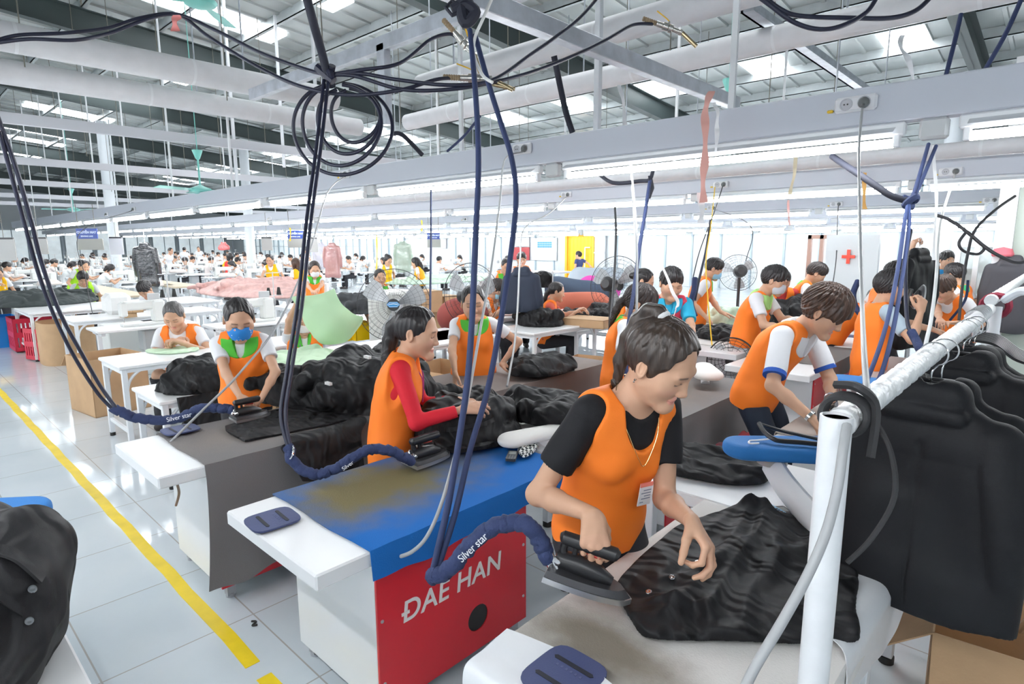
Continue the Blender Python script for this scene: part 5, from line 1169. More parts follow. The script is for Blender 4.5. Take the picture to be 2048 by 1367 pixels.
    flatcloth('jacket_cloth', [(*p, 0) for p in out], TT+.010, .013, fl, BLACKC(), .0045, 5, .0035, 16, parent=J)
    for p in ((1395, 1125), (1344, 1155), (1298, 1184)): button(J, hit(LASTF, *p), V(-.05, -.15, 1))
    # black trousers behind, over the crosswise table
    out = pz((1310, 875), (1345, 888), (1400, 895), (1460, 902), (1500, 908), (1535, 930), (1535, 965), (1470, 972), (1400, 962), (1345, 950), (1318, 930)); flatcloth('black_trousers', [(*p, 0) for p in out], TT, .022, [(pz((1340, 900), (1400, 910), (1500, 930)), .03, .03), (pz((1345, 930), (1440, 955), (1520, 960)), .03, .025), (pz((1330, 880), (1350, 920)), .05, .03)], BLACKC(), .008, 8, .008, 15, 'black trousers lying on the white table behind the young woman', 'trousers')
    heap('black_trousers', PZ(1095, 828, TT+.05), (.34, .22, .10), BLACKC(), 'crumpled black trousers behind the white arm rest of the blue table', 12, 14, .011)
    heap('black_garment', PZ(935, 868, TT+.01), (.26, .30, .17), BLACKC(), 'black garment bundled under the hands of the woman in red sleeves', 21, 16, .010)
    rows = [[(*PZ(a, b, TT)[:2], TT+.02) for a, b in ((870, 905), (920, 915), (975, 905), (1000, 880))], [(*PZ(a, b, TT)[:2], TT+.07) for a, b in ((868, 880), (920, 880), (970, 875), (1010, 850))], [(*PZ(a, b, TT+.14)[:2], TT+.14) for a, b in ((890, 850), (930, 850), (980, 840), (1020, 820))]]
    patch('black_garment', rows, BLACKC(), 24, 24, .02, .012, 16, 5, None, 'black sleeve spilling onto the blue cover beside the iron', 'garment')
    heap('black_trousers', PZ(1088, 738, TT+.03), (.20, .32, .07), BLACKC(), 'folded black trousers on the brown covered table near the flat hand', 15, 10, .010)
    # black cloth over the second table, hanging in front of its grey cover
    zt = TT+.014; xe = -2.765
    tp = lambda px, py: (*PZ(px, py, zt)[:2], zt)
    hg = lambda px, py, d=.0: tuple(PX(px, py, xe+.045+d))
    rows = [[tp(450, 850), tp(540, 822), tp(620, 806), tp(690, 805)], [tp(455, 862), tp(552, 845), tp(640, 832), tp(705, 822)], [tp(490, 880), tp(545, 868), tp(650, 848), tp(715, 836)]]
    g = thing('black_trousers', 'black cloth being ironed on the grey covered table, hanging over its side', 'garment', (*tp(560, 850)[:2], TT))
    patch('cloth_top', rows, BLACKC(), 30, 30, .01, .006, 15, 5, g)
    y0, y1 = tp(545, 866)[1], tp(715, 834)[1]
    rows = [[(xe-.06, y0+(y1-y0)*q, zt+.012) for q in (0, .3, .6, 1)], [(xe+.012, y0+(y1-y0)*q-.02, zt+.006) for q in (0, .3, .6, 1)], [hg(565, 895), hg(610, 890), hg(660, 878), hg(722, 865)], [hg(590, 935, .03), hg(630, 930, .03), hg(675, 915, .02), hg(726, 900, .02)], [hg(606, 962, .04), hg(650, 960, .04), hg(700, 945, .03), hg(728, 930, .03)]]
    patch('cloth_hang', rows, BLACKC(), 30, 36, .012, .014, 15, 6, g)
    heap('black_garments', PD(738, 775, 3.85)-V(0, 0, .22), (.50, .44, .44), BLACKC(), 'big heap of black garments behind the grey covered table', 31, 40, .014, wr=.014, ws=13)
    heap('black_garments', PZ(625, 797, TT)+V(-.1, .05, .0), (.34, .34, .21), BLACKC(), 'black garments sliding down onto the grey covered table', 33, 18, .011)
    for (a, b, dd) in ((658, 768, 3.42), (736, 715, 3.5)):
        c = PD(a, b, dd); mb = MB()
        for k in range(4): mb.box(c+V(-.03+k*.014, -.01, -.004), c+V(-.022+k*.014, .01, .012))
        solo('cloth_tag', mb, mat('tag_white', (.8, .8, .8), .5), 'white size mark on the big black heap, %s' % ('lower one' if a < 700 else 'upper one'), 'tag')
    solo('tape_roll', MB().lathe([(.03, 0), (.045, 0), (.048, .025), (.045, .05), (.03, .05)], PZ(712, 803, TT+.01), n=24), mat('navy_tape', (.03, .05, .13), .5), 'navy roll standing between black heap and red sleeved woman', 'roll')
    # blue sleeve boards
    bl = mat('board_blue', (.015, .16, .46), .75, bump=.1, bscale=240)
    def board(lab, tip, ang, L, w, z, arm=None, th=.055):
        t = thing('sleeve_board', lab, 'ironing board', (tip[0], tip[1], TT), 'blue sleeve boards'); d = V(math.cos(ang), math.sin(ang), 0); s = V(-math.sin(ang), math.cos(ang), 0); poly = []
        for k in range(17): a = PI*(.5+k/16); poly.append((w*.9*math.cos(a)+w*.9, w*math.sin(a)))
        poly += [(L*.6, -w*1.25), (L, -w*1.3), (L, w*1.3), (L*.6, w*1.25)]
        F = Field(V(tip[0], tip[1], z-th)-V(abs(d[0])*L+w*2, abs(d[1])*L+w*2, .03) if False else np.minimum(tip, tip+d*L)-V(w*2, w*2, .03)+V(0, 0, z-th-tip[2]), np.maximum(tip, tip+d*L)+V(w*2, w*2, 0)+V(0, 0, z-tip[2]+.03), .008)
        X, Y = np.meshgrid(F.ax[0], F.ax[1], indexing='ij'); lx = (X-tip[0])*d[0]+(Y-tip[1])*d[1]; ly = (X-tip[0])*s[0]+(Y-tip[1])*s[1]; sd = polysd(lx, ly, np.array(poly))[:, :, None]; Z = F.ax[2][None, None, :]; h2 = np.abs(Z-(z-th/2))-th/2
        r = .022; F.f = (np.sqrt(np.maximum(sd+r, 0)**2+np.maximum(h2+r, 0)**2)+np.minimum(np.maximum(sd+r, h2+r), 0)-r).astype(np.float32)
        sdmesh('board_pad', F.mesh(), bl, t, smooth_it=1)
        c = tip+d*(L*.30); c[2] = z-th
        if arm is not None:
            part('collar', MB().lathe([(.055, 0), (.055, -.03), (.045, -.035)], c, n=24), mat('steel_plate', (.55, .54, .52), .35, metal=.7), t)
            part('swing_arm', MB().tube(spline([c+V(0, 0, -.035), c+arm*.25+V(0, 0, -.035-.4*(c[2]-.06-TT)), c+arm*.7+V(0, 0, -.035-.8*(c[2]-.06-TT)), c+arm*1.0+V(0, 0, TT+.02-c[2])], 8), .036, 12, flat=1.5), STEELW(), t)
        return t
    tip = PZ(1446, 890, .93); board('blue padded sleeve board in the middle right, black hanger lying on it', tip, math.atan2(*(PZ(1705, 897, .93)-tip)[1::-1]), .62, .085, .95, V(.32, -.28, 0))
    tip = PZ(1658, 755, .84); board('second blue sleeve board behind the leaning man', tip, math.atan2(*(PZ(1790, 772, .84)-tip)[1::-1]), .62, .10, .86, V(.1, -.2, 0))
    tip = PZ(97, 1018, .82); board('blue sleeve board at the left edge beside the black coat', tip, math.atan2(*(PZ(-60, 1030, .82)-tip)[1::-1]), .7, .10, .84, V(-.2, -.2, 0))
    tip = PZ(1925, 600, .92); board('far blue sleeve board behind the long hanger rack', tip, math.atan2(*(PZ(1990, 606, .92)-tip)[1::-1]), .7, .12, .95, None)
    # white padded sleeve arms
    def wboard(lab, c, d, L, w, hgt):
        t = thing('ironing_buck', lab, 'ironing buck', c); d = nz(d); F = Field(c-V(.5, .5, .25), c+V(.5, .5, .25), .008); F.add(RC(c-d*L/2, c+d*L/2, w, w*.75, fl=V(0, 0, 1), fs=.5), 0); z1 = c[2]-.02; F.clip(lambda X, Y, Z: z1-Z+0*X+0*Y); sdmesh('arm_pad', F.mesh(), mat('pad_cloth_white', (.80, .79, .76), .7), t)
        part('arm_bracket', MB().tube(spline([c+V(0, 0, -.02), c+V(0, 0, -hgt*.5)+d*.05, c+V(0, 0, -hgt)+d*.0], 5), .03, 10), STEELW(), t)
    wboard('white padded sleeve arm at the far corner of the blue table', PD(1075, 868, 2.95), V(.2, 1, 0), .30, .075, .14); wboard('white padded sleeve arm at the end of the grey table behind the young woman', PZ(1412, 742, TT+.09), V(-.5, .8, 0), .26, .10, .09)
    # black coat at the bottom left
    g = thing('black_coat', 'black coat with silver buttons draped at the bottom left corner', 'coat', (-1.95, .05, TT)); F = Field((-2.75, -.75, TT), (-1.3, .45, TT+.36), .007)
    a1, a2, a3 = PZ(20, 1120, .93), PZ(48, 1200, .90), PZ(36, 1285, .84)
    F.add(RC(a1+V(-.06, -.06, -.06), a2+V(-.05, -.08, -.06), .13, .15), 0); F.add(RC(a2+V(-.05, -.08, -.06), a3+V(-.05, -.08, -.05), .15, .11), .05); F.add(RC(a1+V(-.35, -.2, -.1), a1, .13, .12), .06); F.add(RC(a3, a3+V(.10, -.06, -.02), .05, .02), .04); F.add(RC(a2+V(-.3, -.4, -.05), a3+V(-.1, -.3, -.05), .16, .14), .06)
    bb = ffolds(.020, 9, 6, 3, .8); b2 = ffolds(.008, 21, 8, 3, .8); F.bumps(lambda X, Y, Z: bb(X, Y, Z)+b2(X, Y, Z)); sdmesh('coat_cloth', F.mesh(), BLACKC(), g)
    tow = lambda a, b, k: hit(F, a, b)-nz(ray(a, b))*k
    for (a, b) in ((64, 1178), (58, 1242)): button(g, tow(a, b, .006), nz(V(.75, .1, .6)))
    patch('pocket_flap', [[tow(a, b, .012) for a, b in ((-8, 1168), (18, 1190), (50, 1214))], [tow(a, b, .016) for a, b in ((-10, 1190), (14, 1212), (46, 1232))]], BLACKC(), 8, 16, .006, 0, 10, 1, g)
    patch('lapel', [[tow(a, b, .010) for a, b in ((-6, 1085), (40, 1100), (92, 1150))], [tow(a, b, .020) for a, b in ((-8, 1105), (36, 1122), (84, 1164))]], BLACKC(), 8, 16, .006, 0, 10, 1, g)
# ------------------------------------------------------------------ garment rack
def rack():
    zr = 1.40; a = PZ(1672, 842, zr); X = a[0]; t = thing('garment_rack', 'white pipe garment rack wrapped in plastic, running away at right', 'garment rack', (X, a[1], 0)); wr_ = mat('wrapped_pipe', (.80, .82, .83), .3, bump=.9, bscale=38)
    yend = PZ(2040, 582, zr)[1]
    part('post', MB().cyl((X, a[1], 0), (X, a[1], zr+.006), .0255, n=20).lathe([(.0255, 0), (.0255, .004), (.0215, .004), (.0215, -.03), (.001, -.032)], (X, a[1], zr+.006), n=20), mat('rack_paint', (.78, .80, .82), .35, bump=.1, bscale=30, var=.06, vscale=14), t)
    yb = PZ(1990, 615, zr)[1]
    n = 160; P = [(X, a[1]+.03+(yb-a[1])*k/n, zr-.01) for k in range(n+1)]; r = .0248+.0028*np.sin(np.arange(n+1)*1.7)*np.cos(np.arange(n+1)*.6); part('rail', MB().tube(P, r, 14), wr_, t)
    P = [(X, yb+.02+(yend+2-yb)*k/60, zr+.03) for k in range(61)]; part('rail_extension', MB().tube(P, .025+.0025*np.sin(np.arange(61)*1.7), 14), wr_, t)
    for y in (yb+.06,): part('post', MB().cyl((X+.02, y, 0), (X+.02, y, zr), .025, n=16), STEELW(), t)
    ct = mat('cloth_tie_black', (.02, .02, .022), .7); mb = MB(); c = V(X, a[1], zr)
    for k in range(4): mb.tube([c+V(.036*math.cos(q), -.0+.042+k*.010+.004*math.sin(3*q), .034*math.sin(q)) for q in np.linspace(0, 2*PI, 20, endpoint=False)], .006, 6, closed=True)
    mb.tube(spline([c+V(.04, .07, .0), c+V(.075, .05, -.05), c+V(.085, .06, -.13), c+V(.06, .05, -.21), c+V(.03, .03, -.26)], 6), .0045, 6); mb.tube(spline([c+V(-.02, .06, .05), c+V(.02, .04, .055), c+V(.045, .06, .02), c+V(.05, .03, -.06)], 6), .008, 6)
    solo('cloth_tie', mb, ct, 'black cloth strip knotted round the near end of the rack', 'cloth strip')
    kt = PZ(1990, 612, zr); mb = MB(); [mb.tube([kt+V(.05*math.cos(q), k*.02, .05*math.sin(q)) for q in np.linspace(0, 2*PI, 16, endpoint=False)], .014, 6, closed=True) for k in range(3)]; solo('cloth_tie', mb, mat('cloth_tie_maroon', (.20, .01, .03), .8), 'maroon cloth strip round the rack joint', 'cloth strip')
    mb = MB().tube(spline([kt+V(.03, .0, .03), kt+V(.10, -.05, .08), kt+V(.20, -.10, .03), kt+V(.28, -.05, -.10)], 6), .02, 8); solo('cloth_tie', mb, mat('cloth_tie_white', (.75, .80, .85), .7), 'white cloth strip hanging off the rack joint', 'cloth strip')
    def jk(px, lab, w=.205, L=.72, dx=.0, seed=1, c=SUIT, ang=0):
        y = PZ(px, 842+(px-1672)*(582-842)/(2040-1672), zr)[1]; c0 = V(X+dx*.8, y, zr-.086); ax = V(math.cos(ang), math.sin(ang), 0)
        h = thing('hanging_jacket', lab, 'jacket', (X, y, zr-.12-L), 'black jackets on the near rack'); sdmesh('jacket_cloth', jacket_mesh(c0-V(0, 0, .016), ax, w*.66, L*.79, seed, .006, .054), c(), h)
        hanger(c0, ax, zr, parent=h, w=.085, thick=.012, hookr=.0285); return h
    jk(1862, 'nearest black suit jacket on the rack, seen from the back', .235, .80, .02, 3, ang=-.10); jk(1874, 'black jacket hanging directly behind the nearest one', .235, .78, .035, 5, ang=-.06)
    for i, (px, lab) in enumerate(((1932, 'third black jacket on the rack, first of the middle group'), (1938, 'fourth black jacket on the rack, middle of its group'), (1944, 'fifth black jacket on the rack, just before the bare hangers'))): jk(px, lab, .235, .78, .02+.01*i, 8+i, ang=-.05)
    # bare hangers
    hp = thing('clothes_hanger', 'empty black hanger in the row on the near rack', 'hanger', (X, 0, zr-.09), 'bare black hangers'); hanger(V(X, 0, zr-.09), V(1, 0, 0), zr, parent=hp, w=.18, hookr=.0285)
    px = np.linspace(1962, 1978, 9)
    for i, p in enumerate(px):
        y = PZ(p, 842+(p-1672)*(582-842)/(2040-1672), zr)[1]
        if i == 0: hp.location = (X, y, zr-.09)
        else: dup(hp, (X, y, zr-.09))
    # hanger lying on the blue board
    c = PZ(1560, 874, .955); h = thing('clothes_hanger', 'black hanger lying on the middle blue sleeve board', 'hanger', c); w = lambda a, b, z=.955: PZ(a, b, z)
    part('hanger_arms', MB().tube(spline([w(1518, 846, 1.0), w(1530, 865, .98), w(1547, 877, .97), w(1560, 881, .965), w(1600, 884, .965), w(1640, 888, .965)], 6), .009, 8).tube(spline([w(1516, 846, 1.0), w(1560, 860, .975), w(1640, 878, .965)], 6), .007, 8), mat('hanger_black', (.02, .02, .022), .3), h)
    part('hook', MB().tube(spline([w(1540, 877, .965), w(1515, 880, .96), w(1500, 881, .96), w(1499, 886, .96), w(1518, 886, .96)], 6), .0035, 6), mat('hook_white', (.85, .86, .88), .3), h)
    # open carton below the jackets
    c = PZ(1962, 1420, 0); carton('open corrugated cardboard box below the hanging jackets at bottom right', V(.09, 2.55, 0), (.66, .50, .42), 6, True, flaps=(1, 1, 1, 0))
    c = PZ(2040, 1260, .45); solo('sewing_part', MB().cyl(c, c+V(.03, -.04, .10), .012).tube(spline([c, c+V(-.05, .02, .08), c+V(-.09, .03, .05)], 5), .004, 6), mat('chrome', (.75, .75, .76), .15, metal=1), 'metal part sticking out of the open box at bottom right', 'machine part')
    # jacket held up in the air by a raised arm
    c = PD(1838, 505, 4.95); h = thing('hanging_jacket', 'black jacket held up by a raised arm and steamed with an iron', 'jacket', c); ax = nz(CR*.9+FW*.5); ax[2] = 0; sdmesh('jacket_cloth', jacket_mesh(c, ax, .19, .80, 14), SUIT(), h); hanger(c+V(0, 0, .03), ax, c[2]+.10, parent=h, w=.1)
def OT(a, b, d): p = PD(a, b, d); p[2] = TT; return p
def mid_props():
    W = wtable('long white work table where the seated woman sews, left of the masked ironer', -6.22, -5.58, 1.29, 3.1); 
    W2 = wtable('lower white table with black garments piled on it, beside the masked ironer', -5.08, -4.45, 1.24, 2.6, .64)
    heap('black_garments', V(-4.72, 1.72, .64), (.30, .42, .20), BLACKC(), 'black garments piled on the lower white table', 41, 16, .014)
    rows = [[(-4.42, y, .655) for y in (1.35, 1.5, 1.7, 1.95)], [(-4.40, y, .5) for y in (1.36, 1.5, 1.7, 1.95)], [(-4.39, y, .33+d) for y, d in ((1.4, .08), (1.5, .0), (1.7, .02), (1.95, .05))]]; patch('black_garments', rows, BLACKC(), 24, 24, .03, .012, 18, 3, None, 'black garment hanging over the edge of the lower white table', 'garment')
    flatcloth('green_cloth', [(*PZ(a, b, TT)[:2], 0) for a, b in ((290, 704), (340, 697), (395, 697), (388, 704), (330, 709))], TT, .012, [], mat('mint_cloth', (.62, .80, .58), .8), .01, 4, .01, 20, 'flat mint green cloth on the long white table', 'cloth')
    W3 = wtable('white table with green cloth behind the black heap', -5.2, -4.5, 2.75, 4.6)
    heap('green_cloth', PZ(600, 725, TT), (.5, .35, .05), mat('mint_cloth', (.62, .80, .58), .8), 'pale green cloth pieces lying behind the black heap', 44, 14, .014)
    W0 = wtable('white table with cloth at far left, blue crate beside it', -12.4, -11.0, 1.5, 4.2); W0b = wtable('white table over the red crates at left', -10.2, -9.4, 1.72, 3.6)
    heap('dark_clothes', OT(75, 590, 10.2), (.85, .9, .2), mat('dark_green_cloth', (.035, .045, .045), .8, bump=.3, bscale=30), 'heap of dark garments on the far left table', 45, 22, .022)
    c = PZ(60, 690, 0); basket('red perforated plastic crate under the left white table', PD(65, 690, 9.9)*V(1, 1, 0)+V(0, 0, .02), (.62, .5, .52), (.55, .02, .05)); basket('second red plastic crate, right of the first under the table', PD(103, 682, 9.0)*V(1, 1, 0)+V(0, 0, .02), (.5, .45, .46), (.55, .02, .05), 20)
    basket('blue plastic crate at the left edge of the photo', PD(-10, 676, 10.2)*V(1, 1, 0), (.7, .6, .5), (.01, .22, .62), 0, holes=False)
    machine((-8.35, 2.25, 0), PI*.5, 'sewing machine with black thread cones behind the round cardboard box', 'front sewing machines'); machine((-7.6, 3.3, 0), PI*.5, 'white sewing machine in front of the bowed dark haired man', 'front sewing machines')
    c = PD(255, 700, 7.9); solo('machine_cabinet', MB().box((c[0]-.25, c[1]-.25, .0), (c[0]+.25, c[1]+.25, TT-.04), .01), mat('cabinet_grey', (.66, .68, .66), .4), 'grey machine cabinet standing behind the round cardboard box', 'cabinet')
    a = PD(235, 625, 8.6); solo('plastic_bag', MB().add(*(lambda b: (b.v, b.f))(MB().box((a[0]-.16, a[1]-.16, TT), (a[0]+.16, a[1]+.16, TT+.30), .06))), mat('bag_white', (.82, .83, .82), .5, bump=.4, bscale=12), 'white plastic bag set on the sewing table at left', 'bag')
    for i, (px, py, lab) in enumerate(((258, 640, 'small brown box beside the white plastic bag'), (262, 628, 'upper small brown box behind the white plastic bag'))): c = PD(px, py, 8.2); carton(lab, V(c[0], c[1]+.05*i, TT+.002+.06*i), (.18, .14, .06 if i == 0 else .08), 10, False)
    # cardboard boxes
    c = PD(142, 745, 8.9); carton('large rounded open cardboard drum box standing by the aisle at left', V(c[0], c[1], 0), (.78, .66, .60), 0, True, round_=True)
    c = PD(222, 800, 6.3); b = carton('open brown cardboard box in front of the white table, flap hanging at left', V(c[0], c[1], 0), (.60, .52, .58), 8, True, flaps=(0, 1, 1, 0))
    c = PD(555, 640, 6.2); carton('tall plain cardboard box behind the masked ironer', V(c[0], c[1], 0), (.40, .40, .60), 5, False)
    c = PD(505, 660, 7.5)
    c = PD(890, 700, 5.3); bx = carton('open cardboard box with lettering behind the woman leaning on the brown table', V(c[0], c[1], 0), (.62, .5, .62), 5, True, flaps=(1, 0, 0, 0)); R5 = rot((0, 0, 1), 5); text('lettering', 'FASHION', .07, mat('box_ink', (.25, .13, .06), .7), bx, V(c[0], c[1], .34)+R5@V(0, -.252, 0), R5@V(1, 0, 0), (0, 0, 1), .0006)
    c = PD(848, 588, 8.6); carton('cardboard box on the table right of the big fan', V(c[0], c[1], TT+.02), (.48, .34, .30), -12, False); c = PD(888, 600, 8.8); carton('cardboard box at the far side of the big fan, beside yellow crates', V(c[0], c[1], .45), (.35, .3, .5), 0, False)
    for i, (px, dp, lab, s) in enumerate(((1020, 5.6, 'cardboard box under the white table at centre, left one', (.35, .4, .5)), (1062, 5.9, 'cardboard box under the white table at centre, middle one', (.4, .4, .48)), (1122, 5.6, 'cardboard box with turned up flap under the right white table', (.42, .4, .52)), (1172, 6.0, 'cardboard box at the right end under the white table', (.35, .4, .55)))): c = PD(px, 690, dp); carton(lab, V(c[0], c[1], 0), s, 8*i-10, i != 1, flaps=(1, 0, 0, 0))
    c = PD(1180, 618, 7.3); carton('shallow cardboard tray behind the seated sewing woman', V(c[0], c[1], TT-.02), (.55, .4, .10), 10, False)
    wtable('white table with pile of black jackets before the seated woman', -4.92, -4.27, 4.92, 6.15); wtable('white table right of the one with the black jackets', -4.85, -4.2, 6.3, 7.8)
    heap('black_garments', PZ(1082, 648, TT), (.32, .30, .17), BLACKC(), 'pile of black jackets on the white table at centre', 51, 16, .013); heap('black_garments', PZ(1150, 632, TT), (.22, .18, .08), BLACKC(), 'small black garment under the hands of the seated sewing woman', 53, 10, .012)
    heap('black_garments', PZ(1225, 628, TT), (.40, .35, .13), BLACKC(), 'black garments on the white table behind the masked woman', 54, 14, .014)
    wtable('white table with pink pieces at centre', -6.9, -5.5, 5.6, 8.6); heap('pink_cloth', PZ(1050, 622, TT), (.62, .8, .05), mat('pale_pink_cloth', (.80, .62, .60), .8), 'pale pink fabric pieces spread on the centre table', 55, 18, .016)
    # heaps of cloth further back
    pk = mat('rose_cloth', (.62, .40, .37), .85, bump=.5, bscale=22, var=.2, vscale=9)
    wtable('white table heaped with rose cloth in the middle distance', -14.6, -10.6, 5.2, 6.4); heap('rose_cloth', OT(520, 588, 12.3), (2.0, 1.1, .26), pk, 'long heap of rose coloured cloth in the middle distance', 56, 36, .03, ws=9)
    wtable('white table with black cloth behind the raised green cloth', -9.4, -8.3, 4.4, 7.6); heap('black_garments', OT(718, 585, 8.9), (.62, .62, .24), mat('charcoal_cloth', (.035, .038, .042), .8), 'black cloth heap left of the big standing fan', 57, 18, .018)
    for i, px in enumerate((693, 712)): c = PD(px, 605, 9.0); basket('yellow plastic crate under the black cloth heap, %s' % ('left one' if i == 0 else 'right one'), V(c[0], c[1], .28), (.42, .3, .26), (.85, .55, .0), holes=False)
    for i, (px, d) in enumerate(((905, 10.4), (930, 10.6))): c = PD(px, 596, d); basket('yellow crate behind the second fan, %s' % ('left one' if i == 0 else 'right one'), V(c[0], c[1], .35), (.42, .35, .26), (.85, .50, .0), holes=False)
    gr = mat('pale_green_cloth', (.56, .72, .58), .85, bump=.4, bscale=20, var=.15, vscale=8)
    wtable('long cutting table with pale green cloth behind the fans', -14.5, -12.9, 10.2, 17); heap('green_cloth', OT(880, 553, 15.6), (.9, 1.7, .13), gr, 'pale green cloth along the long cutting table at the back', 58, 26, .03, ws=8)
    heap('green_cloth', OT(1465, 601, 7.4), (.34, .30, .17), gr, 'pale green cloth heap in front of the far right fan', 59, 16, .016)
    wtable('white table behind the masked man at right', -3.5, -2.6, 6.9, 8.6); heap('black_garments', OT(1590, 592, 6.9), (.28, .3, .32), BLACKC(), 'upright black garment bundle between the two men at right', 60, 14, .014)
    heap('black_garments', OT(1455, 635, 6.2), (.38, .25, .09), BLACKC(), 'black garment under the hands of the man with the blue mask', 61, 12, .013); heap('black_garments', PZ(1738, 655, TT), (.40, .3, .09), BLACKC(), 'black cloth on the table behind the metal pole', 62, 10, .013)
    wtable('low table carrying the coloured bales', -6.9, -4.5, 6.0, 8.4, .60)
    nv = mat('navy_bale', (.03, .05, .085), .8, bump=.3, bscale=12); c = PD(1165, 585, 9.6)
    F = Field(c-V(1.2, 1.2, .6), c+V(1.2, 1.2, .6), .02); F.add(RC(c-CR*.38+V(0, 0, .03), c+CR*.32-V(0, 0, .05), .22, .22), 0); F.add(RC(c-CR*.42+V(0, 0, .1), c-CR*.5+V(0, 0, .16), .07, .05), .1); F.bumps(wrink(.014, 8, 3)); o = sdmesh('fabric_bale', F.mesh(), nv, None, c, 'big navy wrapped bale lying behind the seated sewing woman'); o['category'] = 'bale'
    c2 = PD(1190, 572, 10.4); F = Field(c2-V(1.2, 1.2, .5), c2+V(1.2, 1.2, .5), .02); F.add(RC(c2-CR*.1, c2+CR*.25-V(0, 0, .08), .2, .2), 0); F.bumps(wrink(.012, 8, 4)); o = sdmesh('fabric_bale', F.mesh(), mat('magenta_bale', (.62, .06, .36), .8), None, c2, 'magenta bale showing behind the navy one'); o['category'] = 'bale'
    c2 = PD(1195, 560, 11.6); F = Field(c2-V(1.4, 1.4, .6), c2+V(1.4, 1.4, .6), .025); F.add(RC(c2-CR*.35, c2+CR*.35, .24, .24), 0); F.bumps(wrink(.012, 8, 4)); o = sdmesh('fabric_bale', F.mesh(), mat('grey_blue_bale', (.40, .47, .53), .8), None, c2, 'pale grey bale at the back behind the magenta one'); o['category'] = 'bale'
    c2 = PD(1160, 612, 8.9); F = Field(c2-V(1.2, 1.2, .5), c2+V(1.2, 1.2, .5), .02); F.add(RC(c2-CR*.35, c2+CR*.28, .20, .20), 0); F.bumps(wrink(.012, 9, 5)); o = sdmesh('fabric_bale', F.mesh(), mat('rust_bale', (.45, .12, .07), .8), None, c2, 'rust red bale under the navy one'); o['category'] = 'bale'
    c2 = PD(925, 618, 7.6); F = Field(c2-V(1.2, 1.2, .6), c2+V(1.2, 1.2, .6), .018); F.add(EL(c2-V(0, 0, .1), (.33, .33, .26)), 0); F.bumps(wrink(.012, 11, 6)); o = sdmesh('fabric_bale', F.mesh(), mat('maroon_bale', (.27, .05, .04), .8), None, c2, 'maroon sack behind the woman leaning on the table'); o['category'] = 'bale'
    c3 = PD(868, 640, 6.5); wtable('small white table with the blue bottle, left of the leaning woman', c3[0]-.35, c3[0]+.35, c3[1]-.45, c3[1]+.45)
    wtable('low table under the pale grey bale at the back', -8.4, -6.2, 8.6, 10.2, .60)
    solo('water_bottle', MB().lathe([(.03, 0), (.035, .01), (.035, .12), (.02, .15), (.015, .18)], V(c3[0]+.05, c3[1]-.1, TT), n=16), mat('bottle_blue', (.02, .14, .65), .3), 'blue bottle standing left of the woman leaning on the table', 'bottle')
    # machines near the middle
    for (px, py, d, rz, lab) in ((1075, 580, 8.3, -.8, 'white overlock machine under the hanging navy jacket'), (640, 590, 10.5, 2.2, 'sewing machine behind the woman in the white mask'), (975, 575, 9.6, -1.2, 'sewing machine behind the second fan')): c = PD(px, py, d); machine((c[0], c[1], 0), rz, lab, 'front sewing machines')
    heap('black_garments', PD(1082, 565, 8.2)-V(0, 0, .06), (.16, .16, .20), BLACKC(), 'black cloth thrown over the overlock machine', 66, 10, .013)
    c = PD(1042, 548, 7.2); h = thing('hanging_jacket', 'navy jacket hanging in the aisle before the red notice board', 'jacket', c); sdmesh('jacket_cloth', jacket_mesh(c+V(0, 0, .05), nz(CR*V(1, 1, 0)), .17, .52, 33, .010), mat('navy_suiting', (.025, .035, .06), .8), h); hanger(c+V(0, 0, .06), nz(CR*V(1, 1, 0)), c[2]+.16, parent=h, w=.1)
    # stools
    for (px, py, d, lab) in ((1225, 680, 5.2, 'white plastic stool beside the masked woman at centre'), (1170, 690, 6.3, 'white stool under the right white table')):
        c = PD(px, py, d); t = thing('stool', lab, 'stool', (c[0], c[1], 0)); part('seat', MB().box((c[0]-.15, c[1]-.15, .40), (c[0]+.15, c[1]+.15, .43), .01), LAM(), t)
        for dx in (-.12, .12):
            for dy in (-.12, .12): part('leg', MB().cyl((c[0]+dx, c[1]+dy, 0), (c[0]+dx*.9, c[1]+dy*.9, .40), .015, n=8), STEELW(), t)
def fans():
    floor_fan('big industrial fan with blue logo plate in front of cardboard boxes', PD(788, 610, 6.6), nz(-FW+.12*CR), .40, 0, .0022, logo=True, housing=True, nspoke=40)
    c = PD(788, 640, 7.0); solo('fan_cabinet', MB().box((c[0]-.22, c[1]-.22, .02), (c[0]+.22, c[1]+.22, c[2]+.35), .03), mat('cabinet_cream', (.68, .69, .66), .4), 'pale machine cabinet right behind the big logo fan', 'cabinet')
    floor_fan('black standing fan behind the woman leaning on the table', PD(945, 590, 6.9), nz(-FW+.7*CR), .37, 0, .0024)
    floor_fan('black standing fan seen from behind at centre right', PD(1232, 570, 7.0), nz(FW*.9+.7*CR), .34, 0, .0024)
    floor_fan('black standing fan before the white wall, between the two masked men', PD(1476, 545, 8.2), nz(FW+.2*CR), .235*1.05, 0, .0022)
    floor_fan('low black fan standing on the floor under the white table at right', PD(1462, 722, 5.6), nz(-FW-.6*CR), .22, 0, .004)
    floor_fan('hazy standing fan behind the men at far right', PD(1935, 545, 9.0), nz(-FW-.3*CR), .3, 0, .0022)
ORANGE = (1.0, .235, .03); GREENC = (.09, .48, .05)
TAIL_LOW = [(0, -.085, .0, .03), (0, -.115, -.05, .028), (.01, -.12, -.11, .024), (.01, -.115, -.17, .016), (.01, -.11, -.22, .006)]
BUN = [(0, -.10, .02, .034), (.0, -.118, .01, .030)]
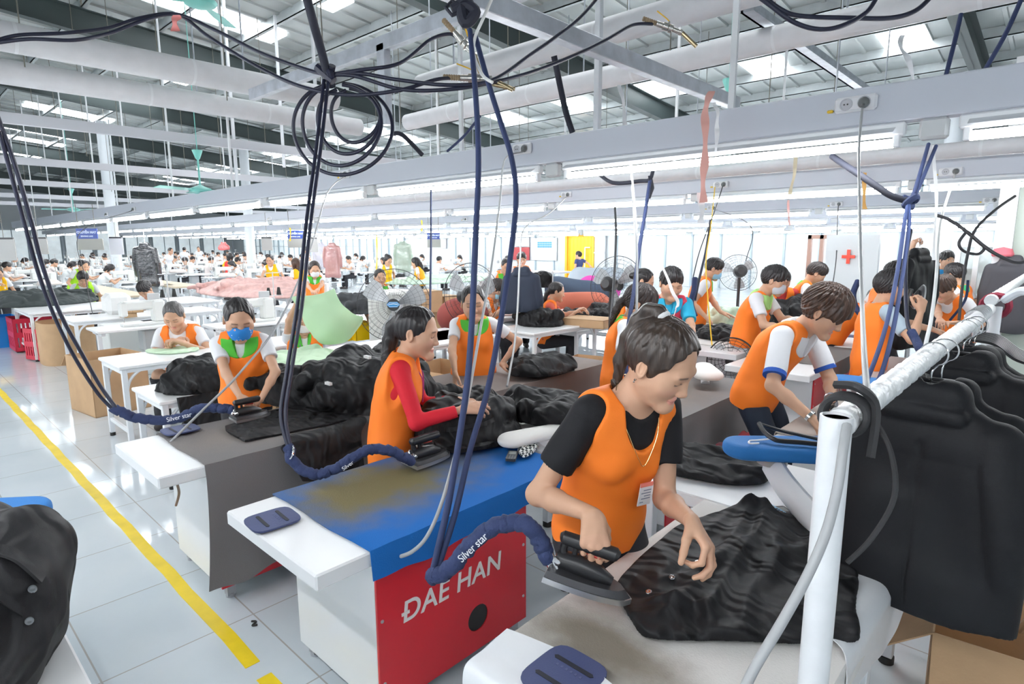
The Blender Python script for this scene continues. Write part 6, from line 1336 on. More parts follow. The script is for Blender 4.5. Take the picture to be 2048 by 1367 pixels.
def necklace(I):
    H = I['H']; nb, F2, R2, T2, h = I['nb'], I['F2'], I['R2'], I['T2'], I['h']
    pts = [nb-F2*.05*h+T2*.03*h]+[nb+R2*a*h+F2*b*h+T2*c*h for a, b, c in ((.043, -.012, .026), (.047, .024, .0), (.035, .060, -.035), (.012, .084, -.075), (.0, .089, -.088), (-.012, .084, -.075), (-.035, .060, -.035), (-.047, .024, .0), (-.043, -.012, .026))]
    part('necklace', MB().tube(spline(pts, 6, True), .0014, 5, closed=True), mat('gold', (.75, .55, .25), .25, metal=1), I['root'])
def earring(I):
    H = I['H']; mb = MB()
    for sx in (1, -1): p = H.p(sx*.088, -.004, -.040); mb.lathe([(.0035, -.003), (.004, 0), (.002, .004)], p, H.R[:, 0]*sx, 8); mb.lathe([(.002, -.002), (.0028, 0), (.001, .003)], p-H.R[:, 2]*.008, H.R[:, 0]*sx, 8)
    part('earring', mb, mat('silver', (.85, .85, .85), .15, metal=1), I['root'])
def lanyard(I, col=(.35, .05, .45), down=.12):
    nb, F2, R2, T1, h = I['nb'], I['F2'], I['R2'], I['T1'], I['h']; e = I['che']+F2*(.075*h+.024)-T1*down*.35
    part('lanyard', MB().tube(spline([nb+R2*.04*h+F2*.02*h, nb+R2*.03*h+F2*.066*h-T1*.04*h, e], 5), .003, 5).tube(spline([nb-R2*.04*h+F2*.02*h, nb-R2*.03*h+F2*.066*h-T1*.04*h, e], 5), .003, 5), mat('lanyard_%d' % int(col[2]*99), col, .6), I['root'])
def cast_front():
    I = person('young woman in orange vest over black tee ironing a black jacket in the foreground', (-1.06, 1.475), fit=(1320, 723, 1.70), h=1.55, yaw=-14, lean=13, hunch=12, twist=-4, headsc=1.10, arm=1.08, armfat=1.18, head=(17, 31, 5),
        vox=.0045, hv=.0020, handv=.0022, haircol=(.042, .027, .020), shirt=(.012, .012, .014), sleeve=.62, vestlen=.0, fat=.93,
        hair=dict(kind='pulled', v=.0026, vol=.004, tail=[(0, -.050, .104, .018), (.0, -.072, .114, .019), (0, -.100, .100, .020), (.0, -.114, .06, .021), (.0, -.112, .0, .022), (.01, -.095, -.07, .018), (.02, -.07, -.13, .012), (.025, -.05, -.18, .005)], tie=(0, -.058, .110, 0, -.9, .4)),
        rh=IRON_E((0, .004, .104))+V(0, 0, .082)+FW*.024, re=-CR*.5+FW*.75, lh=PD(1382, 1040, 1.60), le=V(-.6, .6, -.2),
        rhand=dict(d=-FW*.42-V(0, 0, .9)+CR*.06, n=FW*.9-V(0, 0, .4), curl=(.62, .68, .72, .74), thumb=(.15, .8), spread=.04),
        lhand=dict(d=V(.75, -.2, -.55), n=V(-.35, -.45, -.75), curl=(.85, .62, .50, .45), thumb=(.25, .8), spread=.16))
    badge(I, .075, -.03, w=.05, hgt=.075); necklace(I); earring(I)
    p = I['che']+I['F2']*(.085*I['h']+.012)-I['T1']*.02; B = np.stack([I['R2'], I['F2'], I['T2']], 1); q = I['che']+I['F2']*(.070*I['h'])+I['T2']*.022
    part('tee_print', MB().box(q-V(.04, .02, .012), q+V(.04, .014, .02), .002, B, q), mat('print_silver', (.55, .56, .56), .5, var=.4, vscale=80), I['root'])
    # woman in red sleeves
    I = person('woman in red long sleeves and orange vest ironing behind the blue table', (-2.4, 1.75), fit=(833, 664, 2.92), yaw=42, lean=7, hunch=8, twist=6, headsc=1.12, arm=1.05, head=(-6, 10, 0), vox=.006, hv=.0032, handv=.004,
        shirt=(.62, .02, .035), sleeve=1.86, haircol='black', hair=dict(kind='pulled', tail=[(0, -.095, .03, .030), (0, -.115, .0, .030), (-.01, -.12, -.06, .034), (-.015, -.118, -.14, .032), (-.015, -.115, -.22, .026), (-.015, -.11, -.30, .012)], tie=(0, -.106, .02, 0, -.8, .5), tiename='purple', tiecol=(.28, .05, .45)),
        rh=PD(925, 818, 2.80), re=V(.1, -.6, -.8), lh=PD(915, 800, 3.05), le=V(.0, .2, -.9), rhand=dict(d=V(.45, .85, .05), n=V(-.5, .3, -.7), curl=(.3, .35, .4, .45), thumb=(.4, .4)), lhand=dict(d=V(.5, .8, -.1), n=V(.3, -.2, -.8), curl=(.3, .35, .4, .45)), neckcut='high', vestlen=.05)
    lanyard(I, (.45, .05, .30))
    # woman in the blue floral mask
    fm = mat('mask_floral', (.02, .22, .62), .75); nt = fm.node_tree; tc = nt.nodes.new('ShaderNodeTexCoord'); vo = nt.nodes.new('ShaderNodeTexVoronoi'); vo.inputs['Scale'].default_value = 42; rp = nt.nodes.new('ShaderNodeValToRGB'); rp.color_ramp.interpolation = 'CONSTANT'; e = rp.color_ramp.elements; e[0].color = (.75, .05, .08, 1); e[0].position = 0; e[1].color = (.85, .9, .9, 1); e[1].position = .18; n3 = e.new(.26); n3.color = (.02, .22, .62, 1)
    nt.links.new(tc.outputs['Object'], vo.inputs['Vector']); nt.links.new(vo.outputs['Distance'], rp.inputs['Fac']); nt.links.new(rp.outputs['Color'], nt.nodes['Principled BSDF'].inputs['Base Color'])
    I = person('woman in blue floral face mask and orange vest with green collar, ironing at left', (-3.7, 1.7), fit=(478, 637, 3.62), yaw=-28, lean=9, hunch=9, headsc=1.10, arm=1.04, head=(10, 26, 0), vox=.006, hv=.0035, handv=.0045, haircol='black', hair=dict(kind='pulled', tail=BUN), mask=fm, collar=GREENC, shirt=(.80, .81, .84),
        rh=PD(486, 806, 3.42), re=-CR*.8-V(0, 0, .5), lh=PD(522, 798, 3.50), le=CR*.9-V(0, 0, .4), rhand=dict(d=V(.8, .3, -.35), n=V(.0, .1, -1), curl=(.8, .9, .9, .9)), lhand=dict(d=V(-.3, -.7, -.5), n=V(0, 0, -1), curl=(.7, .8, .8, .8)), vestlen=.09)
    # woman leaning on the brown table
    I = person('woman in orange vest with green collar leaning one flat hand on the brown covered table', (-3.7, 3.0), fit=(947, 605, 4.40), yaw=-38, lean=6, hunch=7, headsc=1.14, arm=1.06, head=(-4, 10, 4), vox=.006, hv=.0035, handv=.0045, haircol='black', fat=1.06, hair=dict(kind='pulled', tail=BUN), collar=GREENC, shirt=(.80, .81, .84), lip=.35,
        rh=PD(910, 757, 4.12), re=-CR*.5-FW*.1-V(0, 0, .1), lh=PD(1003, 728, 4.55), le=CR*.9+FW*.3, rhand=dict(d=V(.2, -.3, -.9), n=V(.3, .3, -.3), curl=(.7, .8, .8, .8)), lhand=dict(d=V(.75, .35, -.12), n=V(0, 0, -1), curl=(.08, .08, .1, .1), spread=.2), vestlen=.09)
    # seated sewer
    I = person('seated woman in orange vest sewing by hand at the long white table', (-6.5, 1.9), fit=(348, 630, 5.7), h=1.72, sit=True, yaw=-35, lean=8, hunch=14, headsc=1.1, head=(0, 34, 0), vox=.008, hv=.005, haircol='grey', hair=dict(kind='pulled', tail=BUN), rh=PD(345, 688, 5.65), lh=PD(366, 686, 5.62), re=-CR-V(0, 0, .8), le=CR-V(0, 0, .8), rhand=dict(curl=(.7, .8, .9, .9)), lhand=dict(curl=(.7, .8, .9, .9)))
    badge(I, .12, -.03, top=(.1, .5, .4))
    # woman behind the raised green cloth
    I = person('woman in orange vest holding up a pale green cloth that hides her face', (-4.5, 3.2), fit=(607, 640, 5.8), sit=True, yaw=-22, lean=6, hunch=8, headsc=1.08, head=(0, 20, 0), vox=.008, hv=.005, haircol='black', hair=dict(kind='pulled', tail=BUN), mask=(.75, .72, .72), collar=GREENC, rh=PD(592, 606, 5.5), re=-CR*.8-V(0, 0, .4), lh=PD(690, 640, 5.4), le=CR-V(0, 0, .5), rhand=dict(d=V(.3, 0, .9), curl=(1, 1, 1, 1)), lhand=dict(d=V(.6, 0, .3), curl=(1, 1, 1, 1)))
    lanyard(I); badge(I, .15, -.03, top=(.1, .5, .3))
    gc = mat('mint_garment', (.50, .72, .45), .8, bump=.1, bscale=200); q = lambda a, b, d: PD(a, b, d)
    patch('green_cloth', [[q(578, 592, 5.38), q(612, 588, 5.34), q(645, 582, 5.30), q(668, 576, 5.30)], [q(590, 612, 5.36), q(625, 615, 5.24), q(662, 608, 5.24), q(682, 604, 5.24)], [q(604, 638, 5.36), q(636, 650, 5.22), q(672, 645, 5.18), q(702, 628, 5.24)], [q(618, 660, 5.38), q(644, 676, 5.24), q(686, 672, 5.22), q(726, 634, 5.24)], [q(626, 676, 5.42), q(650, 684, 5.30), q(690, 682, 5.27), q(724, 650, 5.30)]], gc, 48, 48, .006, .06, 8, 4, None, 'pale mint green garment held up in front of a face', 'cloth')
    # woman with patterned mask
    fm = mat('mask_zebra', (.75, .55, .52), .75); nt = fm.node_tree; tc = nt.nodes.new('ShaderNodeTexCoord'); vo = nt.nodes.new('ShaderNodeTexWave'); vo.inputs['Scale'].default_value = 22; vo.inputs['Distortion'].default_value = 9; rp = nt.nodes.new('ShaderNodeValToRGB'); rp.color_ramp.interpolation = 'CONSTANT'; rp.color_ramp.elements[0].color = (.02, .015, .015, 1); rp.color_ramp.elements[1].color = (.80, .60, .56, 1); rp.color_ramp.elements[1].position = .5
    nt.links.new(tc.outputs['Object'], vo.inputs['Vector']); nt.links.new(vo.outputs['Fac'], rp.inputs['Fac']); nt.links.new(rp.outputs['Color'], nt.nodes['Principled BSDF'].inputs['Base Color'])
    I = person('woman in pink and black patterned mask and orange vest behind the foreground woman', (-2.3, 3.4), fit=(1280, 606, 4.25), yaw=25, lean=7, hunch=10, headsc=1.14, head=(2, 24, 0), vox=.007, hv=.004, haircol='dark', hair=dict(kind='fringe', vol=.0, tail=TAIL_LOW), mask=fm, collar=GREENC, shirt=(.80, .81, .84), sleeve=.75, rh=PD(1296, 683, 4.0), re=-CR*.7-V(0, 0, .9)-FW*.3, lh=PD(1320, 680, 4.15), rhand=dict(d=V(.6, .5, .1), curl=(.8, .9, .9, .9)), vestlen=.10)
    # man in cyan polo with red apron
    I = person('man in cyan polo shirt and red apron standing behind the masked woman', (-2.3, 4.7), fit=(1342, 566, 5.0), yaw=-50, lean=4, hunch=8, fem=False, headsc=1.12, head=(10, 22, 0), vox=.008, hv=.0045, haircol='black', hair=dict(kind='crop'), shirt=(.03, .40, .62), sleeve=.75, collar=(.03, .40, .62), vest=(.62, .05, .09), lip=.3, closed=True, rh=PD(1325, 690, 4.7), lh=PD(1385, 700, 4.7), neckcut='v', vestlen=.2)
    nbp = I['nb']; part('lanyard', MB().tube(spline([nbp+I['R2']*.06+I['F2']*.03, nbp+I['R2']*.05+I['F2']*.11-I['T1']*.05, nbp+I['F2']*.15-I['T1']*.16], 5), .004, 5).tube(spline([nbp-I['R2']*.06+I['F2']*.03, nbp-I['R2']*.05+I['F2']*.11-I['T1']*.05, nbp+I['F2']*.15-I['T1']*.16], 5), .004, 5), mat('lanyard_white', (.8, .78, .75), .6), I['root'])
    patch('ribbon', [[PD(1322, 532, 4.4), PD(1326, 531, 4.4)], [PD(1334, 560, 4.4), PD(1339, 558, 4.4)], [PD(1342, 585, 4.4), PD(1348, 582, 4.4)], [PD(1353, 605, 4.4), PD(1358, 600, 4.38)], [PD(1350, 617, 4.4), PD(1358, 612, 4.38)]], mat('ribbon_white', (.85, .86, .88), .7), 24, 6, .002, 0, 10, 1, None, 'white ribbon dangling in front of the man in the cyan polo', 'ribbon')
    # man with blue mask
    person('man in blue face mask and orange vest ironing before the far right fan', (-2.3, 6.2), fit=(1427, 537, 7.1), yaw=30, lean=8, hunch=12, fem=False, headsc=1.06, head=(0, 24, 0), vox=.009, hv=.0055, haircol='black', hair=dict(kind='crop'), mask=(.30, .58, .80), collar=GREENC, rh=PD(1412, 634, 6.9), lh=PD(1442, 625, 7.0), re=-CR*.8-V(0, 0, .6), le=CR*.2-V(0, 0, .9), rhand=dict(curl=(.8, .9, .9, .9)), lhand=dict(d=V(.6, .5, -.2), n=V(0, 0, -1), curl=(.15, .15, .2, .2)), vestlen=.10)
    # man with white mask
    mk = mat('mask_print', (.60, .62, .66), .8, var=.25, vscale=45)
    I = person('man in grey and white mask, orange vest and grey trousers bending over a table', (-1.9, 5.2), fit=(1548, 560, 5.5), yaw=5, lean=14, hunch=12, fem=False, headsc=1.10, head=(6, 18, 0), vox=.008, hv=.005, haircol='black', hair=dict(kind='crop', vol=.004), mask=(.62, .66, .72), collar=(.42, .75, .25), shirt=(.80, .81, .84), sleeve=.65, trousers=(.42, .44, .48), rh=PD(1580, 658, 5.2), lh=PD(1600, 640, 5.4), re=V(-.3, -.3, -.7), rhand=dict(d=V(.6, .1, -.5), curl=(.7, .8, .8, .8)), vestlen=.0)
    # leaning man with brown hair
    I = person('young man with brown fringe, orange vest and blue trimmed white polo leaning over to iron', (-1.5, 3.95), fit=(1650, 622, 3.30), h=1.62, yaw=-6, lean=22, hunch=22, fem=False, headsc=1.14, arm=1.12, head=(8, 34, 2), vox=.006, hv=.0032, handv=.004, haircol='brown', hair=dict(kind='fringe', vol=.008), shirt=(.82, .83, .86), collar=(.82, .83, .86), sleeve=.8, cuff=(.03, .10, .42), trousers=(.02, .028, .045), lip=.4, neckcut='v', vestlen=.02, closed=True,
        rh=PD(1626, 838, 3.05), re=V(-.4, -.6, -.5), lh=PD(1662, 800, 3.25), le=V(.1, .6, -.4), rhand=dict(d=V(.6, .1, -.6), n=V(-.2, -.2, -.9), curl=(.7, .8, .8, .8)), lhand=dict(d=V(.2, -.4, -.8), n=V(-.5, -.3, -.6), curl=(.6, .7, .8, .8)))
    for key, nm, col in ((0, 'bracelet', mat('silver', (.85, .85, .85), .15, metal=1)), (1, 'wristwatch', mat('steel_watch', (.5, .55, .65), .25, metal=.9))):
        sgn, S, E, W, d, n, hd = I['arms'][key]; ax = nz(W-E); part(nm, MB().lathe([(.030, -.008), (.034, -.008), (.034, .008), (.030, .008)], W-ax*.02, ax, 20), col, I['root'])
    # man between
    person('man in white tee and orange vest bowing behind the leaning young man', (-1.8, 6), fit=(1632, 547, 7.1), yaw=20, lean=8, hunch=14, fem=False, headsc=1.12, head=(4, 32, 0), vox=.009, hv=.0055, haircol='dark', hair=dict(kind='crop'), collar=GREENC, rh=PD(1640, 640, 6.9), lh=PD(1670, 640, 6.9))
    # man holding iron up against jacket
    I = person('man in grey-blue tee and orange vest pressing an iron against a held-up jacket', (-.9, 4.6), fit=(1780, 574, 4.65), yaw=34, lean=4, hunch=6, fem=False, headsc=1.10, arm=1.05, head=(6, 8, 0), vox=.007, hv=.004, haircol='black', hair=dict(kind='crop', vol=.004), shirt=(.42, .52, .60), sleeve=.72, trousers=(.06, .09, .15), lip=.3, closed=False, rh=PD(1842, 622, 4.40), re=V(.3, -.5, -.9), lh=PD(1870, 660, 4.8), le=V(0, .2, -.9), rhand=dict(d=V(.05, .1, 1), n=V(-.5, .4, 0), curl=(.9, 1, 1, 1)), vestlen=.06)
    person('man in orange vest half hidden, raising one arm to hold up the black jacket', (-.9, 5.3), fit=(1792, 548, 5.5), yaw=40, lean=3, hunch=5, fem=False, head=(0, 5, 0), vox=.009, hv=.006, haircol='black', hair=dict(kind='crop'), rh=PD(1822, 503, 5.05), re=V(.5, .3, -.4), sleeve=.4, rhand=dict(d=V(.1, .1, 1), n=V(.5, .3, .1), curl=(1, 1, 1, 1)))
    person('man bent forward in orange vest behind the metal pole at right', (-1.2, 5.5), fit=(1752, 600, 5.8), h=1.5, yaw=38, lean=42, hunch=12, fem=False, head=(0, 40, 0), vox=.009, hv=.006, haircol='black', hair=dict(kind='crop'), shirt=(.52, .62, .72), rh=PD(1760, 645, 5.6), lh=PD(1790, 645, 5.8))
    person('young man facing the camera in orange vest with blue collar at far right', (-1.0, 8), fit=(1893, 520, 9.0), yaw=-48, lean=2, hunch=4, fem=False, headsc=1.1, head=(0, 2, 0), vox=.010, hv=.006, haircol='black', hair=dict(kind='crop', vol=.006), shirt=(.03, .25, .55), collar=(.03, .25, .55), closed=False, lip=.3, h=1.6)
    person('man turned away in orange vest with green collar and bald temples at far right', (-.7, 6), fit=(1909, 549, 6.8), yaw=165, lean=3, hunch=6, fem=False, headsc=1.08, head=(-10, 12, 0), vox=.009, hv=.005, haircol='black', hair=dict(kind='crop'), collar=(.08, .55, .22), rh=PD(1935, 640, 6.7), lh=PD(1900, 632, 6.6))
    person('boy with brown fringe in orange vest bending low beside the held-up jacket', (-.8, 5), fit=(1888, 576, 6.0), yaw=-120, lean=22, hunch=14, fem=False, headsc=1.05, head=(0, 30, 0), vox=.009, hv=.005, haircol='brown', hair=dict(kind='fringe', vol=.005), rh=PD(1880, 645, 5.8), lh=PD(1915, 645, 5.8))
    person('man in orange vest mostly hidden behind the man with the grey mask', (-2, 7), fit=(1566, 560, 7.0), yaw=-60, lean=10, hunch=12, fem=False, head=(0, 25, 0), vox=.010, hv=.008, haircol='black', hair=dict(kind='crop'), shirt=(.50, .05, .05))
    # second band
    person('seated woman in pale blue mask and orange vest sorting pink pieces', (-5, 6), fit=(995, 578, 7.8), sit=True, yaw=15, lean=8, hunch=12, headsc=1.12, head=(10, 26, 0), vox=.009, hv=.0055, haircol='dark', hair=dict(kind='fringe', vol=.0, tail=TAIL_LOW), mask=(.35, .66, .82), rh=PD(1012, 612, 7.5), lh=PD(1026, 607, 7.5), re=V(-.3, -.5, -.8))
    person('seated woman in profile with long dark ponytail, sewing at the right white table', (-4.9, 6.5), fit=(1113, 583, 7.8), sit=True, yaw=42, lean=8, hunch=10, headsc=1.10, head=(0, 12, 0), vox=.009, hv=.005, haircol='black', hair=dict(kind='pulled', tail=TAIL_LOW, tie=(0, -.1, -.02, 0, -.8, .3), tiename='pinkish', tiecol=(.8, .35, .35)), shirt=(.65, .12, .08), rh=PD(1150, 625, 7.6), lh=PD(1158, 622, 7.7), re=V(-.2, -.5, -.8), vest=ORANGE)
    person('woman with dark hair in orange vest right behind the patterned mask woman', (-3, 5), fit=(1287, 562, 6.0), yaw=25, lean=8, hunch=10, head=(0, 20, 0), headsc=1.1, vox=.009, hv=.006, haircol='black', hair=dict(kind='pulled', tail=BUN), collar=GREENC, rh=PD(1300, 640, 5.8), lh=PD(1320, 640, 5.9))
    person('person in orange vest with green collar at a machine behind the blue masked seated woman', (-6, 8), fit=(1012, 530, 9.6), yaw=-30, sit=True, lean=10, hunch=14, head=(0, 30, 0), vox=.011, hv=.008, haircol='black', hair=dict(kind='pulled'), collar=GREENC)
    person('person in orange vest standing behind the hanging navy jacket', (-6, 8), fit=(1043, 518, 9.6), yaw=-40, lean=4, hunch=6, head=(0, 12, 0), vox=.011, hv=.008, haircol='black', hair=dict(kind='crop'), h=1.5)
    person('woman in white mask and orange vest with green collar standing at black cloth', (-6, 6), fit=(629, 538, 10.0), yaw=-25, lean=9, hunch=10, headsc=1.15, head=(6, 20, 0), vox=.010, hv=.006, haircol='dark', hair=dict(kind='bob'), mask=(.70, .70, .72), collar=GREENC, rh=PD(624, 582, 9.7), lh=PD(636, 580, 9.7), re=-CR-V(0, 0, .5), le=CR-V(0, 0, .7))
    person('woman in orange vest with green collar sitting half hidden by the big fan', (-6, 6), fit=(760, 554, 9.0), sit=True, yaw=-20, lean=5, hunch=6, headsc=1.1, head=(0, 12, 0), vox=.010, hv=.006, haircol='black', hair=dict(kind='pulled', tail=BUN), collar=GREENC)
    person('woman in yellow apron vest standing at the rose cloth heap', (-10, 6), fit=(540, 520, 14.5), yaw=-45, lean=5, hunch=6, headsc=1.15, head=(0, 14, 0), vox=.012, hv=.008, haircol='black', hair=dict(kind='pulled'), vest=(.95, .52, .01), rh=PD(520, 562, 14.2), vestlen=.12)
    person('woman in yellow vest with wavy hair beside the navy hoses', (-10, 6), fit=(592, 528, 13), yaw=185, lean=3, hunch=5, headsc=1.15, head=(0, 8, 0), vox=.012, hv=.008, haircol='brown', hair=dict(kind='long'), vest=(.95, .50, .01))
    person('woman in yellow vest with green hair band bowing at the back', (-10, 10), fit=(776, 520, 15), yaw=-10, lean=6, hunch=10, headsc=1.15, head=(10, 30, 0), vox=.012, hv=.008, haircol='black', hair=dict(kind='long'), vest=(.95, .55, .01), vestlen=.1)
    person('woman in yellow vest with long ponytail at the back, turned left', (-10, 10), fit=(831, 525, 15), yaw=215, lean=6, hunch=8, headsc=1.15, head=(0, 18, 0), vox=.012, hv=.008, haircol='black', hair=dict(kind='long', tail=TAIL_LOW), vest=(.95, .42, .02))
    person('person seen from behind in yellow and red waistcoat in the far aisle', (-15, 8), fit=(460, 514, 19), yaw=135, lean=2, hunch=3, headsc=1.15, head=(0, 5, 0), vox=.014, hv=.010, haircol='black', hair=dict(kind='bob'), shirt=(.9, .5, .02), vest=(.75, .05, .04), vestlen=.1, trousers=(.35, .02, .03))
    person('dark haired man bowed low over a sewing machine at left', (-7.5, 3), fit=(290, 578, 9.5), sit=True, yaw=-60, lean=16, hunch=20, fem=False, headsc=1.2, head=(10, 45, 0), vox=.010, hv=.006, haircol='black', hair=dict(kind='crop'), vest=None)
    person('worker in lime green vest bending, seen from the side at far left', (-12, 4), fit=(166, 531, 13.2), yaw=30, lean=22, hunch=12, headsc=1.15, head=(0, 25, 0), vox=.013, hv=.009, haircol='black', hair=dict(kind='pulled'), shirt=(.60, .62, .64), vest=(.42, .85, .04))
    person('seated worker in lime green vest with black cap at far left', (-12, 4), fit=(166, 556, 11.5), sit=True, yaw=-10, lean=14, hunch=16, headsc=1.15, head=(0, 35, 0), vox=.013, hv=.009, haircol='black', hair=dict(kind='crop', vol=.006), shirt=(.60, .62, .64), vest=(.42, .85, .04))
    person('worker in yellow vest cut by the left edge of the photo', (-12, 2), fit=(-6, 545, 10.8), yaw=0, lean=10, hunch=12, headsc=1.15, head=(0, 30, 0), vox=.012, hv=.008, haircol='dark', hair=dict(kind='pulled'), vest=(.95, .52, .01), rh=PD(22, 572, 10.4))
    person('man in navy polo and jeans at the yellow doorway in the back wall', (-14, 20), fit=(1157, 510, 20.5), yaw=170, lean=0, hunch=3, fem=False, headsc=1.12, head=(20, -4, 0), vox=.014, hv=.010, haircol='black', hair=dict(kind='crop'), vest=None, shirt=(.045, .06, .17), trousers=(.05, .06, .10), h=1.6, rh=PD(1180, 531, 20.3))
# ------------------------------------------------------------------ sewing lines in the far hall
def crowd():
    protos = []
    base = dict(vox=.018, hv=.018, vest=None, legs=True, fine=False, hands=False, headsc=1.12)
    for i, (sit, ln, pitch, sh, hk, tr) in enumerate(((True, 10, 28, (.80, .82, .86), 'pulled', (.03, .03, .04)), (True, 16, 40, (.78, .80, .80), 'bob', (.03, .03, .04)), (True, 6, 14, (.80, .72, .70), 'crop', (.03, .03, .04)), (False, 3, 8, (.82, .83, .86), 'pulled', (.06, .05, .06)))):
        I = person('worker', (0, 0), yaw=90, sit=sit, seat=.42, lean=ln, hunch=12, head=(0, pitch, 0), shirt=sh, trousers=tr, hair=dict(kind=hk, v=.014), haircol='black', mask=None if i != 1 else (.75, .8, .85), rh=V(.16, .42, .80) if sit else None, lh=V(-.10, .44, .80) if sit else None, **base); protos.append(I['root'])
    mp = machine((0, 0, 0), 0, detail=False)
    cnt = 0; first = [True]*4; mfirst = True
    rr = np.random.default_rng(5)
    bun = mat('bundle_white', (.78, .74, .72), .85); hb = MB()
    spots = []
    for li, (Y, x0, x1, st) in enumerate(((4.6, -16.5, -34, 2.0), (7.4, -17, -40, 2.1), (9.4, -17.5, -42, 2.2), (12.2, -18, -44, 2.3), (14.6, -17, -46, 2.5), (17.6, -17, -48, 2.8), (3.0, -19, -36, 2.4))):
        for x in np.arange(x0, x1, -st): spots.append((li, x+rr.uniform(-.15, .15), Y))
    for k, (li, x, Y) in enumerate(spots):
        face = -PI/2 if li % 2 else PI/2; dy = -.55 if face > 0 else .55
        lab = 'white sewing machine in the far sewing lines'
        if mfirst: move(mp, (x, Y, 0), face); mp['label'] = lab; mp['group'] = 'far sewing machines'; mfirst = False
        else: dup(mp, (x, Y, 0), face, lab, 'far sewing machines')
        if rr.uniform() < .86:
            t = int(rr.choice([0, 1, 2])); p = protos[t]
            lb = ('distant seated worker in white, bowed over a sewing machine', 'distant seated worker in white wearing a pale face mask', 'distant seated worker in pale pink shirt in the far lines')[t]
            if first[t]: move(p, (x, Y+dy, 0), face-PI/2); p['label'] = lb; p['group'] = 'far seated workers %d' % (t+1); first[t] = False
            else: dup(p, (x, Y+dy, 0), face-PI/2, lb, 'far seated workers %d' % (t+1))
    for k, (x, Y, rz) in enumerate(((-21, 6.0, 2), (-27, 8.4, -1), (-33, 11, 1), (-25, 13.4, 3), (-38, 13.5, -2), (-30, 16, .5))):
        p = protos[3]; lb = 'distant standing worker in white between the far sewing lines'
        if first[3]: move(p, (x, Y, 0), rz); p['label'] = lb; p['group'] = 'far standing workers'; first[3] = False
        else: dup(p, (x, Y, 0), rz, lb, 'far standing workers')
    for i, t in enumerate(protos): t['group'] = ('seated workers in white', 'seated workers in masks', 'seated workers in pink', 'standing workers in white')[i]
    for o in bpy.data.objects:
        if o.get('group', '').startswith('far seated workers'): o['group'] = {'1': 'seated workers in white', '2': 'seated workers in masks', '3': 'seated workers in pink'}[o['group'][-1]]
        elif o.get('group') == 'far standing workers': o['group'] = 'standing workers in white'
    # work in progress bundles beside the machines
    hp = heap('cloth_bundle', V(0, 0, TT), (.30, .22, .12), mat('bundle_pale', (.76, .68, .64), .85), 'pale bundle of cut pieces on a far sewing table', 71, 8, .035, 'bundle', 'pale bundles on the far tables')
    f = True
    for k, (li, x, Y) in enumerate(spots[::2]):
        if f: hp.location = (x+.25, Y+.05, TT); f = False
        else: dup(hp, (x+.25, Y+.05, TT), rr.uniform(0, 3))
    # long white benches of the nearer left rows
    for i, (px, py, d, L, lab) in enumerate(((330, 572, 15.5, 3.6, 'long wooden edged work bench behind the seated sewing woman'), (210, 572, 13.0, 4.0, 'work bench with machines at far left before the green vests'))):
        c = PD(px, py, d); t = thing('work_bench', lab, 'bench', (c[0], c[1], 0)); part('bench_top', MB().box((c[0]-L/2, c[1]-.35, TT-.04), (c[0]+L/2, c[1]+.35, TT), .005), mat('bench_wood', (.62, .52, .38), .45), t)
        for x in np.linspace(c[0]-L/2+.1, c[0]+L/2-.1, 5):
            for y in (-.3, .3): part('leg', MB().box((x-.025, c[1]+y-.025, 0), (x+.025, c[1]+y+.025, TT-.04)), STEELW(), t)
    # hanging samples and boards
    def hung(lab, px, py, d, w, L, col, pl=True, cm=None):
        c = PD(px, py, d); ax = nz(CR*V(1, 1, 0)); h = thing('hanging_garment', lab, 'garment', (c[0], c[1], c[2]-L)); m = mat('film_%02d%02d%02d' % tuple(int(q*99) for q in col), col, .12 if pl else .6, bump=.9 if pl else .3, bscale=22, spec=.9 if pl else .4, coat=.6 if pl else 0)
        sdmesh('garment_cloth', jacket_mesh(c-V(0, 0, .03), ax, w, L, int(px), .014), m, h); part('hook', MB().tube([c+V(0, 0, .0), c+V(0, 0, .25)], .006, 6), mat('chrome', (.75, .75, .76), .15, metal=1), h)
    hung('long black coat in clear film hanging over the far left aisle', 289, 486, 12.2, .19, .86, (.03, .03, .035)); hung('dusty pink coat in clear film hanging before the bright windows', 663, 486, 17, .19, .95, (.42, .20, .19)); hung('grey-green coat in clear film hanging beside the yellow vests', 805, 482, 17, .19, .85, (.36, .44, .36))
    hung('small maroon garment hanging in far aisle above the heads', 447, 484, 22, .09, .26, (.65, .12, .12)); hung('pale lilac coat hanging left of the dusty pink one', 640, 484, 19, .17, .8, (.60, .58, .66))
    def sign(lab, px, py, d, w, hgt, txt=None, sub=None, board=None):
        c = PD(px, py, d); x = nz(CR*V(1, 1, 0)); n = nz(np.cross((0, 0, 1.), x)); n = n if n@FW < 0 else -n; B = np.stack([x, n, V(0, 0, 1)], 1); t = thing('hanging_sign', lab, 'sign', c)
        part('sign_board', MB().box(c-V(w/2, .012, hgt/2), c+V(w/2, .012, hgt/2), .004, B, c), mat('sign_blue', (.025, .065, .32), .4), t); wl = mat('sign_letters', (.62, .70, .90), .5)
        text('lettering', txt, hgt*.30, wl, t, c+n*.014+V(0, 0, hgt*.12), x, (0, 0, 1), .001, .004); text('lettering', sub, hgt*.20, wl, t, c+n*.014-V(0, 0, hgt*.26), x, (0, 0, 1), .001, .002)
        mb = MB()
        for s in (-.4, .4): mb.cyl(c+x*w*s+V(0, 0, hgt/2), c+x*w*s+V(0, 0, hgt/2+.5), .006, n=6)
        part('hanger_wire', mb, mat('rod_dark', (.18, .17, .14), .5), t)
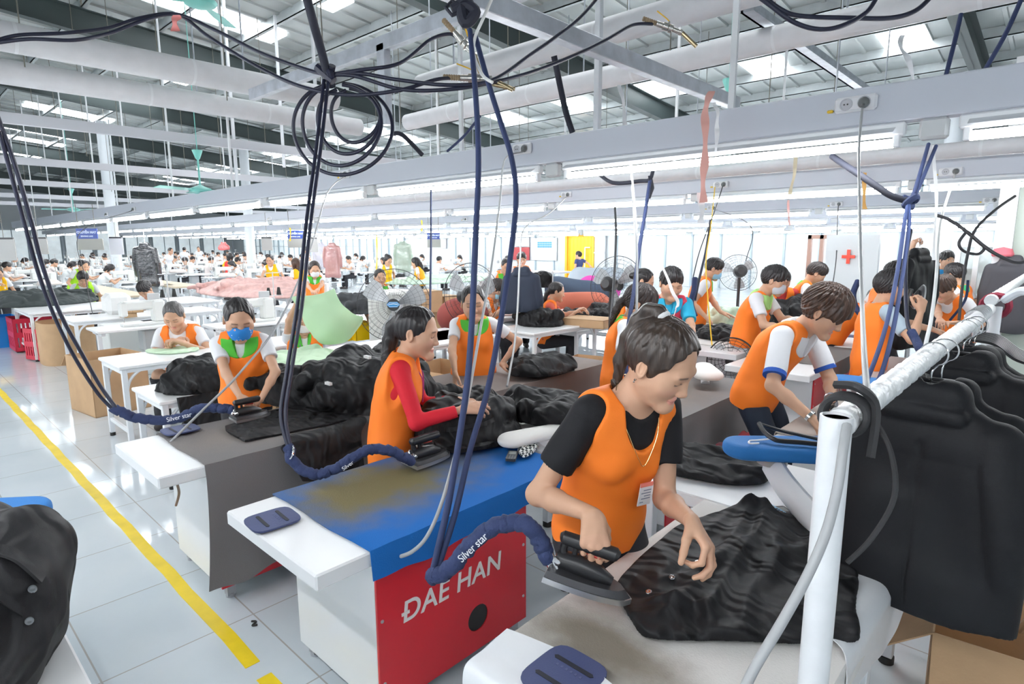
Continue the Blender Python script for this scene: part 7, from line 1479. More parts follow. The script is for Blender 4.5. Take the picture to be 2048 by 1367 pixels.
        if board: bw, bh = board; cc = c+x*(bw-w)/2-V(0, 0, hgt/2+bh/2); part('grey_board', MB().box(cc-V(bw/2, .01, bh/2), cc+V(bw/2, .01, bh/2), .003, B, cc), mat('board_grey', (.36, .36, .34), .5), t)
    sign('blue line sign with grey board hanging at the left end of the front light row', 174, 467, 12.5, .44, .21, 'CHUYỀN MAY', 'SEWING LINE', (.54, .23)); sign('blue line sign right behind the navy hoses', 591, 469, 15, .40, .20, 'CHUYỀN MAY', 'SEWING LINE', (.40, .22)); sign('small blue line sign left of the hanging navy straps', 867, 472, 16, .34, .16, 'CHUYỀN MAY', 'SEWING LINE', (.36, .22))
    for i, (px, py, d, w, hgt, lab) in enumerate(((10, 499, 10, .36, .36, 'big grey board hanging at the left edge of the photo'), (78, 492, 11.5, .34, .30, 'grey board with black clip hanging behind the left hoses'), (233, 492, 13, .30, .36, 'pale grey board hanging between blue sign and black coat'), (534, 488, 14.5, .26, .30, 'grey board hanging above the yellow apron woman'), (627, 490, 15.5, .22, .36, 'grey board hanging left of the pink coat'))):
        c = PD(px, py, d); x = nz(CR*V(1, 1, 0)); n = nz(np.cross((0, 0, 1.), x)); B = np.stack([x, n, V(0, 0, 1)], 1); t = thing('hanging_board', lab, 'board', c); part('grey_board', MB().box(c-V(w/2, .01, hgt/2), c+V(w/2, .01, hgt/2), .003, B, c), mat('board_grey2' if i != 2 else 'board_pale', (.42, .42, .41) if i != 2 else (.60, .61, .66), .5), t); part('clip', MB().box(c+V(-w*.45, -.02, hgt/2-.01), c+V(w*.45, .02, hgt/2+.02), .003, B, c), mat('clip_black', (.03, .03, .03), .4), t); part('hanger_wire', MB().cyl(c+V(0, 0, hgt/2), c+V(0, 0, hgt/2+.6), .005, n=6), mat('rod_dark', (.18, .17, .14), .5), t)
    # things on the back wall
    def wall_item(name, lab, cat, px0, py0, px1, py1, col, extra=None):
        a, b = PY(px0, py0, WY-.1), PY(px1, py1, WY-.1); t = thing(name, lab, cat, ((a[0]+b[0])/2, WY-.09, b[2])); part('panel', MB().box((a[0], WY-.10, b[2]), (b[0], WY-.05, a[2]), .004), mat('wallitem_%02d%02d%02d' % tuple(int(q*99) for q in col), col, .5), t); return t, a, b
    t, a, b = wall_item('notice_board', 'white notice chart with blue table printed on it beside the yellow door', 'notice board', 1063, 476, 1113, 521, (.66, .68, .72)); w, hgt = b[0]-a[0], a[2]-b[2]
    mb = MB()
    for i in range(6):
        for j in range(3): mb.box((a[0]+w*(.25+.095*i), WY-.112, a[2]-hgt*(.17+.09*j)-hgt*.075), (a[0]+w*(.25+.095*i)+w*.085, WY-.10, a[2]-hgt*(.17+.09*j)))
    part('printed_table', mb, mat('print_blue', (.08, .30, .48), .5), t); mb = MB()
    for j in range(5): mb.box((a[0]+w*.25, WY-.108, b[2]+hgt*(.12+.07*j)), (a[0]+w*(.8 if j % 2 else .7), WY-.10, b[2]+hgt*(.135+.07*j)))
    part('printed_lines', mb, mat('print_grey', (.45, .47, .52), .5), t)
    wall_item('notice_board', 'dark red notice board left of the white chart', 'notice board', 1020, 494, 1058, 520, (.33, .035, .04)); t, a, b = wall_item('notice_board', 'grey board with lettering above the red notice board', 'notice board', 1027, 474, 1058, 493, (.48, .48, .50)); wall_item('paper_note', 'yellow paper stuck on the grey door leaf', 'paper', 1194, 510, 1208, 522, (.85, .70, .08)); wall_item('notice_board', 'narrow grey sheet on the wall right of the small blue sign', 'notice board', 884, 477, 892, 497, (.45, .45, .48))
    # red cross
    a = PY(1697, 513, 9.6); t = thing('red_cross_sign', 'red first aid cross on the white partition at right', 'sign', a); mb = MB().prism([(-.022, -.1), (.022, -.1), (.022, -.022), (.085, -.022), (.085, .022), (.022, .022), (.022, .1), (-.022, .1), (-.022, .022), (-.085, .022), (-.085, -.022), (-.022, -.022)], 9.585, 9.6, lambda p: (a[0]+p[0], p[2], a[2]+p[1])); part('cross', mb, mat('cross_red', (.80, .06, .03), .4), t)
    a0, b0 = PY(1655, 470, 9.65), PY(1745, 640, 9.65); struct('wall_partition', MB().box((a0[0], 9.62, 0), (b0[0]+.0, 9.72, a0[2])), mat('partition_white', (.80, .84, .86), .4, var=.03, vscale=1.5))
    # brown door frame and glazed cubicle
    a, b = PY(1618, 470, 14), PY(1642, 470, 14); f = MB().box((a[0], 13.95, 0), (a[0]+.07, 14.05, a[2])).box((b[0], 13.95, 0), (b[0]+.07, 14.05, a[2])).box((a[0], 13.95, a[2]-.08), (b[0]+.30, 14.05, a[2])); struct('door_4', f, mat('door_brown', (.38, .22, .17), .45))
    a, b = PY(1925, 485, 8.6), PY(1990, 485, 8.6); f = MB().box((a[0]-.05, 8.55, 0), (a[0], 8.65, a[2])).box((b[0], 8.45, 0), (b[0]+.16, 8.75, 3.6)).box((a[0], 8.55, a[2]-.05), (b[0], 8.65, a[2])).box(((a[0]+b[0])/2-.025, 8.56, 0), ((a[0]+b[0])/2+.025, 8.64, a[2])); o = struct('trim_3', f, mat('frame_white', (.78, .80, .82), .4))
    struct('window_90', MB().box((a[0], 8.59, .8), (b[0], 8.61, a[2]-.05)), mat('cubicle_glass', (.75, .82, .80), .05, alpha=.35))
    struct('wall_green', MB().box((b[0]+.16, 8.55, 0), (2.2, 8.65, 2.5)), mat('wall_pale_green', (.50, .56, .50), .5))
    c = PD(2035, 560, 7.6); h = thing('hanging_jacket', 'dark coat hanging on the pale green wall at the right edge', 'coat', c); sdmesh('jacket_cloth', jacket_mesh(V(c[0], 8.45, c[2]+.3), (1, 0, 0), .16, .8, 3, .012), mat('dark_coat', (.06, .06, .07), .8), h)
    c = PD(2017, 500, 7.6); solo('hat', MB().lathe([(.001, .05), (.08, .03), (.10, -.03), (.09, -.05)], V(c[0]+.05, 8.45, c[2]), n=20), mat('cap_pink', (.72, .16, .20), .7), 'pink cap hanging above the dark coat at the right edge', 'hat')
    c = PD(1968, 598, 7.9); mb = MB()
    for k in range(26):
        a_ = rr.uniform(0, 6.28); e = rr.uniform(.1, .3); mb.tube(spline([c, c+V(math.cos(a_)*e*.5, math.sin(a_)*e*.5, .12), c+V(math.cos(a_)*e, math.sin(a_)*e, .08)], 4), [.012]*8+[.002], 4, flat=.3)
    t = thing('potted_plant', 'green pot plant behind the far blue sleeve board', 'plant', c-V(0, 0, .2)); part('leaves', mb, mat('leaf_green', (.05, .22, .05), .5), t); part('pot', MB().lathe([(.08, 0), (.11, .2)], c-V(0, 0, .2), n=20), mat('pot_grey', (.5, .5, .5), .5), t)
    # columns
    for (px, d, lab) in ((1885, 12.5, 'white round column behind the young man facing the camera'), (228, 20, 'pale column in the far left hall'), (500, 22, 'pale column behind the rose cloth heap')):
        c = PD(px, 480, d); solo('column', MB().cyl((c[0], c[1], 0), (c[0], c[1], ROOFZ(c[1])-.2), .16, n=20), mat('column_white', (.74, .78, .82), .5), lab, 'column')['kind'] = 'structure'
# ------------------------------------------------------------------ hoses, cords, ribbons
def cables():
    hose = mat('hose_black', (.012, .014, .035), .45); navy = mat('sleeve_navy', (.022, .036, .105), .8, bump=.5, bscale=90, stretch=(1, 1, 1)); grey = mat('cord_grey', (.36, .37, .38), .45); strap = mat('strap_navy', (.022, .035, .10), .75); dk = mat('cord_dark', (.03, .03, .035), .5); clipm = mat('chrome', (.75, .75, .76), .15, metal=1)
    q = lambda a, b, d: PD(a, b, d)
    # hose to the left iron
    cable('steam_hose', [q(-8, 225, 2.7), q(30, 330, 2.8), q(62, 440, 2.9), q(85, 530, 3.0), q(120, 625, 3.1), q(160, 700, 3.2), q(200, 770, 3.3), q(232, 815, 3.32)], .010, hose, 'navy steam hose coming down at the left edge of the photo', 'hose'); cable('steam_hose', [q(-2, 262, 2.72), q(20, 340, 2.8), q(50, 450, 2.9), q(75, 540, 3.0), q(108, 630, 3.1), q(150, 715, 3.2), q(195, 785, 3.3), q(230, 822, 3.34)], .010, hose, 'second navy hose running along the first at the left edge', 'hose')
    cable('hose_sleeve', [q(228, 815, 3.33), q(262, 832, 3.36), q(310, 840, 3.4), q(355, 836, 3.42), q(398, 818, 3.42), q(438, 816, 3.44), q(466, 820, 3.45), q(480, 832, 3.46)], .027, navy, 'navy cloth sleeved hose reaching the iron of the masked woman', 'hose', 12, bumps=.05)
    # hose to the blue table iron
    for k, dx in enumerate((0, 9)): cable('steam_hose', [q(648+dx, 160, 2.9), q(632+dx, 300, 2.75), q(612+dx, 450, 2.6), q(596+dx, 600, 2.5), q(574+dx, 740, 2.42), q(562+dx, 830, 2.38), q(578+dx*.5, 898, 2.36)], .0085, hose, 'black hose hanging from the coil to the blue table, %s strand' % ('left' if k == 0 else 'right'), 'hose')
    cable('hose_sleeve', [q(576, 895, 2.36), q(590, 928, 2.36), q(625, 948, 2.36), q(665, 940, 2.38), q(700, 918, 2.4), q(738, 899, 2.42), q(775, 900, 2.45), q(806, 912, 2.48), q(824, 922, 2.5)], .021, navy, 'navy cloth sleeved hose arching onto the blue table iron', 'hose', 12, bumps=.05)
    mb = MB(); [mb.tube([q(580, 905, 2.35)+V(.024*math.cos(a), .01*math.sin(a), .024*math.sin(a)) for a in np.linspace(0, 6.2, 14)], .004, 5) for _ in (0,)]; solo('hose_clip', mb, clipm, 'metal clip where the sleeve of the blue table hose begins', 'clip')
    # hose to the foreground iron and the two straps
    cable('steam_hose', [q(940, 60, 2.3), q(952, 200, 2.15), q(957, 330, 2.05), q(951, 480, 1.95), q(944, 640, 1.88), q(935, 760, 1.84), q(918, 880, 1.8), q(898, 1000, 1.76), q(880, 1080, 1.74), q(864, 1150, 1.72)], .010, strap, 'long navy strap hanging from the top centre down to the red panel', 'hose'); cable('steam_hose', [q(950, 70, 2.3), q(978, 170, 2.25), q(1003, 250, 2.2), q(1024, 320, 2.16), q(1032, 400, 2.1), q(1020, 520, 2.02), q(1000, 650, 1.95), q(975, 780, 1.88), q(940, 900, 1.82), q(912, 1020, 1.77), q(884, 1110, 1.74), q(868, 1155, 1.72)], .010, strap, 'second navy strap hanging from the top centre, right strand', 'hose')
    cable('hose_sleeve', [q(862, 1152, 1.72), q(885, 1146, 1.70), q(912, 1122, 1.68), q(945, 1085, 1.66), q(985, 1055, 1.64), q(1028, 1044, 1.62), q(1062, 1055, 1.6), q(1080, 1080, 1.6), q(1096, 1112, 1.6)], .023, navy, 'navy cloth sleeved hose of the foreground iron, arching before the red panel', 'hose', 12, bumps=.05)
    t = solo('hose_fitting', MB().cyl(q(1096, 1112, 1.6), q(1106, 1138, 1.6), .012, n=12).cyl(q(1100, 1105, 1.59), q(1112, 1136, 1.59), .009, n=12).lathe([(.014, 0), (.014, .012)], q(1100, 1120, 1.6), nz(q(1106, 1138, 1.6)-q(1096, 1112, 1.6)), 8), clipm, 'chrome hose fitting on the foreground iron', 'fitting')
    wl = mat('print_white', (.75, .76, .8), .6)
    def label_on(a, b, s, size, lab):
        p, e = np.array(a), np.array(b); x = nz(e-p); c = (p+e)/2; n = nz(EYE-c); y = np.cross(n, x); hs_ = [o for o in bpy.data.objects if o.name.startswith('hose_sleeve') and o.get('category')]; pr = min(hs_, key=lambda o: min(np.linalg.norm(np.array(vv.co)+np.array(o.location)-c) for vv in list(o.data.vertices)[::12])); text('sleeve_print', s, size, wl, pr, c+n*.024, x, y, .0006, 0)
    label_on(q(934, 1106, 1.64), q(957, 1084, 1.62), 'Silver star', .030, 'white lettering on the foreground hose sleeve')
    label_on(q(341, 838, 3.385), q(375, 830, 3.385), 'Silver star', .036, 'white lettering on the left hose sleeve')
    label_on(q(683, 940, 2.355), q(708, 922, 2.375), 'Silver', .022, 'white lettering on the blue table hose sleeve')
    # grey mains cords
    cable('mains_cord', [SOCK['b'], q(1010, 318, 4.4), q(1000, 400, 3.6), q(985, 520, 3.0), q(962, 650, 2.6), q(935, 800, 2.25), q(905, 930, 2.0), q(878, 1020, 1.93), q(852, 1075, 1.90), q(825, 1102, 1.92), q(802, 1112, 1.96)], .0065, grey, 'grey cord from the front light row to the blue table', 'cord'); cable('mains_cord', [SOCK['c'], q(655, 385, 5.4), q(620, 500, 4.4), q(560, 640, 3.8), q(480, 745, 3.4), q(400, 825, 3.15), q(335, 890, 3.02), q(300, 930, 2.98), q(296, 945, 3.0), q(308, 956, 3.05)], .0065, grey, 'grey cord sagging from the light row to the white end of the grey table', 'cord')
    cable('mains_cord', [SOCK['a'], q(1718, 300, 2.9), q(1720, 450, 2.2), q(1724, 600, 1.75), q(1728, 700, 1.3), q(1734, 780, 1.10)], .0060, grey, 'grey cord dropping from the double socket to the garment rack', 'cord'); cable('cable', [q(1694, 850, .98), q(1686, 900, .95), q(1674, 980, .93), q(1650, 1070, .91), q(1610, 1160, .90), q(1560, 1250, .885), q(1512, 1330, .87), q(1480, 1395, .86), q(1430, 1500, .86), q(1380, 1700, .90)], .0075, grey, 'thick grey cable slanting down past the rack post', 'cable')
    cable('mains_cord', [SOCK['g'], q(1100, 425, 7.0), q(1050, 455, 6.0), q(1040, 520, 5.2), q(1036, 600, 4.6), q(1030, 680, 4.1), q(1020, 740, 3.8), q(1014, 772, 3.7)], .007, grey, 'grey cord from the second light row to the brown table', 'cord'); cable('mains_cord', [SOCK['d'], q(255, 440, 10), q(190, 500, 9.4)] if False else [SOCK['d'], q(160, 465, 10.5), q(172, 560, 9.6), q(190, 650, 8.7)], .006, dk, 'thin dark cord hanging beside the left blue sign', 'cord')
    cable('mains_cord', [SOCK['e'], q(1900, 380, 6.0), q(1880, 450, 5.0), q(1872, 560, 4.2), q(1862, 640, 3.7), q(1850, 700, 3.4), q(1850, 790, 3.1)], .011, mat('cord_pale', (.62, .64, .64), .4), 'pale cord running in front of the held-up black jacket', 'cord'); cable('mains_cord', [SOCK['f'], q(1430, 420, 6.8), q(1400, 500, 6.5), q(1385, 560, 6.4)], .006, dk, 'dark cord from the second row behind the pink ribbon', 'cord'); cable('mains_cord', [SOCK['f']+V(-.1, 0, 0), q(1422, 450, 6.6), q(1412, 520, 6.2), q(1416, 600, 5.9), q(1424, 690, 5.7)], .006, mat('cord_yellow', (.85, .55, .02), .5), 'thin yellow cord in front of the blue masked man', 'cord')
    cable('mains_cord', [SOCK['i'], q(1675, 440, 9.6), q(1672, 520, 8.4), q(1660, 600, 7.4)], .007, dk, 'dark cord hanging left of the red cross', 'cord'); cable('mains_cord', [SOCK['j'], q(1500, 450, 9.2), q(1492, 520, 8.8), q(1478, 560, 8.2)], .006, dk, 'dark cord leading to the far right fan', 'cord')
    cable('steam_hose', [q(1421, 440, 6.8), q(1412, 500, 6.6), q(1398, 560, 6.4), q(1390, 600, 6.3)], .014, hose, 'black hose with navy end above the blue masked man', 'hose'); cable('hose_sleeve', [q(1390, 556, 6.35), q(1388, 580, 6.3), q(1382, 606, 6.25), q(1390, 632, 6.2)], .03, navy, 'navy hose end at the hip of the blue masked man', 'hose')
    cable('steam_hose', [q(1230, 415, 6.2), q(1232, 470, 5.8), q(1228, 560, 5.4), q(1222, 640, 5.0)], .012, dk, 'black cord hanging in front of the rear view fan', 'cord')
    cable('steam_hose', [q(1300, 360, 4.8), q(1288, 440, 4.5), q(1278, 500, 4.3), q(1268, 580, 4.0), q(1256, 660, 3.8), q(1252, 760, 3.7)], .014, navy, 'navy hose hanging in front of the patterned mask woman', 'hose'); cable('mains_cord', [q(1262, 330, 4.4), q(1272, 450, 4.1), q(1274, 560, 3.9), q(1272, 690, 3.7)], .008, grey, 'grey cord hanging before the patterned mask woman', 'cord')
    # straps at the right
    sm = mat('strap_navy', (.022, .035, .10), .75); kn = q(1817, 402, 3.1)
    cable('strap', [q(1664, 312, 3.5), q(1690, 330, 3.4), q(1735, 360, 3.25), q(1780, 390, 3.15), kn], .018, mat('strap_black', (.015, .017, .03), .75), 'dark cloth strap slung to the knot at right', 'strap'); cable('strap', [q(1857, 288, 3.4), q(1845, 330, 3.25), q(1828, 385, 3.12), kn], .010, sm, 'navy strap rising from the knot to the light row at right', 'strap'); cable('strap', [q(1872, 292, 3.4), q(1850, 345, 3.2), q(1830, 390, 3.12), kn], .010, sm, 'second navy strap rising from the knot at right', 'strap')
    solo('strap_knot', MB().tube(spline([kn+V(-.03, 0, .02), kn+V(.02, .02, .0), kn+V(.03, -.01, .02), kn+V(-.01, -.02, -.02), kn+V(.02, .01, -.03)], 5), .018, 8), sm, 'navy knot where the straps meet at right', 'knot')
    cable('strap', [kn, q(1808, 450, 3.0), q(1797, 530, 2.85), q(1775, 640, 2.6), q(1742, 740, 2.4), q(1706, 806, 2.3), q(1688, 830, 2.25)], .009, mat('strap_blue', (.03, .06, .20), .7), 'blue strap hanging from the knot, left strand', 'strap'); cable('strap', [kn, q(1818, 450, 3.0), q(1808, 530, 2.85), q(1790, 640, 2.6), q(1765, 740, 2.4), q(1735, 800, 2.3), q(1712, 838, 2.2)], .009, mat('strap_blue', (.03, .06, .20), .7), 'blue strap hanging from the knot, right strand', 'strap')
    cable('steam_hose', [q(1822, 460, 4.3), q(1812, 520, 4.1), q(1812, 600, 3.9), q(1816, 650, 3.8), q(1826, 670, 3.75)], .012, hose, 'dark hose in front of the held-up jacket', 'hose'); cable('hose_sleeve', [q(1822, 662, 3.75), q(1832, 680, 3.7), q(1842, 700, 3.6), q(1862, 715, 3.6)], .026, navy, 'navy hose end at the elbow of the man with the iron', 'hose')
    cable('hose_sleeve', [q(1718, 560, 5.0), q(1706, 590, 4.9), q(1712, 620, 4.8), q(1724, 632, 4.75), q(1690, 640, 4.5), q(1668, 650, 4.4)] if False else [q(1716, 562, 5.0), q(1706, 588, 4.95), q(1710, 612, 4.9), q(1722, 628, 4.85)], .025, navy, 'navy hose loop beside the bent man at right', 'hose')
    cable('steam_hose', [q(2030, 392, 4.6), q(1990, 420, 4.5), q(1950, 460, 4.4), q(1936, 505, 4.35), q(1925, 570, 4.3), q(1918, 640, 4.25)], .010, dk, 'black cord hanging in front of the man turned away', 'cord'); cable('steam_hose', [q(1872, 430, 4.5), q(1900, 440, 4.45), q(1932, 462, 4.4), q(1968, 492, 4.35), q(2000, 512, 4.3), q(2040, 525, 4.3), q(2080, 505, 4.3)], .012, dk, 'black cable sagging across to the right edge', 'cable')
    cable('steam_hose', [q(1934, 462, 4.4), q(1918, 485, 4.4), q(1928, 502, 4.4), q(1955, 508, 4.4), q(1968, 498, 4.38), q(1966, 490, 4.36)], .010, dk, 'black cable loop above the man turned away', 'cable'); cable('steam_hose', [q(1900, 640, 5.0), q(1930, 600, 5.0), q(1936, 560, 5.0)], .010, mat('strap_navy', (.022, .035, .10), .75), 'navy cord across the back of the man turned away', 'cord')
    # big coil at the top
    c = q(688, 250, 2.95)
    for k, (dx, dy, r, s) in enumerate(((-4, 0, .20, 1), (10, -8, .155, 1.05), (24, -18, .12, 1.1), (-2, 8, .235, .98))):
        cc = q(688+dx, 250+dy, 2.95+.02*k); cable('coiled_hose', [cc+CR*r*math.cos(a)*(.97+.03*k)+CU*r*math.sin(a)*s+FW*.02*math.sin(2*a) for a in np.linspace(PI*.62, PI*2.5, 22)], .0095, hose, 'loop of the coiled black hose at top left, %s' % ('second largest', 'third largest', 'smallest', 'largest')[k], 'hose')
    tie = q(655, 150, 2.9); solo('hose_tie', MB().tube(spline([tie+V(-.03, 0, .03), tie+V(.03, 0, .0), tie+V(-.02, .02, -.02), tie+V(.03, .01, .04)], 5), .018, 7).tube([tie+CR*-.05+CU*.04, tie+CR*.03-CU*.03], .022, 8), hose, 'knot tying the coiled hoses together at top left', 'knot')
    cable('strap', [q(612, -10, 2.7), q(628, 50, 2.75), q(645, 110, 2.85), tie, q(664, 172, 2.95)], .020, mat('strap_black', (.015, .017, .03), .75), 'black cloth strap holding up the coiled hoses', 'strap')
    cable('steam_hose', [q(-10, 82, 3.0), q(40, 70, 3.05), q(130, 66, 3.15), q(215, 56, 3.3), q(280, 36, 3.4), q(352, 28, 3.5), q(430, 60, 3.3), q(520, 105, 3.1), q(610, 138, 2.95), tie], .0095, hose, 'upper black hose draped across the top left corner', 'hose'); cable('steam_hose', [q(-10, 86, 3.0), q(60, 78, 3.05), q(150, 80, 3.15), q(220, 66, 3.3), q(290, 40, 3.4), q(356, 30, 3.5), q(420, 75, 3.3), q(510, 130, 3.1), q(600, 172, 2.95), q(700, 190, 2.9), q(800, 180, 2.9), q(868, 160, 2.95), q(900, 156, 3.0)], .0095, hose, 'lower black hose draped across the top left corner to the valve', 'hose')
    cable('steam_hose', [tie, q(720, 140, 2.9), q(800, 126, 2.95), q(860, 80, 3.05), q(900, 68, 3.1), q(918, 80, 3.15)], .0095, hose, 'black hose rising to the upper brass valve', 'hose'); cable('steam_hose', [tie, q(720, 147, 2.9), q(800, 160, 2.9), q(900, 170, 2.9), q(985, 160, 2.95), q(1060, 110, 3.1), q(1110, 75, 3.2), q(1160, 35, 3.3), q(1200, -10, 3.4)], .0095, hose, 'black hose passing under the straps to the top edge', 'hose')
    cable('steam_hose', [tie, q(710, 152, 2.9), q(800, 178, 2.9), q(880, 180, 2.9), q(960, 170, 2.95), q(1060, 145, 3.1), q(1150, 110, 3.25), q(1215, 78, 3.35), q(1265, 50, 3.45), q(1305, 48, 3.5)], .0095, hose, 'black hose leading to the brass valve at top centre', 'hose')
    tp2 = q(930, 20, 2.3); solo('strap_knot', MB().tube(spline([tp2+CR*-.05, tp2+CU*.02, tp2+CR*.04-CU*.01, tp2-CU*.05, tp2+CR*-.02+CU*.03], 5), .022, 8).tube([tp2+CR*a+CU*b for a, b in ((0, 0), (-.05, .035), (-.075, .01), (-.05, -.02), (0, 0), (.03, .03), (.045, .0), (.02, -.02), (0, 0))], .008, 6).tube([tp2+CU*.3-CR*.03, tp2+CU*.02], .03, 8), mat('strap_black', (.015, .017, .03), .75), 'black bow knot at the top centre holding the hanging straps', 'knot')
    cable('string', [q(985, -5, 2.35), q(965, 40, 2.3), q(950, 75, 2.28), q(948, 110, 2.25), q(965, 150, 2.22), q(985, 165, 2.2)], .006, mat('plastic_string', (.80, .80, .78), .4), 'white plastic string wound round the top knot', 'string')
    # valves
    br = mat('valve_brass', (.45, .36, .22), .3, metal=.9); yl = mat('valve_yellow', (.85, .50, .02), .4)
    def valve(a, b, d, ang, lab):
        c = q(a, b, d); dr = nz(CR*math.cos(ang)+CU*math.sin(ang)); up = nz(CU*math.cos(ang)-CR*math.sin(ang)); t = thing('ball_valve', lab, 'valve', c, 'ball valves'); part('valve_body', MB().lathe([(.012, -.07), (.016, -.068), (.016, -.03), (.022, -.028), (.022, .0), (.018, .004), (.024, .01), (.024, .03), (.014, .034), (.014, .07), (.018, .072), (.018, .09)], c, dr, 14).cyl(c, c+up*.035, .008, n=10), mat('valve_nickel', (.62, .60, .56), .25, metal=.9), t)
        part('valve_lever', MB().tube(spline([c+up*.036, c+up*.05-dr*.03, c+up*.07-dr*.09], 4), .008, 8, flat=.4), yl, t)
        part('hose_tail', MB().lathe([(.012, 0)]+[(.012+.003*(i % 2), .006*i) for i in range(14)]+[(.011, .085)], c-dr*.07, -dr, 12), mat('hose_tail', (.28, .20, .12), .5), t)
        t2 = nz(dr-up*.6); part('outlet_pipe', MB().cyl(c+dr*.09, c+dr*.12+t2*.09, .012, n=10), br, t)
    valve(926, 84, 3.1, -.85, 'valve with yellow lever at top centre, upper one left of the straps'); valve(948, 157, 3.0, -.05, 'valve with yellow lever behind the hanging straps at top'); valve(1335, 55, 3.5, -.35, 'valve with yellow lever on the upper right pipe')
    cable('hose_end', [q(975, 165, 3.0), q(1000, 172, 3.0), q(1030, 178, 3.0)], .010, br, 'short metal pipe end right of the hanging straps', 'pipe')
    # top right loops
    cable('steam_hose', [q(1518, -6, 2.5), q(1545, 14, 2.5), q(1580, 40, 2.5), q(1620, 56, 2.5), q(1660, 58, 2.5), q(1700, 45, 2.5), q(1735, 22, 2.5), q(1755, -8, 2.5)], .010, hose, 'lower loop of black hose at the top right edge', 'hose'); cable('steam_hose', [q(1524, -10, 2.52), q(1560, 18, 2.52), q(1600, 32, 2.52), q(1700, 36, 2.52), q(1780, 36, 2.52), q(1830, 22, 2.52), q(1866, -10, 2.52)], .010, hose, 'upper loop of black hose at the top right edge', 'hose')
    cable('strap', [q(1922, 28, 3.3), q(1910, 80, 3.3), q(1890, 158, 3.35)], .012, sm, 'navy strap behind the front row at top right, left one', 'strap'); cable('strap', [q(2042, 0, 3.3), q(2010, 70, 3.35), q(1965, 148, 3.4)], .012, sm, 'navy strap behind the front row at the top right corner', 'strap')
    cable('strap', [q(1108, 112, 4.2), q(1122, 180, 4.3), q(1132, 225, 4.35), q(1145, 265, 4.4)], .022, mat('strap_black', (.015, .017, .03), .75), 'black strap hanging over the lagged pipe at top centre', 'strap'); cable('strap', [q(783, 268, 4.3), q(805, 270, 4.3), q(845, 310, 4.4)], .016, mat('strap_black', (.015, .017, .03), .75), 'black strap tied to the end of the lagged pipe', 'strap')
    cable('strap', [q(960, 232, 4.2), q(930, 270, 4.4), q(895, 302, 4.6)], .010, sm, 'navy strap crossing behind the hanging hoses', 'strap'); cable('strap', [q(862, 380, 5.2), q(862, 480, 4.8), q(861, 560, 4.4), q(860, 640, 4.0), q(858, 700, 3.8)], .008, sm, 'thin navy strap hanging right of the big fan', 'strap')
    cable('strap', [q(1190, 340, 5.2), q(1225, 365, 5.0), q(1280, 362, 4.9), q(1300, 358, 4.8), q(1308, 330, 4.9)], .016, mat('strap_black', (.015, .017, .03), .75), 'dark strap looped under the front row at centre', 'strap'); solo('strap_tail', MB().tube([q(1300, 352, 4.8), q(1304, 375, 4.8), q(1298, 396, 4.8)], [.03, .035, .02], 8, flat=.3), mat('strap_black', (.015, .017, .03), .75), 'dark cloth tail hanging under the front row at centre', 'strap')
    # ribbons
    def ribbon(pts, w, m, lab, n=20):
        P = spline(pts, 8); rows = [[p-CR*w*(1+.3*math.sin(i*.5)), p+CR*w*(1+.3*math.sin(i*.5))+FW*.01*math.sin(i*.6)] for i, p in enumerate(P)]; solo('ribbon', MB().grid(rows, .002), m, lab, 'ribbon')
    pk = mat('ribbon_pink', (.80, .42, .36), .7); wt = mat('ribbon_white', (.85, .86, .88), .7)
    ribbon([q(1424, 182, 3.35), q(1414, 205, 3.3), q(1410, 240, 3.3), q(1411, 300, 3.3), q(1407, 350, 3.3), q(1407, 405, 3.3)], .018, pk, 'long pink cloth ribbon tied to the steel beam, hanging down'); ribbon([q(1428, 205, 3.3), q(1435, 225, 3.3), q(1434, 260, 3.3), q(1432, 305, 3.3)], .010, wt, 'frayed white ribbon beside the pink one'); ribbon([q(1400, 385, 3.32), q(1404, 420, 3.3), q(1402, 445, 3.3)], .016, wt, 'white frayed strip at the end of the pink ribbon')
    ribbon([q(353, 30, 3.45), q(350, 45, 3.45), q(350, 62, 3.45)], .020, mat('ribbon_coral', (.80, .27, .25), .7), 'coral ribbon knotted on the hoses at top left'); ribbon([q(1730, 345, 4.6), q(1728, 380, 4.6), q(1730, 418, 4.6)], .014, mat('ribbon_ochre', (.72, .40, .12), .7), 'ochre ribbon hanging left of the strap knot'); ribbon([q(1593, 308, 5.2), q(1588, 350, 5.2), q(1580, 388, 5.2)], .014, mat('ribbon_cream', (.80, .70, .50), .7), 'cream ribbon hanging under the front row at right'); ribbon([q(1577, 400, 8.0), q(1577, 430, 8.0), q(1580, 450, 8.0)], .014, mat('ribbon_rose', (.55, .32, .30), .7), 'small rose ribbon on the third row')
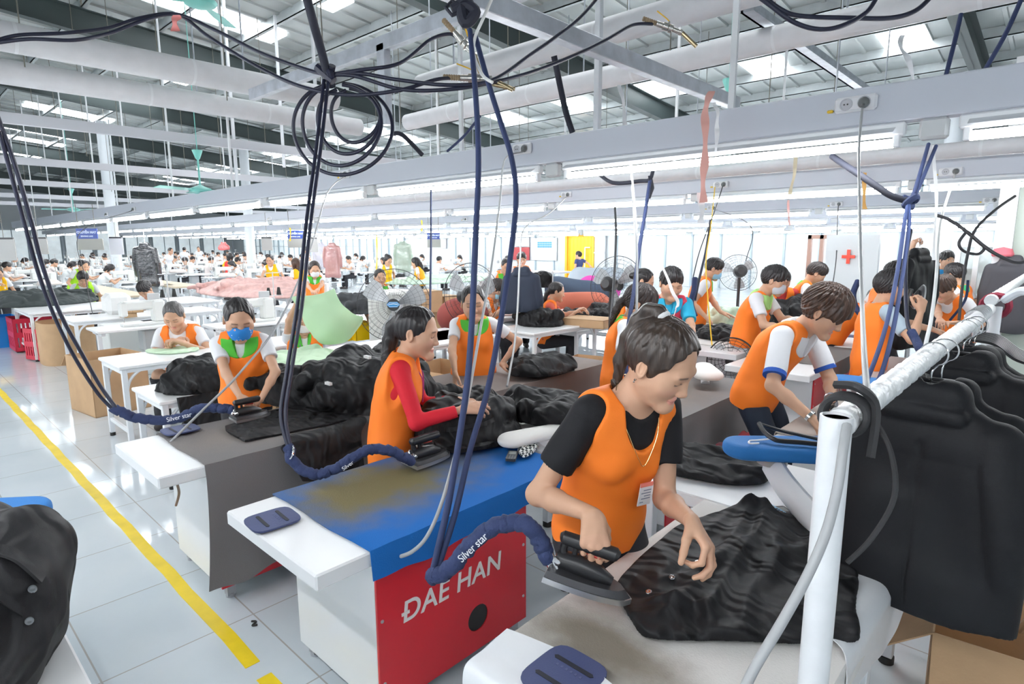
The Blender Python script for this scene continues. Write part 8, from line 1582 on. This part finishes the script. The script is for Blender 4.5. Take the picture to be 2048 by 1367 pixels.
    ribbon([q(1806, 70, 3.6), q(1800, 90, 3.6), q(1812, 110, 3.6), q(1830, 165, 3.6)], .014, wt, 'white cloth strip tied to the pipe at top right'); ribbon([q(1238, 170, 4.0), q(1246, 200, 4.0), q(1250, 250, 4.0)], .012, wt, 'white cloth strip tied under the lagged pipe at top centre'); ribbon([q(1868, 290, 3.9), q(1872, 400, 3.9), q(1868, 520, 3.9)], .010, mat('ribbon_clear', (.78, .79, .80), .4), 'pale plastic strip hanging beside the knot at right'); ribbon([q(1258, 260, 5.0), q(1262, 350, 5.0), q(1272, 470, 5.0)], .010, mat('ribbon_clear', (.78, .79, .80), .4), 'pale plastic strip hanging at centre beside the grey cord')
    for k, (px, y0, y1, d) in enumerate(((580, 455, 482, 12.5), (843, 440, 462, 13), (753, 470, 540, 13.0))): ribbon([q(px, y0, d), q(px+1, (y0+y1)/2, d), q(px, y1, d)], .012, mat('ribbon_yellow', (.85, .60, .05), .6), 'yellow pull strip hanging from the third row, %s' % ('leftmost', 'rightmost', 'middle and longest')[k])
    # vertical pole at right
    a, b = q(1718, 430, 2.3), q(1728, 800, 1.55)
    cable('loose_wire', [PZ(352, 960, TT-.05), PZ(358, 985, .55), PZ(352, 1010, .45)], .006, mat('wire_brown', (.20, .11, .06), .5), 'loose brown wire end hanging under the white end of the grey table', 'wire')
STAGES = [room, lights, ceiling_steel, stations, rack, mid_props, fans, cast_front, crowd, cables]
def finish():
    w = bpy.data.worlds.new('world'); SC.world = w; w.use_nodes = True; b = w.node_tree.nodes['Background']; b.inputs[0].default_value = (.85, .93, 1, 1); b.inputs[1].default_value = 1.0
    v = SC.view_settings; v.view_transform = 'Standard'; v.look = 'None'; v.gamma = 1; v.use_curve_mapping = False; v.exposure = EXPOSURE
    c = SC.cycles; c.use_denoising = True; c.max_bounces = 6; c.diffuse_bounces = 4; c.glossy_bounces = 3; c.transmission_bounces = 3; c.transparent_max_bounces = 6; c.caustics_reflective = False; c.caustics_refractive = False; c.use_light_tree = True; c.sample_clamp_indirect = 6
    try: c.denoiser = 'OPENIMAGEDENOISE'
    except Exception: pass
TUBE_E = 42.0; EXPOSURE = 0.52
import time as _t
_T0 = _t.time()
def run(f):
    try: f()
    except Exception as e:
        import traceback; traceback.print_exc()
        if STRICT: raise
    print('STAGE', f.__name__, round(_t.time()-_T0, 1))
STRICT = True
for f in STAGES: run(f)
finish()
for r in FITLOG: print('FIT', r)
